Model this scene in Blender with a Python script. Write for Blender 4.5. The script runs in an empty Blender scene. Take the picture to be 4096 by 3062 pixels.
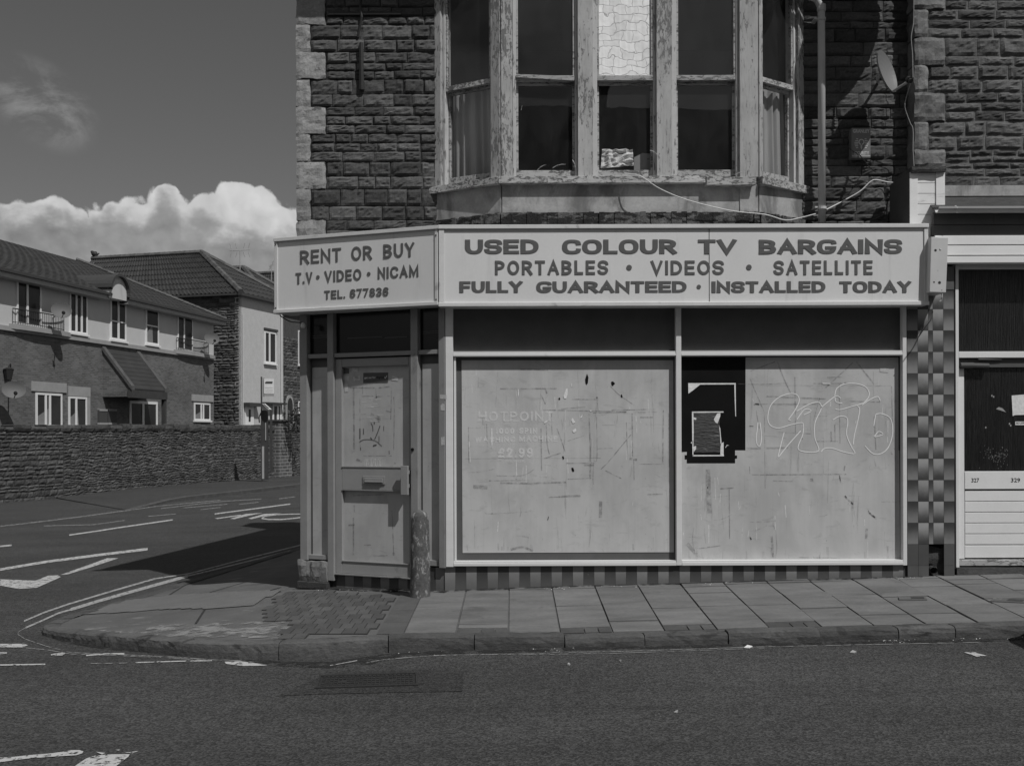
import bpy, bmesh, math, random
from mathutils import Vector, Matrix, noise
C = bpy.context.scene.collection
S = bpy.context.scene
R = math.radians
PI = math.pi
random.seed(7)

# ---------------------------------------------------------------- camera, sky, sun, exposure
FL, CX, HY, ZC, ROLL = 4200.0, 2048.0, 1725.0, 1.5, 0.003     # photograph's pixels: focal length, centre, horizon
cd = bpy.data.cameras.new('camera')
cam = bpy.data.objects.new('camera', cd)
C.objects.link(cam)
cam.location = (0, 0, ZC)
cam.rotation_euler = (PI/2, ROLL, 0)
cd.sensor_width = 36
cd.lens = FL/4096*36
cd.shift_y = (HY-1531)/4096
cd.clip_start, cd.clip_end = 0.1, 2000
S.camera = cam
SUN = Vector((.79, -1.0, 1.76)).normalized()                   # towards the sun
EL = math.asin(SUN.z)
AZ = math.atan2(SUN.x, SUN.y)                                  # from +Y towards +X
sl = bpy.data.lights.new('sun', 'SUN')
sl.energy, sl.angle, sl.color = 3.35, R(0.53), (1.0, .995, .985)
so = bpy.data.objects.new('sun', sl)
C.objects.link(so)
so.rotation_euler = (-SUN).to_track_quat('-Z', 'Y').to_euler()
S.view_settings.view_transform = 'Standard'
S.view_settings.look = 'None'
S.view_settings.exposure = 0
S.view_settings.gamma = 1

W = bpy.data.worlds.new('World')
S.world = W
W.use_nodes = True
nt = W.node_tree
nt.nodes.clear()

class NT:
    """small helper to write node trees as expressions"""
    def __init__(s, t): s.t = t
    def n(s, typ, **kw):
        x = s.t.nodes.new(typ)
        for k, v in kw.items(): setattr(x, k, v)
        return x
    def put(s, sock, v):
        if isinstance(v, bpy.types.NodeSocket): s.t.links.new(v, sock)
        elif v is not None: sock.default_value = v
    def m(s, op, a, b=None, c=None, clamp=False):
        x = s.n('ShaderNodeMath', operation=op, use_clamp=clamp)
        s.put(x.inputs[0], a); s.put(x.inputs[1], b); s.put(x.inputs[2], c)
        return x.outputs[0]
    def step(s, lo, hi, v, a=0.0, b=1.0, kind='SMOOTHSTEP'):
        x = s.n('ShaderNodeMapRange', interpolation_type=kind)
        s.put(x.inputs[0], v); s.put(x.inputs[1], lo); s.put(x.inputs[2], hi); s.put(x.inputs[3], a); s.put(x.inputs[4], b)
        return x.outputs[0]
    def mix(s, f, a, b):
        x = s.n('ShaderNodeMix', data_type='FLOAT')
        s.put(x.inputs[0], f); s.put(x.inputs[2], a); s.put(x.inputs[3], b)
        return x.outputs[0]
    def noise(s, vec, scale, detail=4, rough=.55, dist=0):
        x = s.n('ShaderNodeTexNoise')
        s.put(x.inputs['Vector'], vec); x.inputs['Scale'].default_value = scale
        x.inputs['Detail'].default_value = detail; x.inputs['Roughness'].default_value = rough; x.inputs['Distortion'].default_value = dist
        return x.outputs[0]
    def vor(s, vec, scale, feature='F1', out='Distance', rnd=1.0, smooth=None, detail=0):
        x = s.n('ShaderNodeTexVoronoi', feature=feature)
        s.put(x.inputs['Vector'], vec); x.inputs['Scale'].default_value = scale; x.inputs['Randomness'].default_value = rnd
        x.inputs['Detail'].default_value = detail
        if smooth is not None and feature == 'SMOOTH_F1': x.inputs['Smoothness'].default_value = smooth
        return x.outputs[out]
    def map(s, vec, scale=(1, 1, 1), loc=(0, 0, 0), rot=(0, 0, 0)):
        x = s.n('ShaderNodeMapping')
        s.put(x.inputs[0], vec); x.inputs[1].default_value = loc; x.inputs[2].default_value = rot; x.inputs[3].default_value = scale
        return x.outputs[0]
    def grey(s, v):
        x = s.n('ShaderNodeCombineColor')
        for i in range(3): s.put(x.inputs[i], v)
        return x.outputs[0]

w = NT(nt)
SKY_S = 0.10
sky = w.n('ShaderNodeTexSky', sky_type='NISHITA')
sky.sun_disc = False
sky.sun_elevation, sky.sun_rotation = EL, AZ
sky.altitude, sky.air_density, sky.dust_density, sky.ozone_density = 50, 1.0, 0.6, 1.5
bw = w.n('ShaderNodeRGBToBW')
nt.links.new(sky.outputs[0], bw.inputs[0])
skyv = w.m('MULTIPLY', bw.outputs[0], 0.41)                    # seen through a red filter, in black and white
tc = w.n('ShaderNodeTexCoord')
D = tc.outputs['Generated']
sx = w.n('ShaderNodeSeparateXYZ'); nt.links.new(D, sx.inputs[0])
dx, dy, dz = sx.outputs
yy = w.m('MAXIMUM', dy, .08)
p = w.m('DIVIDE', dx, yy)
q = w.m('DIVIDE', dz, yy)
# the cumulus bank along the horizon: its outline over the bearing
fc = w.n('ShaderNodeFloatCurve')
prof = [(-900, 800), (-500, 700), (-200, 740), (0, 775), (60, 752), (180, 745), (265, 752), (330, 800), (420, 778), (500, 782), (560, 770), (610, 725), (660, 695), (705, 712), (732, 762), (790, 738), (860, 716), (980, 718), (1080, 742), (1200, 790), (1600, 760), (2100, 820)]
tp = lambda u: ((u-CX)/FL + .75)/.8
cv = fc.mapping.curves[0]
for i, (u, v) in enumerate(prof):
    xy = (tp(u), (HY-v)/FL/.3)
    if i == 0: cv.points[0].location = xy
    elif i == 1: cv.points[1].location = xy
    else: cv.points.new(*xy)
fc.mapping.update()
tpn = w.m('DIVIDE', w.m('ADD', p, .75), .8, clamp=True)
nt.links.new(tpn, fc.inputs[1])
top = w.m('MULTIPLY', fc.outputs[0], .3)
def puffs(off):
    v = w.map(D, loc=off)
    bil = lambda sc, seed: w.m('ABSOLUTE', w.m('SUBTRACT', w.m('MULTIPLY', w.noise(w.map(v, loc=(seed, seed, 0)), sc, 1, .5), 2), 1))
    a = w.m('MULTIPLY', w.m('SUBTRACT', bil(20, 1), .25), .034)
    b = w.m('MULTIPLY', w.m('SUBTRACT', bil(48, 4), .25), .018)
    c = w.m('MULTIPLY', w.m('SUBTRACT', w.noise(v, 60, 6, .65), .5), .014)
    return w.m('ADD', w.m('ADD', a, b), c)
h0 = puffs((0, 0, 0))
h1 = puffs((-.006, 0, -.008))                                  # a little towards the sun: gives the billows a lit side
dep = w.m('SUBTRACT', w.m('ADD', top, h0), q)
mask = w.step(-.0005, .0045, dep)
lit = w.m('MULTIPLY', w.m('SUBTRACT', h0, h1), 7.0)
big = w.noise(w.map(D, scale=(1, 1, 1.6)), 9, 5, .6)
big2 = w.noise(w.map(D, scale=(1, 1, 1.3), loc=(3, 1, 2)), 24, 6, .6)
bright_side = w.step(-.42, -.27, p, -.010, .015)
thr = w.m('ADD', w.m('MULTIPLY', w.m('SUBTRACT', big, .5), .10), w.m('MULTIPLY', w.m('SUBTRACT', big2, .5), .05))
shade = w.step(.006, .036, w.m('SUBTRACT', w.m('ADD', dep, thr), bright_side))
low = w.step(.03, .16, q)
body = w.mix(shade, .58, w.m('ADD', .165, w.m('MULTIPLY', big2, .20)))
body = w.m('ADD', body, w.m('MULTIPLY', lit, w.mix(shade, 1.0, .6)))
front = w.step(.25, .45, dy)
bankm = w.m('MULTIPLY', mask, front)
# a thin wisp higher up on the left
wn = w.noise(w.map(D, scale=(1, 1, 1.7)), 17, 9, .66, .4)
du_ = w.m('DIVIDE', w.m('SUBTRACT', p, (165-CX)/FL), .030)
dv_ = w.m('DIVIDE', w.m('SUBTRACT', q, (HY-405)/FL), .026)
rr = w.m('ADD', w.m('ADD', w.m('MULTIPLY', du_, du_), w.m('MULTIPLY', dv_, dv_)), w.m('MULTIPLY', w.m('MULTIPLY', du_, dv_), .9))
wisp = w.m('MULTIPLY', w.m('MULTIPLY', w.step(3.4, 0, rr), w.step(.40, .70, wn)), w.step(.5, .8, dy))
# cloud added over the unseen rest of the sky to raise the fill light
gn = w.noise(w.map(D, scale=(1, 1, 1.8)), 2.4, 8, .58, .3)
rest = w.m('MULTIPLY', w.step(.45, .62, gn), w.step(.80, .55, dy))
rest = w.m('MULTIPLY', rest, w.step(-.02, .08, dz))
val = w.m('MULTIPLY', skyv, SKY_S)
val = w.mix(w.m('MULTIPLY', rest, .9), val, .56)
val = w.mix(w.m('MULTIPLY', wisp, .55), val, .36)
val = w.mix(bankm, val, w.m('MAXIMUM', body, .12))
bg = w.n('ShaderNodeBackground')
nt.links.new(w.grey(w.m('DIVIDE', val, SKY_S)), bg.inputs[0])
bg.inputs[1].default_value = SKY_S
wo = w.n('ShaderNodeOutputWorld')
nt.links.new(bg.outputs[0], wo.inputs[0])

# ---------------------------------------------------------------- from the photograph's pixels to points in the place
def ray(u, v):
    du, dv = u-CX, v-HY
    return (du-ROLL*dv)/FL, -(dv+ROLL*du)/FL
def P(u, v, Y):
    x, z = ray(u, v)
    return Vector((x*Y, Y, ZC+z*Y))
def XU(u, Y): return (u-CX)/FL*Y
def ZV(v, Y, u=CX): return ZC + ray(u, v)[1]*Y
def lerp(a, b, t): return a+(b-a)*t
def pw(pts, x):
    if x <= pts[0][0]: return pts[0][1] + (x-pts[0][0])*(pts[1][1]-pts[0][1])/(pts[1][0]-pts[0][0])
    for (a, b), (c, d) in zip(pts, pts[1:]):
        if x <= c: return b+(d-b)*(x-a)/(c-a)
    (a, b), (c, d) = pts[-2:]
    return d+(x-c)*(d-b)/(c-a)
def G(X, Y):                                                   # the road: rises to the right, the side street falls away
    X = max(-70, min(70, X))
    return -.158+.022*(X-.4)-.010*(max(8, min(75, Y))-8)
def ground(u, v):
    x, z = ray(u, v)
    Y = 10.0
    for _ in range(40): Y = lerp(Y, (G(x*Y, Y)-ZC)/z, .7)
    return Vector((x*Y, Y, G(x*Y, Y)))
ZF = [(-4.1, -.19), (-3.35, -.148), (-2.6, -.11), (-1.78, -.067), (.4, -.072), (3.4, -.005), (9, .12)]
ZB = [(-4.1, -.215), (-2.16, -.069), (0, .01), (3.77, .105), (9, .235)]
def PV(X, Y):                                                  # the pavement in front of the shop, dropped to the road at the crossing
    t = max(0.0, min(1.0, (Y-8.15)/1.85))
    z = lerp(pw(ZF, X), pw(ZB, X), t) - .012*max(0, Y-10.7)
    if Y > 9.3:
        d = X-(-4.17+.143*(Y-9.9))
        f = max(0.0, min(1.0, 1-d/1.1))*min(1.0, (Y-9.3)/1.1)
        g = G(X, Y)+.03
        z = lerp(z, min(max(z, g), g), f)
    return z
def pave(u, v):
    x, z = ray(u, v)
    Y = 9.0
    for _ in range(40): Y = lerp(Y, (PV(x*Y, Y)-ZC)/z, .7)
    return Vector((x*Y, Y, PV(x*Y, Y)))
class Fac:
    """a vertical facade: local x along it (to the right), y into the building, z up"""
    def __init__(s, p0, p1):
        s.o = Vector((p0[0], p0[1], 0)); d = Vector((p1[0]-p0[0], p1[1]-p0[1], 0)); s.L = d.length; s.d = d/s.L
        s.n = Vector((-s.d.y, s.d.x, 0))
        s.M = Matrix(((s.d.x, s.n.x, 0, s.o.x), (s.d.y, s.n.y, 0, s.o.y), (0, 0, 1, 0), (0, 0, 0, 1)))
    def px(s, u, v, y=0.0):
        rx, rz = ray(u, v)
        o = s.o+s.n*y
        det = rx*(-s.d.y)+s.d.x
        t = (o.x*(-s.d.y)+s.d.x*o.y)/det
        k = ((rx*t-o.x)*s.d.x+(t-o.y)*s.d.y)
        return k, ZC+rz*t
    def at(s, x, y, z): return s.M @ Vector((x, y, z))
FRONT = Fac((0, 10.0), (1, 10.0))
UPPER = Fac((0, 10.66), (1, 10.66))
CHAM = Fac((-2.16, 10.66), (-.65, 10.0))
HS = 42/34.
HOUSE = Fac((-16.58*HS, 42), (-16.58*HS+.183, 43))

# ---------------------------------------------------------------- meshes
class MB:
    def __init__(s, M=None): s.v, s.f, s.m, s.t, s.M = [], [], [], [], M
    def add(s, vs, fs, mi=0, t=.5):
        b = len(s.v)
        s.v += [s.M @ Vector(x) if s.M else Vector(x) for x in vs]
        for f in fs: s.f.append([b+i for i in f]); s.m.append(mi); s.t.append(t)
        return s
    def quad(s, a, b, c, d, mi=0, t=.5): return s.add([a, b, c, d], [(0, 1, 2, 3)], mi, t)
    def poly(s, pts, mi=0, t=.5): return s.add(pts, [tuple(range(len(pts)))], mi, t)
    def box(s, x0, x1, y0, y1, z0, z1, mi=0, t=.5):
        v = [(x, y, z) for z in (z0, z1) for y in (y0, y1) for x in (x0, x1)]
        return s.add(v, [(0, 2, 3, 1), (4, 5, 7, 6), (0, 1, 5, 4), (1, 3, 7, 5), (3, 2, 6, 7), (2, 0, 4, 6)], mi, t)
    def prism(s, pts, y0, y1, mi=0, t=.5):
        """polygon in x,z (seen from the front, counter-clockwise) pushed from y0 back to y1"""
        n = len(pts)
        v = [(x, y0, z) for x, z in pts]+[(x, y1, z) for x, z in pts]
        return s.add(v, [tuple(range(n)), tuple(reversed(range(n, 2*n)))]+[((i+1) % n, i, n+i, n+(i+1) % n) for i in range(n)], mi, t)
    def slab(s, pts, z0, z1, mi=0, t=.5):
        """plan polygon (x,y), counter-clockwise from above"""
        n = len(pts)
        v = [(x, y, z1) for x, y in pts]+[(x, y, z0) for x, y in pts]
        return s.add(v, [tuple(range(n)), tuple(reversed(range(n, 2*n)))]+[((i+1) % n, i, n+i, n+(i+1) % n) for i in range(n)], mi, t)
    def tube(s, pts, r, n=8, mi=0, t=.5, cap=True):
        pts = [Vector(x) for x in pts]; k = len(pts); vs, fs = [], []
        up = Vector((0, 0, 1))
        for i, a in enumerate(pts):
            d = (pts[min(i+1, k-1)]-pts[max(i-1, 0)]).normalized()
            e = d.cross(up if abs(d.z) < .95 else Vector((1, 0, 0))).normalized(); g = e.cross(d)
            rr = r[i] if isinstance(r, (list, tuple)) else r
            for j in range(n):
                an = 2*PI*j/n; vs.append(a+e*math.cos(an)*rr+g*math.sin(an)*rr)
        for i in range(k-1):
            for j in range(n):
                fs.append((i*n+j, i*n+(j+1) % n, (i+1)*n+(j+1) % n, (i+1)*n+j))
        if cap: fs += [tuple(reversed(range(n))), tuple(range((k-1)*n, k*n))]
        return s.add(vs, fs, mi, t)
    def lathe(s, prof, c, n=20, axis=None, mi=0, t=.5):
        """(radius, height) profile turned about an axis through c"""
        a = Vector(axis or (0, 0, 1)).normalized()
        e = a.cross(Vector((0, 0, 1)) if abs(a.z) < .9 else Vector((1, 0, 0))).normalized(); g = a.cross(e)
        c = Vector(c); k = len(prof); vs, fs = [], []
        for r_, h in prof:
            for j in range(n):
                an = 2*PI*j/n; vs.append(c+a*h+(e*math.cos(an)+g*math.sin(an))*r_)
        for i in range(k-1):
            for j in range(n): fs.append((i*n+j, i*n+(j+1) % n, (i+1)*n+(j+1) % n, (i+1)*n+j))
        return s.add(vs, fs, mi, t)
    def build(s, name, mats, parent=None, smooth=False, bevel=0.0, weld=False):
        me = bpy.data.meshes.new(name)
        me.from_pydata([tuple(x) for x in s.v], [], s.f)
        mats = mats if isinstance(mats, (list, tuple)) else [mats]
        for x in mats: me.materials.append(x)
        me.polygons.foreach_set('material_index', s.m)
        at = me.attributes.new('tint', 'FLOAT', 'FACE'); at.data.foreach_set('value', s.t)
        if smooth: me.polygons.foreach_set('use_smooth', [True]*len(s.f))
        me.update()
        o = bpy.data.objects.new(name, me)
        C.objects.link(o)
        if parent is not None:
            o.parent = parent
            q_ = parent
            o.matrix_parent_inverse = Matrix.Translation(-Vector(base_of(parent)))
        if bevel:
            b = o.modifiers.new('bevel', 'BEVEL'); b.width = bevel; b.segments = 2; b.limit_method = 'ANGLE'; b.angle_limit = R(40)
        return o
BASE = {}
def base_of(o):
    return BASE.get(o.name, (0, 0, 0))
def thing(name, label, cat, loc=(0, 0, 0), group=None):
    o = bpy.data.objects.new(name, None); C.objects.link(o)
    o.location = loc; o.empty_display_size = .2
    BASE[o.name] = tuple(loc)
    return tag(o, label, cat, group)
def tag(o, label, cat, group=None):
    o['label'] = label; o['category'] = cat
    if group: o['group'] = group
    return o
def struct(o): o['kind'] = 'structure'; return o
def lab(o, t): o['label'] = t; return o
def strip(mb, pts, wd, z=.004, surf=G, mi=0):
    """a painted line of width wd (m, or one per point) along plan points"""
    n = len(pts)
    L, Rr = [], []
    for i in range(n):
        a, b = Vector(pts[max(i-1, 0)]), Vector(pts[min(i+1, n-1)])
        d = (b-a).normalized(); k = Vector((-d.y, d.x))
        ww = wd[i] if isinstance(wd, (list, tuple)) else wd
        c = Vector(pts[i])
        L.append(c+k*ww/2); Rr.append(c-k*ww/2)
    for i in range(n-1):
        q4 = [Rr[i], Rr[i+1], L[i+1], L[i]]
        mb.quad(*[(x.x, x.y, surf(x.x, x.y)+z) for x in q4], mi=mi, t=random.random())
def dense(pts, n=8):
    out = []
    for a, b in zip(pts, pts[1:]):
        for i in range(n): out.append(tuple(lerp(x, y, i/n) for x, y in zip(a, b)))
    return out+[tuple(pts[-1])]
def smoothline(pts, n=8):
    """Catmull-Rom through points of any dimension"""
    out = []; k = len(pts)
    for i in range(k-1):
        p0, p1, p2, p3 = pts[max(i-1, 0)], pts[i], pts[i+1], pts[min(i+2, k-1)]
        for j in range(n):
            t = j/n
            out.append(tuple(.5*((2*b)+(c-a)*t+(2*a-5*b+4*c-d)*t*t+(-a+3*b-3*c+d)*t**3) for a, b, c, d in zip(p0, p1, p2, p3)))
    return out+[tuple(pts[-1])]

# ---------------------------------------------------------------- materials (all greys: the place as black-and-white film saw it)
def mat(name, col, rough=.8, var=.15, scale=6., fine=.0, fscale=90., bump=0., bscale=None, stretch=(1, 1, 1), tint=0., spec=.3,
        stain=None, metal=0., coat=0., bdist=.02, coords='Object'):
    m = bpy.data.materials.new(name); m.use_nodes = True
    t = m.node_tree; a = NT(t); b = t.nodes['Principled BSDF']
    tcn = a.n('ShaderNodeTexCoord').outputs[coords]
    v = a.map(tcn, scale=stretch)
    n1 = a.noise(v, scale, 6, .6, .2)
    val = a.step(.25, .75, n1, col*(1-var), col*(1+var), 'LINEAR')
    if fine:
        n2 = a.noise(v, fscale, 3, .6)
        val = a.m('MULTIPLY', val, a.step(.25, .75, n2, 1-fine, 1+fine, 'LINEAR'))
    if tint:
        at = a.n('ShaderNodeAttribute', attribute_name='tint')
        val = a.m('MULTIPLY', val, a.step(0, 1, at.outputs['Fac'], 1-tint, 1+tint, 'LINEAR'))
    if stain:                                                   # (colour, scale, stretch, threshold, softness)
        sc, ss, sst, th, sf = stain
        n3 = a.noise(a.map(tcn, scale=sst, loc=(3.1, 1.7, 5.3)), ss, 7, .62, .4)
        val = a.mix(a.step(th, th+sf, n3), val, sc)
    t.links.new(a.grey(val), b.inputs['Base Color'])
    b.inputs['Roughness'].default_value = rough
    b.inputs['Specular IOR Level'].default_value = spec
    b.inputs['Metallic'].default_value = metal
    if coat: b.inputs['Coat Weight'].default_value = coat; b.inputs['Coat Roughness'].default_value = .04
    if bump:
        bn = a.n('ShaderNodeBump'); bn.inputs['Strength'].default_value = bump; bn.inputs['Distance'].default_value = bdist
        t.links.new(a.noise(v, bscale or fscale, 5, .65), bn.inputs['Height'])
        t.links.new(bn.outputs[0], b.inputs['Normal'])
    return m
def worn(name, col, lo=.42, hi=.5, scale=14, stretch=(1, 1, 1), rough=.8, amt=1.0, tint=0., alpha0=0.0):
    """paint or grime worn through in patches: what is under it shows through"""
    m = bpy.data.materials.new(name); m.use_nodes = True
    t = m.node_tree; a = NT(t); b = t.nodes['Principled BSDF']
    v = a.map(a.n('ShaderNodeTexCoord').outputs['Object'], scale=stretch)
    n = a.noise(v, scale, 7, .65, .3)
    al = a.step(lo, hi, n, alpha0, amt)
    n2 = a.noise(v, scale*3, 4, .6)
    t.links.new(a.grey(a.step(.2, .8, n2, col*.8, col*1.15, 'LINEAR')), b.inputs['Base Color'])
    b.inputs['Roughness'].default_value = rough; b.inputs['Specular IOR Level'].default_value = .2
    t.links.new(al, b.inputs['Alpha'])
    return m
def glassmat(name, dark=.0, ior=1.5, tr=.9, rough=.0, wav=0.):
    m = bpy.data.materials.new(name); m.use_nodes = True
    t = m.node_tree; t.nodes.clear(); a = NT(t)
    f = a.n('ShaderNodeFresnel'); ge = a.n('ShaderNodeNewGeometry'); t.links.new(a.mix(ge.outputs['Backfacing'], ior, 1/ior), f.inputs[0])
    tb = a.n('ShaderNodeBsdfTransparent'); tb.inputs[0].default_value = (tr, tr, tr, 1)
    g = a.n('ShaderNodeBsdfGlossy'); g.inputs['Roughness'].default_value = rough; g.inputs['Color'].default_value = (.9, .9, .9, 1)
    if wav:
        bn = a.n('ShaderNodeBump'); bn.inputs['Strength'].default_value = wav; bn.inputs['Distance'].default_value = .02
        t.links.new(a.noise(a.n('ShaderNodeTexCoord').outputs['Object'], 3, 2, .5), bn.inputs['Height'])
        t.links.new(bn.outputs[0], g.inputs['Normal'])
    mx = a.n('ShaderNodeMixShader')
    t.links.new(f.outputs[0], mx.inputs[0]); t.links.new(tb.outputs[0], mx.inputs[1]); t.links.new(g.outputs[0], mx.inputs[2])
    d = a.n('ShaderNodeBsdfDiffuse'); d.inputs[0].default_value = (.34, .34, .34, 1)
    dn = a.noise(a.map(a.n('ShaderNodeTexCoord').outputs['Object'], scale=(1, 1, .5)), 5, 6, .65, .5)
    m2 = a.n('ShaderNodeMixShader'); t.links.new(a.step(.25, .8, dn, .022, .060), m2.inputs[0]); t.links.new(mx.outputs[0], m2.inputs[1]); t.links.new(d.outputs[0], m2.inputs[2])
    o = a.n('ShaderNodeOutputMaterial'); t.links.new(m2.outputs[0], o.inputs[0])
    return m

def wash_mat(name, c):
    """whitewash brushed on the inside of a pane: brush strokes, runs, thin patches, rubbed spots, grime; the glass lies over it"""
    m = bpy.data.materials.new(name); m.use_nodes = True
    t = m.node_tree; a = NT(t); b = t.nodes['Principled BSDF']
    o = a.n('ShaderNodeTexCoord').outputs['Object']
    brush = a.noise(a.map(o, scale=(9, 9, .55)), 3.0, 6, .62, .3)
    runs = a.noise(a.map(o, scale=(26, 26, .5), loc=(3, 1, 7)), 1.6, 4, .6)
    cloud = a.noise(a.map(o, scale=(1.2, 1.2, .8), loc=(1, 4, 2)), 2.1, 5, .6, .5)
    rub = a.noise(a.map(o, scale=(1, 1, 2.6), loc=(7, 3, 1)), 7, 6, .65, .6)
    speck = a.noise(a.map(o, scale=(1, 1, .6)), 60, 3, .5)
    val = a.m('MULTIPLY', a.step(.3, .7, brush, c*.965, c*1.03, 'LINEAR'), a.step(.35, .68, cloud, 1.08, .88))
    val = a.m('MULTIPLY', val, a.step(.60, .76, runs, 1.0, .90))
    val = a.m('MULTIPLY', val, a.step(.56, .70, rub, 1.0, .86))
    val = a.m('MULTIPLY', val, a.step(.70, .78, speck, 1.0, .72))
    t.links.new(a.grey(val), b.inputs['Base Color'])
    b.inputs['Roughness'].default_value = .6; b.inputs['Specular IOR Level'].default_value = .2
    b.inputs['Coat Weight'].default_value = .8; b.inputs['Coat Roughness'].default_value = .03
    return m
def peel_mat(name, c, st=(1, 1, 1), dark=.16, cover=.5):
    """weathered gloss paint on timber: hairline cracks along the grain, small lost flakes, grey grime"""
    m = bpy.data.materials.new(name); m.use_nodes = True
    t = m.node_tree; a = NT(t); b = t.nodes['Principled BSDF']
    o = a.map(a.n('ShaderNodeTexCoord').outputs['Object'], scale=st)
    at = a.n('ShaderNodeAttribute', attribute_name='tint')
    crack = a.noise(a.map(o, scale=(34, 34, 2.2)), 2.2, 5, .7, .4)
    flake = a.noise(a.map(o, scale=(8, 8, 2.4), loc=(5, 2, 1)), 5.5, 7, .72, .5)
    where = a.noise(a.map(o, scale=(1.5, 1.5, .7), loc=(2, 8, 4)), 2.2, 3, .5)
    grime = a.noise(a.map(o, scale=(2, 2, .8), loc=(1, 1, 9)), 3, 5, .6)
    val = a.step(.3, .72, grime, c*1.12, c*.74, 'LINEAR')
    val = a.m('MULTIPLY', val, a.step(0, 1, at.outputs['Fac'], .88, 1.1, 'LINEAR'))
    val = a.m('MULTIPLY', val, a.step(.55, .68, crack, 1.0, .55))
    f = a.m('ADD', flake, a.m('MULTIPLY', a.m('SUBTRACT', where, .5), .45))
    k = a.step(cover+.045, cover+.085, f)
    val = a.mix(k, val, a.step(.3, .7, crack, dark*1.25, dark*.8, 'LINEAR'))
    t.links.new(a.grey(val), b.inputs['Base Color'])
    b.inputs['Roughness'].default_value = .75; b.inputs['Specular IOR Level'].default_value = .2
    bn = a.n('ShaderNodeBump'); bn.inputs['Strength'].default_value = .6; bn.inputs['Distance'].default_value = .006
    t.links.new(a.m('SUBTRACT', a.m('MULTIPLY', crack, .6), k), bn.inputs['Height']); t.links.new(bn.outputs[0], b.inputs['Normal'])
    return m
def asphalt_mat(name, c=.064):
    m = bpy.data.materials.new(name); m.use_nodes = True
    t = m.node_tree; a = NT(t); b = t.nodes['Principled BSDF']
    o = a.n('ShaderNodeTexCoord').outputs['Object']
    big = a.noise(a.map(o, scale=(.5, 1, 1)), .8, 5, .6)
    st = a.vor(o, 85, 'F1', 'Color')
    sp = a.n('ShaderNodeSeparateColor'); t.links.new(st, sp.inputs[0])
    chip = a.step(.15, 1.0, sp.outputs[0], .55, 1.55, 'LINEAR')
    mid = a.noise(a.map(o, scale=(.8, 1, 1)), 14, 5, .7)
    val = a.m('MULTIPLY', a.step(.3, .7, big, c*.80, c*1.20, 'LINEAR'), chip)
    val = a.m('MULTIPLY', val, a.step(.3, .7, mid, .8, 1.2, 'LINEAR'))
    tyre = a.noise(a.map(o, scale=(.25, 3, 1)), 1.3, 3, .5)
    val = a.m('MULTIPLY', val, a.step(.45, .75, tyre, 1.0, .88))
    t.links.new(a.grey(val), b.inputs['Base Color'])
    b.inputs['Roughness'].default_value = .85; b.inputs['Specular IOR Level'].default_value = .25
    bn = a.n('ShaderNodeBump'); bn.inputs['Strength'].default_value = .55; bn.inputs['Distance'].default_value = .008
    t.links.new(a.m('ADD', a.vor(o, 85, 'F1'), a.m('MULTIPLY', a.noise(o, 30, 5, .7), 1.5)), bn.inputs['Height'])
    t.links.new(bn.outputs[0], b.inputs['Normal'])
    return m
def tile_mat(name, lo, hi, flip, up=(0, 0, 1), rot=0):
    """glazed tile, its glaze shaded from one end of each tile to the other"""
    m = bpy.data.materials.new(name); m.use_nodes = True
    t = m.node_tree; a = NT(t); b = t.nodes['Principled BSDF']
    at = a.n('ShaderNodeAttribute', attribute_name='tint')
    uv = a.n('ShaderNodeUVMap'); uv.uv_map = 'tile'
    s_ = a.n('ShaderNodeSeparateXYZ'); t.links.new(uv.outputs[0], s_.inputs[0])
    o = a.n('ShaderNodeTexCoord').outputs['Object']
    n = a.noise(o, 12, 5, .6)
    g = a.m('ADD', s_.outputs[1], a.m('MULTIPLY', a.m('SUBTRACT', n, .5), .35))
    val = a.step(.05, .95, g, hi if flip else lo, lo if flip else hi)
    val = a.m('MULTIPLY', val, a.step(0, 1, at.outputs['Fac'], .85, 1.15, 'LINEAR'))
    chip = a.noise(o, 55, 6, .6)
    val = a.mix(a.step(.72, .74, chip), val, .26)
    t.links.new(a.grey(val), b.inputs['Base Color'])
    b.inputs['Roughness'].default_value = .28; b.inputs['Specular IOR Level'].default_value = .4
    bn = a.n('ShaderNodeBump'); bn.inputs['Strength'].default_value = .15; bn.inputs['Distance'].default_value = .01
    t.links.new(a.noise(o, 20, 3, .5), bn.inputs['Height']); t.links.new(bn.outputs[0], b.inputs['Normal'])
    return m
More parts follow.
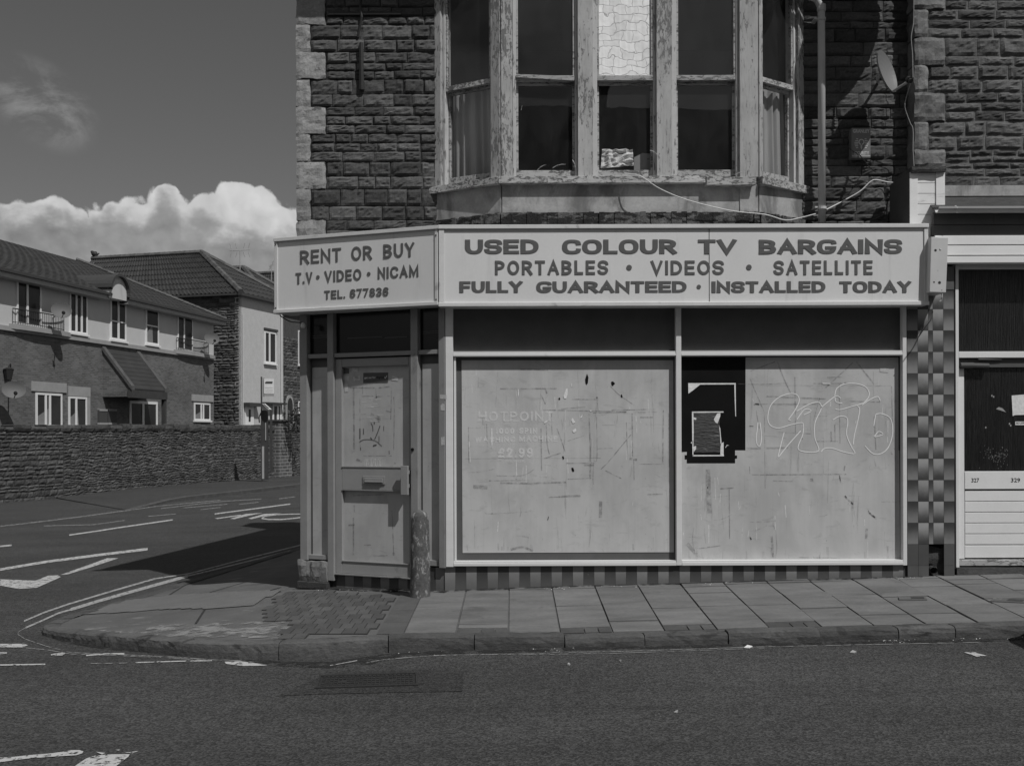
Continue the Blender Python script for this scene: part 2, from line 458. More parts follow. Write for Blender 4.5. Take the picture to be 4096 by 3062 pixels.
def brick_mat(name, c, mort, rowh=.075, bw=.225, bump=.4, M=None, size=.012):
    m = bpy.data.materials.new(name); m.use_nodes = True
    t = m.node_tree; a = NT(t); b = t.nodes['Principled BSDF']
    uv = a.n('ShaderNodeUVMap'); uv.uv_map = 'wall'
    bt = a.n('ShaderNodeTexBrick')
    t.links.new(uv.outputs[0], bt.inputs['Vector'])
    bt.inputs['Scale'].default_value = 1; bt.inputs['Brick Width'].default_value = bw; bt.inputs['Row Height'].default_value = rowh
    bt.inputs['Mortar Size'].default_value = size; bt.inputs['Mortar Smooth'].default_value = .3; bt.inputs['Bias'].default_value = 0
    bt.inputs['Color1'].default_value = (c*.72,)*3+(1,); bt.inputs['Color2'].default_value = (c*1.25,)*3+(1,); bt.inputs['Mortar'].default_value = (mort,)*3+(1,)
    bwn = a.n('ShaderNodeRGBToBW'); t.links.new(bt.outputs[0], bwn.inputs[0])
    n = a.noise(uv.outputs[0], .7, 5, .6)
    t.links.new(a.grey(a.m('MULTIPLY', bwn.outputs[0], a.step(.3, .7, n, .82, 1.2, 'LINEAR'))), b.inputs['Base Color'])
    b.inputs['Roughness'].default_value = .9; b.inputs['Specular IOR Level'].default_value = .2
    bn = a.n('ShaderNodeBump'); bn.inputs['Strength'].default_value = bump; bn.inputs['Distance'].default_value = .01; bn.invert = True
    t.links.new(bt.outputs['Fac'], bn.inputs['Height']); t.links.new(bn.outputs[0], b.inputs['Normal'])
    return m
def wall_uv(o, M):
    """metres along and up the facade, for brickwork"""
    me = o.data; l = me.uv_layers.new(name='wall'); Mi = M.inverted()
    for lp in me.loops:
        q_ = Mi @ me.vertices[lp.vertex_index].co
        l.data[lp.index].uv = (q_.x+q_.y, q_.z)

MT = dict(
    asphalt=asphalt_mat('asphalt', .051),
    patch=asphalt_mat('asphalt_patch', .041),
    earth=mat('earth', .08, .95, .2, .3, bump=.3, bscale=3),
    joint=mat('joint_dirt', .03, .95, .3, 20),
    slab=mat('paving_slab', .132, .9, .28, 3.6, fine=.16, fscale=55, bump=.3, bscale=70, tint=.09, stretch=(.5, 1.4, 1), stain=(.085, 2.2, (1, 1, 1), .60, .12), bdist=.006),
    concrete=mat('pavement_concrete', .098, .9, .25, 2.2, fine=.15, fscale=70, bump=.3, bscale=60, stain=(.19, 3.0, (1, 1.3, 1), .60, .10), bdist=.006),
    tactile=mat('tactile_paving', .13, .9, .12, 3, fine=.15, fscale=60, bump=.8, bscale=38, bdist=.01),
    paver=mat('brick_paver', .070, .9, .2, 7, fine=.12, fscale=80, tint=.22, bump=.3, bscale=60, bdist=.005),
    kerb=mat('kerbstone', .072, .9, .35, 3.2, fine=.2, fscale=40, bump=.6, bscale=26, tint=.2, stretch=(1, 1, 1.6), stain=(.038, 4, (1, 1, 2.5), .56, .1), bdist=.012),
    bleach=worn('bleached_concrete', .26, .42, .6, 6, amt=.8),
    paint=worn('road_paint', .43, .39, .48, 22, alpha0=.0),
    paint_faint=worn('faded_road_paint', .30, .42, .56, 22, amt=.8),
    yellow=worn('worn_line_paint', .34, .36, .48, 24, amt=.95),
    kerbline=worn('thin_worn_line', .26, .40, .56, 18, amt=.8),
    grime=worn('gutter_dirt', .028, .38, .56, 9, amt=.9),
    stone=mat('pennant_stone', .074, .9, .32, 3.5, fine=.28, fscale=45, tint=.42, bump=.5, bscale=38, bdist=.012),
    mortar=mat('dark_mortar', .052, .95, .25, 12, bump=.4, bscale=60),
    stone_n=mat('neighbour_stone', .085, .9, .25, 6, fine=.25, fscale=45, tint=.4, bump=.5, bscale=38, bdist=.012),
    mortar_n=mat('neighbour_mortar', .15, .95, .25, 12, bump=.4, bscale=60),
    quoin=mat('weathered_quoin', .245, .9, .22, 5, fine=.2, fscale=60, tint=.18, bump=.7, bscale=28, stain=(.10, 7, (1, 1, .8), .585, .07), bdist=.012),
    quoin_n=mat('soot_quoin', .165, .9, .3, 4, fine=.2, fscale=60, tint=.2, bump=.6, bscale=28, stain=(.09, 5, (1, 1, .8), .54, .1), bdist=.012),
    render=mat('old_painted_render', .33, .8, .22, 5, fine=.10, fscale=40, bump=.3, bscale=24, stain=(.14, 3.4, (1, 1, .5), .46, .2), bdist=.008),
    moss=mat('mossy_ledge', .10, .95, .5, 11, fine=.3, fscale=60, bump=.9, bscale=40, stain=(.022, 8, (.6, 1, 1.4), .47, .08)),
    peel=peel_mat('peeling_paint', .42, (1, 1, 1), .16, .50),
    peel_rail=peel_mat('peeling_paint_rail', .42, (.30, 1, 3.2), .13, .47),
    sash=mat('worn_sash_paint', .47, .7, .1, 10, bump=.25, bscale=40, stain=(.20, 16, (2, 2, .4), .60, .03), bdist=.005),
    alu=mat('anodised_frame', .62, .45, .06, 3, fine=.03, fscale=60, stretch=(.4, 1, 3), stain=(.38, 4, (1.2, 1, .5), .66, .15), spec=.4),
    alu_dark=mat('dark_grey_frame', .24, .5, .10, 4, fine=.04, fscale=50, stain=(.15, 5, (1.5, 1, .4), .60, .15)),  # darker grey for the frames round the corner door
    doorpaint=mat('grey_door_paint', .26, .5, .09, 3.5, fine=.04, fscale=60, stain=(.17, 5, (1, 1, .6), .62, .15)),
    sign=mat('sign_panel', .63, .4, .06, 1.4, fine=.02, fscale=40, stain=(.50, 2.6, (3.0, 1, .35), .55, .25)),
    sign_frame=mat('sign_frame', .58, .5, .07, 5, fine=.04, fscale=60, stain=(.36, 7, (.6, 1, 1), .60, .1)),
    letter=mat('sign_letter', .105, .45, .06, 5, spec=.3),
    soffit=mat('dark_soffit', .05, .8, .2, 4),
    void=mat('dark_room', .06, .95, .2, 1),
    dark=mat('black_paint', .03, .6, .2, 8),
    black=mat('bare_black_glass', .012, .15, .2, 3, spec=.25),
    whitewash=wash_mat('whitewashed_glass', .45),
    whitewash_door=wash_mat('whitewashed_door_glass', .385),
    ghost=worn('faded_lettering', .72, .12, .55, 14, amt=.80),
    ghost_text=worn('faded_advert', .74, -.2, .42, 7, amt=.62),
    smear=worn('tape_residue', .20, .30, .68, 18, amt=.46),
    haze_smear=worn('faint_smear', .30, .36, .80, 12, (2, 2, .4), amt=.34),
    smear_d=worn('dark_residue', .05, .38, .60, 26, amt=.85),
    paperw=mat('torn_paper', .68, .8, .12, 20, bump=.3, bscale=30),
    sticker=mat('sticker', .46, .6, .25, 45),
    sticker_dark=mat('dark_sticker', .075, .5, .1, 20),
    graffiti=mat('etched_graffiti', .74, .6, .1, 20),
    strip_w=mat('white_cladding', .72, .6, .05, 4, fine=.04, fscale=60, stretch=(1, 1, 3), stain=(.50, 5, (.5, 1, 2.2), .64, .1)),
    joinery=mat('white_joinery', .68, .5, .05, 4, fine=.03, fscale=60, stain=(.52, 5, (1, 1, .5), .66, .12)),
    lead=mat('old_felt', .05, .9, .35, 14, bump=.6, bscale=40),
    board=mat('grey_board', .085, .7, .12, 5),
    step=mat('old_step', .075, .9, .3, 10, bump=.5, bscale=40),
    pipe=mat('painted_pipe', .47, .5, .06, 6, stain=(.38, 8, (1, 1, .3), .62, .1)),
    wire=mat('pale_cable', .55, .5, .1, 20),
    wire_g=mat('grey_cable', .30, .5, .1, 20),
    wire_d=mat('black_cable', .03, .5, .1, 20),
    dish=mat('grey_dish', .155, .45, .06, 6),
    dish_far=mat('house_dish', .135, .6, .06, 6, spec=.15),
    metal=mat('dull_metal', .32, .45, .12, 9),
    bollard=mat('weathered_bollard', .088, .85, .3, 8, fine=.35, fscale=45, bump=.6, bscale=40, stain=(.27, 20, (1, 1, .6), .52, .10), bdist=.006),
    plinth=mat('broken_plinth', .20, .9, .3, 9, bump=.7, bscale=24, stain=(.07, 8, (1, 1, .5), .55, .06), bdist=.015),
    lightbox=mat('grey_lightbox', .50, .5, .07, 4, stain=(.33, 9, (1, 1, .5), .64, .08)),
    house_brick=brick_mat('house_brick', .118, .15, .078, .235),
    cream=mat('cream_render', .50, .9, .05, 2, fine=.05, fscale=30, stain=(.42, 1.2, (1, 1, .4), .62, .15)),
    roughcast=mat('roughcast', .46, .95, .08, 3, fine=.14, fscale=22, bump=.5, bscale=22, stain=(.33, 1.2, (1, 1, .4), .60, .15)),
    rooftile=mat('roof_tile', .038, .85, .2, 1.2, fine=.12, fscale=14, tint=.14),
    ridge=mat('ridge_tile', .085, .85, .3, 4, fine=.2, fscale=20, tint=.2),
    coping=mat('cast_stone', .30, .9, .12, 3),
    pvc=mat('white_window_frame', .72, .4, .03, 3),
    gutter=mat('dark_gutter', .05, .5, .1, 5),
    fascia=mat('pale_fascia', .34, .6, .1, 4),
    net=mat('net_curtain', .20, .9, .1, 6),
    house_glass=mat('house_window_glass', .032, .12, .3, 1, spec=.12),
    rail=mat('black_railing', .03, .5, .1, 8),
    meter=mat('meter_box', .065, .6, .1, 8),
    rubble=mat('rubble_stone', .078, .95, .3, 3.5, fine=.3, fscale=16, tint=.35, bump=.6, bscale=12, bdist=.03),
    rubble_m=mat('rubble_mortar', .07, .95, .3, 6, bump=.5, bscale=20),
    darkstone=mat('dark_house_stone', .085, .95, .3, 3, fine=.25, fscale=14, tint=.5, bump=.6, bscale=10, bdist=.03),
    copestone=mat('wall_coping', .06, .95, .3, 3, fine=.25, fscale=14, tint=.3, bump=.6, bscale=10, bdist=.03),
    leaf=mat('leaf', .07, .7, .3, 6, tint=.4),
    post=mat('sign_post', .05, .6, .2, 6),
    iron=mat('cast_iron', .028, .55, .2, 20, fine=.2, fscale=90),
    curtain=mat('old_curtain', .33, .9, .2, 3, stretch=(6, 6, .4)),
    card=mat('cardboard', .30, .85, .1, 7),
    glass=glassmat('window_glass', wav=.02),
    alarm=mat('alarm_casing', .15, .5, .08, 6),
    alarm_print=mat('alarm_print', .5, .6, .15, 40),
    iron_worn=mat('worn_iron', .036, .5, .25, 25, fine=.2, fscale=90, metal=.3),  # slightly paler iron for the face of the drain cover
    poster=mat('torn_dark_poster', .055, .5, .5, 14, fine=.4, fscale=50, stretch=(.5, 1, 2.5), bump=.6, bscale=24, stain=(.16, 9, (.6, 1, 3), .62, .06)),
    reeded=mat('reeded_glass', .016, .12, .25, 5, fine=.5, fscale=30, stretch=(6, 1, .25), bump=.6, bscale=16, spec=.3),
)
# ---------------------------------------------------------------- generators
def stones(mb, Y, z0, courses, span, wr=(.17, .36), gap=.006, rough=.026, out=.012, mi=0, nx=10, nz=6, seed=1, big=0.0, wavy=0.0):
    """coursed rock-faced stones facing the street (local -y); span(zlo, zhi) gives the run of each course"""
    rg = random.Random(seed); z = z0; rows = []
    for h in courses:
        for (xa, xb) in span(z, z+h):
            x = xa
            while x < xb-.01:
                w_ = min(rg.uniform(*wr)*(1.0 if h > .1 else 1.05), xb-x)
                if xb-(x+w_) < wr[0]*.55: w_ = xb-x
                rows.append((x, x+w_, z, z+h)); x += w_
        z += h
    for (xa, xb, za, zb) in rows:
        if big and rg.random() < big and zb-za < .13:
            pass
        t = rg.random(); so_ = rg.uniform(0, 100); g = gap*.5*rg.uniform(.7, 1.5)
        tx, tz = rg.uniform(-.35, .35), rg.uniform(-.7, .25)
        o_ = out*rg.uniform(.5, 1.6); W_, H_ = xb-xa-2*g, zb-za-2*g
        vs, fs = [], []
        for j in range(nz+1):
            for i in range(nx+1):
                a, b = i/nx, j/nz
                e = min(a*W_, (1-a)*W_, b*H_, (1-b)*H_)
                k = min(1.0, e/.016)
                px_, pz_ = xa+g+a*W_, za+g+b*H_
                n1 = noise.noise(Vector((px_*9+so_, pz_*15, so_)))
                n2 = abs(noise.noise(Vector((px_*16+pz_*5+so_, pz_*30, so_+5))))
                n3 = noise.noise(Vector((px_*45+so_, pz_*60, so_+8)))
                d = k*(o_+rough*(n1*.8+(.30-n2)*1.3+n3*.25+tx*(a-.5)+tz*(b-.5)))
                jx = noise.noise(Vector((px_*14, pz_*14, so_+9)))*.006*(1-k)
                wob = wavy*noise.noise(Vector((px_*2.2, pz_*3, 7)))
                vs.append((px_+jx, Y-.001-max(d, .002*k), pz_+jx*.6+wob))
        n = (nx+1)*(nz+1)
        for j in range(nz):
            for i in range(nx):
                k0 = j*(nx+1)+i; fs.append((k0, k0+1, k0+nx+2, k0+nx+1))
        ring = [i for i in range(nx+1)]+[(j+1)*(nx+1)-1 for j in range(1, nz+1)]+[nz*(nx+1)+i for i in range(nx-1, -1, -1)]+[j*(nx+1) for j in range(nz-1, 0, -1)]
        for i in ring: vs.append((vs[i][0], Y+.03, vs[i][2]))
        L = len(ring)
        for i in range(L): fs.append((ring[(i+1) % L], ring[i], n+i, n+(i+1) % L))
        mb.add(vs, fs, mi, t)
def rough_block(mb, x0, x1, y0, y1, z0, z1, amp=.008, n=6, mi=0, t=.5, seed=0, freq=9, edge=.006):
    """a block whose front, top and both ends are uneven"""
    vs, fs = [], []
    def put(x, y, z):
        v = Vector((x*freq, y*freq, z*freq+seed))
        k = noise.noise_vector(v)*amp + noise.noise_vector(v*2.7)*amp*.5
        ed = (x in (x0, x1))+(z in (z0, z1))
        if ed: k = k*1.2
        return (x+k.x, y+k.y+(edge*ed), z+k.z)
    nz_ = max(2, int(n*(z1-z0)/max(.01, max(x1-x0, z1-z0)))); nx_ = max(2, int(n*(x1-x0)/max(.01, max(x1-x0, z1-z0))))
    fx = [lerp(x0, x1, i/nx_) for i in range(nx_+1)]; fz = [lerp(z0, z1, i/nz_) for i in range(nz_+1)]
    for z in fz:
        for x in fx: vs.append(put(x, y0, z))
    m_ = nx_+1
    for j in range(nz_):
        for i in range(nx_): fs.append((j*m_+i, j*m_+i+1, (j+1)*m_+i+1, (j+1)*m_+i))
    ring = [i for i in range(m_)]+[(j+1)*m_-1 for j in range(1, nz_+1)]+[nz_*m_+i for i in range(nx_-1, -1, -1)]+[j*m_ for j in range(nz_-1, 0, -1)]
    b = len(vs)
    for i in ring: vs.append((vs[i][0], y1, vs[i][2]))
    L = len(ring)
    for i in range(L): fs.append((ring[(i+1) % L], ring[i], b+i, b+(i+1) % L))
    mb.add(vs, fs, mi, t)
def tiles(name, quads, mats, parent):
    """quads: (four corners from lower left, counter-clockwise; material; tint)"""
    me = bpy.data.meshes.new(name); vs, fs = [], []
    for q_, mi, t in quads:
        b = len(vs); vs += [tuple(x) for x in q_]; fs.append((b, b+1, b+2, b+3))
    me.from_pydata(vs, [], fs)
    for x in mats: me.materials.append(x)
    me.polygons.foreach_set('material_index', [x[1] for x in quads])
    at = me.attributes.new('tint', 'FLOAT', 'FACE'); at.data.foreach_set('value', [x[2] for x in quads])
    l = me.uv_layers.new(name='tile')
    for i in range(len(quads)):
        for j, c in enumerate(((0, 0), (1, 0), (1, 1), (0, 1))): l.data[i*4+j].uv = c
    o = bpy.data.objects.new(name, me); C.objects.link(o)
    o.parent = parent; o.matrix_parent_inverse = Matrix.Translation(-Vector(base_of(parent)))
    return o

# lettering: strokes with round corners, as cut-out letters
GL = {
 'A': ([[(0, 0), (.5, 1), (1, 0)], [(.2, .34), (.8, .34)]], 1.0), 'B': ([[(0, 0), (0, 1)], [(0, 1), (.94, 1, 1), (.94, .52, 1), (.1, .52)], [(.05, .52), (1, .52, 1), (1, 0, 1), (0, 0)]], .9),
 'C': ([[(1, .80), (1, 1, 1), (0, 1, 1), (0, 0, 1), (1, 0, 1), (1, .20)]], 1.0), 'D': ([[(0, 0), (0, 1), (1, 1, 1), (1, 0, 1), (0, 0)]], .95),
 'E': ([[(1, 1), (0, 1), (0, 0), (1, 0)], [(0, .52), (.92, .52)]], .82), 'F': ([[(1, 1), (0, 1), (0, 0)], [(0, .50), (.9, .50)]], .8),
 'G': ([[(1, .88), (1, 1, 1), (0, 1, 1), (0, 0, 1), (1, 0, 1), (1, .40), (.58, .40)]], 1.0), 'H': ([[(0, 0), (0, 1)], [(1, 0), (1, 1)], [(0, .5), (1, .5)]], .95),
 'I': ([[(.5, 0), (.5, 1)]], .0), 'K': ([[(0, 0), (0, 1)], [(1, 1), (0, .38)], [(.35, .6), (1, 0)]], .95), 'L': ([[(0, 1), (0, 0), (1, 0)]], .76),
 'M': ([[(0, 0), (0, 1), (.5, .1), (1, 1), (1, 0)]], 1.15), 'N': ([[(0, 0), (0, 1), (1, 0), (1, 1)]], .95),
 'O': ([[(.5, 1), (0, 1, 1), (0, 0, 1), (1, 0, 1), (1, 1, 1), (.5, 1)]], 1.05), 'P': ([[(0, 0), (0, 1)], [(0, 1), (1, 1, 1), (1, .46, 1), (.1, .46)]], .86),
 'R': ([[(0, 0), (0, 1)], [(0, 1), (.97, 1, 1), (.97, .48, 1), (.1, .48)], [(.5, .46), (1, 0)]], .92), 'S': ([[(1, .84), (1, 1, 1), (0, 1, 1), (0, .51, 1), (1, .51, 1), (1, 0, 1), (0, 0, 1), (0, .17)]], .92),
 'T': ([[(0, 1), (1, 1)], [(.5, 1), (.5, 0)]], .88), 'U': ([[(0, 1), (0, 0, 1), (1, 0, 1), (1, 1)]], .95), 'V': ([[(0, 1), (.5, 0), (1, 1)]], .98), 'W': ([[(0, 1), (.26, 0), (.5, .9), (.74, 0), (1, 1)]], 1.4),
 'Y': ([[(0, 1), (.5, .45), (1, 1)], [(.5, .45), (.5, 0)]], .95), '.': ([[(.5, 0), (.5, .02)]], .0),
 '0': ([[(.5, 1), (0, 1, 1), (0, 0, 1), (1, 0, 1), (1, 1, 1), (.5, 1)]], .8), '1': ([[(.2, .78), (.62, 1), (.62, 0)]], .4), '2': ([[(0, .74), (0, 1, 1), (1, 1, 1), (1, .55, 1), (0, 0), (1, 0)]], .78),
 '3': ([[(0, .86), (0, 1, 1), (1, 1, 1), (1, .52, 1), (.4, .52)], [(.4, .52), (1, .52, 1), (1, 0, 1), (0, 0, 1), (0, .14)]], .78), '6': ([[(1, .86), (1, 1, 1), (0, 1, 1), (0, .3)], [(.5, .56), (0, .56, 1), (0, 0, 1), (1, 0, 1), (1, .56, 1), (.5, .56)]], .8),
 '7': ([[(0, 1), (1, 1), (.3, 0)]], .78), '8': ([[(.5, 1), (.05, 1, 1), (.05, .53, 1), (.95, .53, 1), (.95, 1, 1), (.5, 1)], [(.5, .53), (0, .53, 1), (0, 0, 1), (1, 0, 1), (1, .53, 1), (.5, .53)]], .82),
 '9': ([[(0, .14), (0, 0, 1), (1, 0, 1), (1, .7)], [(.5, .44), (0, .44, 1), (0, 1, 1), (1, 1, 1), (1, .44, 1), (.5, .44)]], .8), '£': ([[(1, .74), (1, 1, 1), (.25, 1, 1), (.25, 0)], [(0, 0), (1, 0)], [(0, .46), (.75, .46)]], .85),
}
def rounded(pts, r, sq):
    out = []; n = len(pts)
    for i, p_ in enumerate(pts):
        if len(p_) < 3 or i in (0, n-1): out.append(Vector(p_[:2])); continue
        a, b, c = Vector(pts[i-1][:2]), Vector(p_[:2]), Vector(pts[i+1][:2])
        la = (a-b).length*(.5 if len(pts[i-1]) > 2 else 1); lc = (c-b).length*(.5 if len(pts[i+1]) > 2 else 1)
        ra, rc = min(r, la), min(r, lc)
        A, Cc = b+(a-b).normalized()*ra, b+(c-b).normalized()*rc
        for k in range(7):
            th = PI/2*k/6
            ca, sa = 1-math.sin(th)**(2/sq), 1-math.cos(th)**(2/sq)
            out.append(b+(A-b)*(1-sa if False else (1-math.sin(th)**(2/sq)))+(Cc-b)*(1-math.cos(th)**(2/sq)))
    res = [out[0]]
    for x in out[1:]:
        if (x-res[-1]).length > 1e-5: res.append(x)
    return res
def ribbon(mb, pts, w_, y, dep, mi=0):
    n = len(pts); L, Rr = [], []
    pts = [Vector(x) for x in pts]
    closed = (pts[0]-pts[-1]).length < 1e-4
    if not closed:
        pts[0] = pts[0]+(pts[0]-pts[1]).normalized()*w_/2; pts[-1] = pts[-1]+(pts[-1]-pts[-2]).normalized()*w_/2
    for i in range(n):
        if closed: a, c = pts[i-1] if i else pts[-2], pts[i+1] if i < n-1 else pts[1]
        else: a, c = pts[max(i-1, 0)], pts[min(i+1, n-1)]
        b = pts[i]
        d1 = (b-a).normalized() if (b-a).length > 1e-6 else (c-b).normalized()
        d2 = (c-b).normalized() if (c-b).length > 1e-6 else d1
        k = Vector((-d1.y-d2.y, d1.x+d2.x))
        k = k.normalized() if k.length > .05 else Vector((-d1.y, d1.x))
        cs = max(.42, k.dot(Vector((-d1.y, d1.x))))
        L.append(b+k*w_/2/cs); Rr.append(b-k*w_/2/cs)
    vs = [(x.x, y-dep, x.y) for x in L]+[(x.x, y-dep, x.y) for x in Rr]+[(x.x, y, x.y) for x in L]+[(x.x, y, x.y) for x in Rr]
    fs = []
    for i in range(n-1):
        fs += [(n+i, n+i+1, i+1, i), (i, i+1, 2*n+i+1, 2*n+i), (n+i+1, n+i, 3*n+i, 3*n+i+1)]
    if not closed: fs += [(n, 0, 2*n, 3*n), (n-1, 2*n-1, 4*n-1, 3*n-1)]
    mb.add(vs, fs, mi)
def word(mb, txt, s0, s1, z0, z1, w_, y, dep=.012, sq=2.0, r=None, gap=.2, ax=1.0):
    """txt fitted between s0 and s1; ax: how much thicker upright strokes are than level ones"""
    H = z1-z0; adv = [GL[c][1] for c in txt]; wv_ = w_*ax
    fixed = sum(wv_ for a in adv if a == 0.0)+gap*H*(len(txt)-1)
    u = (s1-s0-fixed)/max(sum(adv), .01); x = s0
    for c, a in zip(txt, adv):
        wd = a*u if a else wv_
        rr = r if r is not None else .5*min(H, wd)
        tmp = MB()
        for j, path in enumerate(GL[c][0]):
            q_ = [((wv_/2+p_[0]*(wd-wv_))/ax, z0+w_/2+p_[1]*(H-w_))+tuple(p_[2:]) if a else (w_/2, z0+w_/2+p_[1]*(H-w_)) for p_ in path]
            ribbon(tmp, rounded(q_, rr, sq), w_, y, dep+.0008*j)
        for v in tmp.v: v.x = x+v.x*ax
        mb.add(tmp.v, tmp.f)
        x += wd+gap*H
def textmesh(mb, txt, s0, s1, z0, z1, y, dep=.002, bold=.012, tilt=0.0):
    """small print set in the built-in face, turned into mesh faces"""
    cu = bpy.data.curves.new('t', 'FONT'); cu.body = txt; cu.size = 1; cu.offset = bold; cu.resolution_u = 2
    o = bpy.data.objects.new('t', cu); C.objects.link(o)
    me = bpy.data.meshes.new_from_object(o)
    bpy.data.objects.remove(o); bpy.data.curves.remove(cu)
    xs = [v.co.x for v in me.vertices]; ys = [v.co.y for v in me.vertices]
    a, b, c, d = min(xs), max(xs), min(ys), max(ys)
    vs = []
    for v in me.vertices:
        px_ = lerp(s0, s1, (v.co.x-a)/(b-a)); vs.append((px_, y-dep, lerp(z0, z1, (v.co.y-c)/(d-c))+tilt*(px_-s0)))
    mb.add(vs, [tuple(p_.vertices) for p_ in me.polygons])
    bpy.data.meshes.remove(me)
def disc(mb, s, z, r, y, dep=.012, n=18):
    mb.prism([(s+math.cos(2*PI*i/n)*r, z+math.sin(2*PI*i/n)*r) for i in range(n)], y-dep, y)

# ---------------------------------------------------------------- the setting: ground, road, markings, pavement
gx = [-400, -70, -40, -20, -10, -6, -4, -2, 0, 2, 4, 8, 20, 40, 70, 400]; gy = [-400, -60, -20, -4, 0, 2, 4, 6, 8, 10, 14, 20, 30, 45, 60, 75, 400]
def sheet(name, xs, ys, m_, dz, zf=G):
    b = MB()
    vs = [(x, y, zf(x, y)+dz) for y in ys for x in xs]; n = len(xs)
    b.add(vs, [(j*n+i, j*n+i+1, (j+1)*n+i+1, (j+1)*n+i) for j in range(len(ys)-1) for i in range(n-1)])
    return struct(b.build(name, m_))
sheet('ground', gx, gy, MT['earth'], -.05)
sheet('road', [x for x in gx if abs(x) <= 70], [y for y in gy if -4 <= y <= 75], MT['asphalt'], 0)

def c5(pts, ox=0, oy=2000, s=1.7696): return [(ox+x/s, oy+y/s) for x, y in pts]
def gl(pts): return [tuple(ground(*p_)[:2]) for p_ in pts]
mk = MB()
def gpoly(mb, pts, z=.005, surf=ground, mi=0, zs=G):
    """painted area on the road: outline in the photograph laid out on the ground, cut into strips"""
    mb.poly([(lambda g: (g.x, g.y, g.z+z))(surf(*p_)) for p_ in pts], mi, random.random())
def gline(pts, wpx, mi=0, n=6, z=.005):
    """line of a given width in photo pixels (across), laid on the ground"""
    pts = dense(pts, n)
    for a, b in zip(pts, pts[1:]):
        q_ = [ground(a[0], a[1]+wpx/2), ground(b[0], b[1]+wpx/2), ground(b[0], b[1]-wpx/2), ground(a[0], a[1]-wpx/2)]
        mk.quad(*[(x.x, x.y, x.z+z) for x in q_], mi=mi, t=random.random())
# junction lines (0 = worn white, 1 = faded, 2 = worn parking lines)
gline(c5([(0, 491), (330, 436), (700, 388), (1045, 346)]), 10)
gpoly(mk, c5([(0, 605), (0, 560), (250, 570), (260, 620), (130, 628)]))
gpoly(mk, c5([(260, 620), (250, 570), (340, 535), (410, 532), (430, 545)]))
gpoly(mk, c5([(430, 528), (600, 468), (760, 410), (838, 411), (660, 470), (480, 525)]))
gline(c5([(490, 247), (690, 218), (870, 190), (1222, 139)]), 5.0)
gline(c5([(310, 182), (650, 174), (760, 160), (885, 142)]), 3.5, 1)
gline(c5([(1050, 114), (1245, 97)]), 3.5, 1)
gline(c5([(1520, 97), (2055, 27)]), 4.5)
gline(c5([(0, 327), (82, 319)]), 6)
for q_ in ([(1520, 128), (1700, 103), (1712, 107), (1540, 133)], [(1628, 131), (1740, 97), (1860, 90), (1750, 112), (1658, 134)], [(1755, 129), (1870, 97), (1995, 92), (1880, 110), (1780, 134)]): gpoly(mk, c5(q_))
gline(c5([(1850, 128), (1880, 112), (1960, 102), (2060, 98), (2200, 97)]), 3.5)
gline(c5([(1850, 128), (1900, 136), (2000, 136), (2100, 126), (2200, 112)]), 4.5)
oc = lambda pts: [(x/1.7696, 1600+y/1.7696) for x, y in pts]
for a in ([(940, 775), (1100, 752), (1400, 722), (1560, 708)], [(1140, 767), (1380, 737), (1600, 714), (1850, 699)], [(1300, 762), (1610, 736)], [(1420, 775), (1560, 759)], [(1690, 737), (1830, 722)], [(1975, 698), (2090, 683)]): gline(oc(a), 3.2, 1)
gline(oc([(0, 893), (300, 858), (560, 826), (930, 776)]), 4.5, 1)
# parking lines down the side kerb and round the corner
A1 = c5([(170, 857), (310, 797), (480, 738), (800, 642), (1100, 556), (1340, 520), (1700, 425), (2128, 318), (2600, 195)])
A2 = c5([(180, 905), (290, 857), (410, 802), (500, 775), (700, 714), (900, 657), (1330, 537), (1500, 496), (1800, 422), (2128, 340), (2600, 215)])
gline(A1[:5], 6.5, 2); gline(A1[4:], 4.5, 2); gline(A2[:4], 7, 2); gline(A2[3:7], 12, 2); gline(A2[6:], 5, 2)
gline(c5([(180, 905), (135, 930), (125, 950), (180, 985), (330, 1035), (500, 1080), (900, 1097), (1200, 1110), (1500, 1131), (1730, 1137), (1890, 1171)]), 3.2, 3)
gline(c5([(120, 1040), (330, 1060), (500, 1090), (900, 1105), (1200, 1118), (1500, 1138)]), 2.2, 1)
for q_ in ([(0, 1043), (0, 1018), (170, 1018), (200, 1028), (150, 1043)], [(0, 1092), (0, 1078), (50, 1078), (48, 1086)], [(360, 1103), (360, 1092), (440, 1076), (465, 1085), (440, 1100)], [(1600, 1160), (1590, 1145), (1700, 1141), (1800, 1155), (1890, 1172), (1720, 1175)]): gpoly(mk, c5(q_))
gline(c5([(0, 1168), (320, 1163)]), 5); gline(c5([(610, 1100), (740, 1090), (880, 1088)]), 6); gline(c5([(620, 1158), (900, 1154)]), 3, 1); gline(c5([(960, 1151), (1240, 1142), (1500, 1137)]), 4)
c6 = lambda pts: [(1000+x/1.8433, 2200+y/1.8433) for x, y in pts]
c7 = lambda pts: [(2200+x/1.16667, 2200+y/1.16667) for x, y in pts]
gline(c6([(590, 852), (700, 832), (790, 815)]), 3, 2); gline(c6([(850, 833), (1000, 806), (1200, 790), (1400, 777), (1800, 770), (2212, 766)]), 3.2, 3)
gline(c7([(0, 479), (300, 474), (600, 465), (1000, 452), (1400, 443), (2000, 431)]), 2.4, 3); gline(c7([(0, 487), (300, 482), (600, 472), (1000, 458)]), 2.0, 3)
gpoly(mk, c7([(1930, 477), (1985, 478), (2038, 494), (1992, 498)]))
b1 = lambda pts: [(x/3.16, 2650+y/3.16) for x, y in pts]
gpoly(mk, b1([(-60, 1270), (-60, 1207), (180, 1195), (350, 1175), (350, 1216), (200, 1236)]))
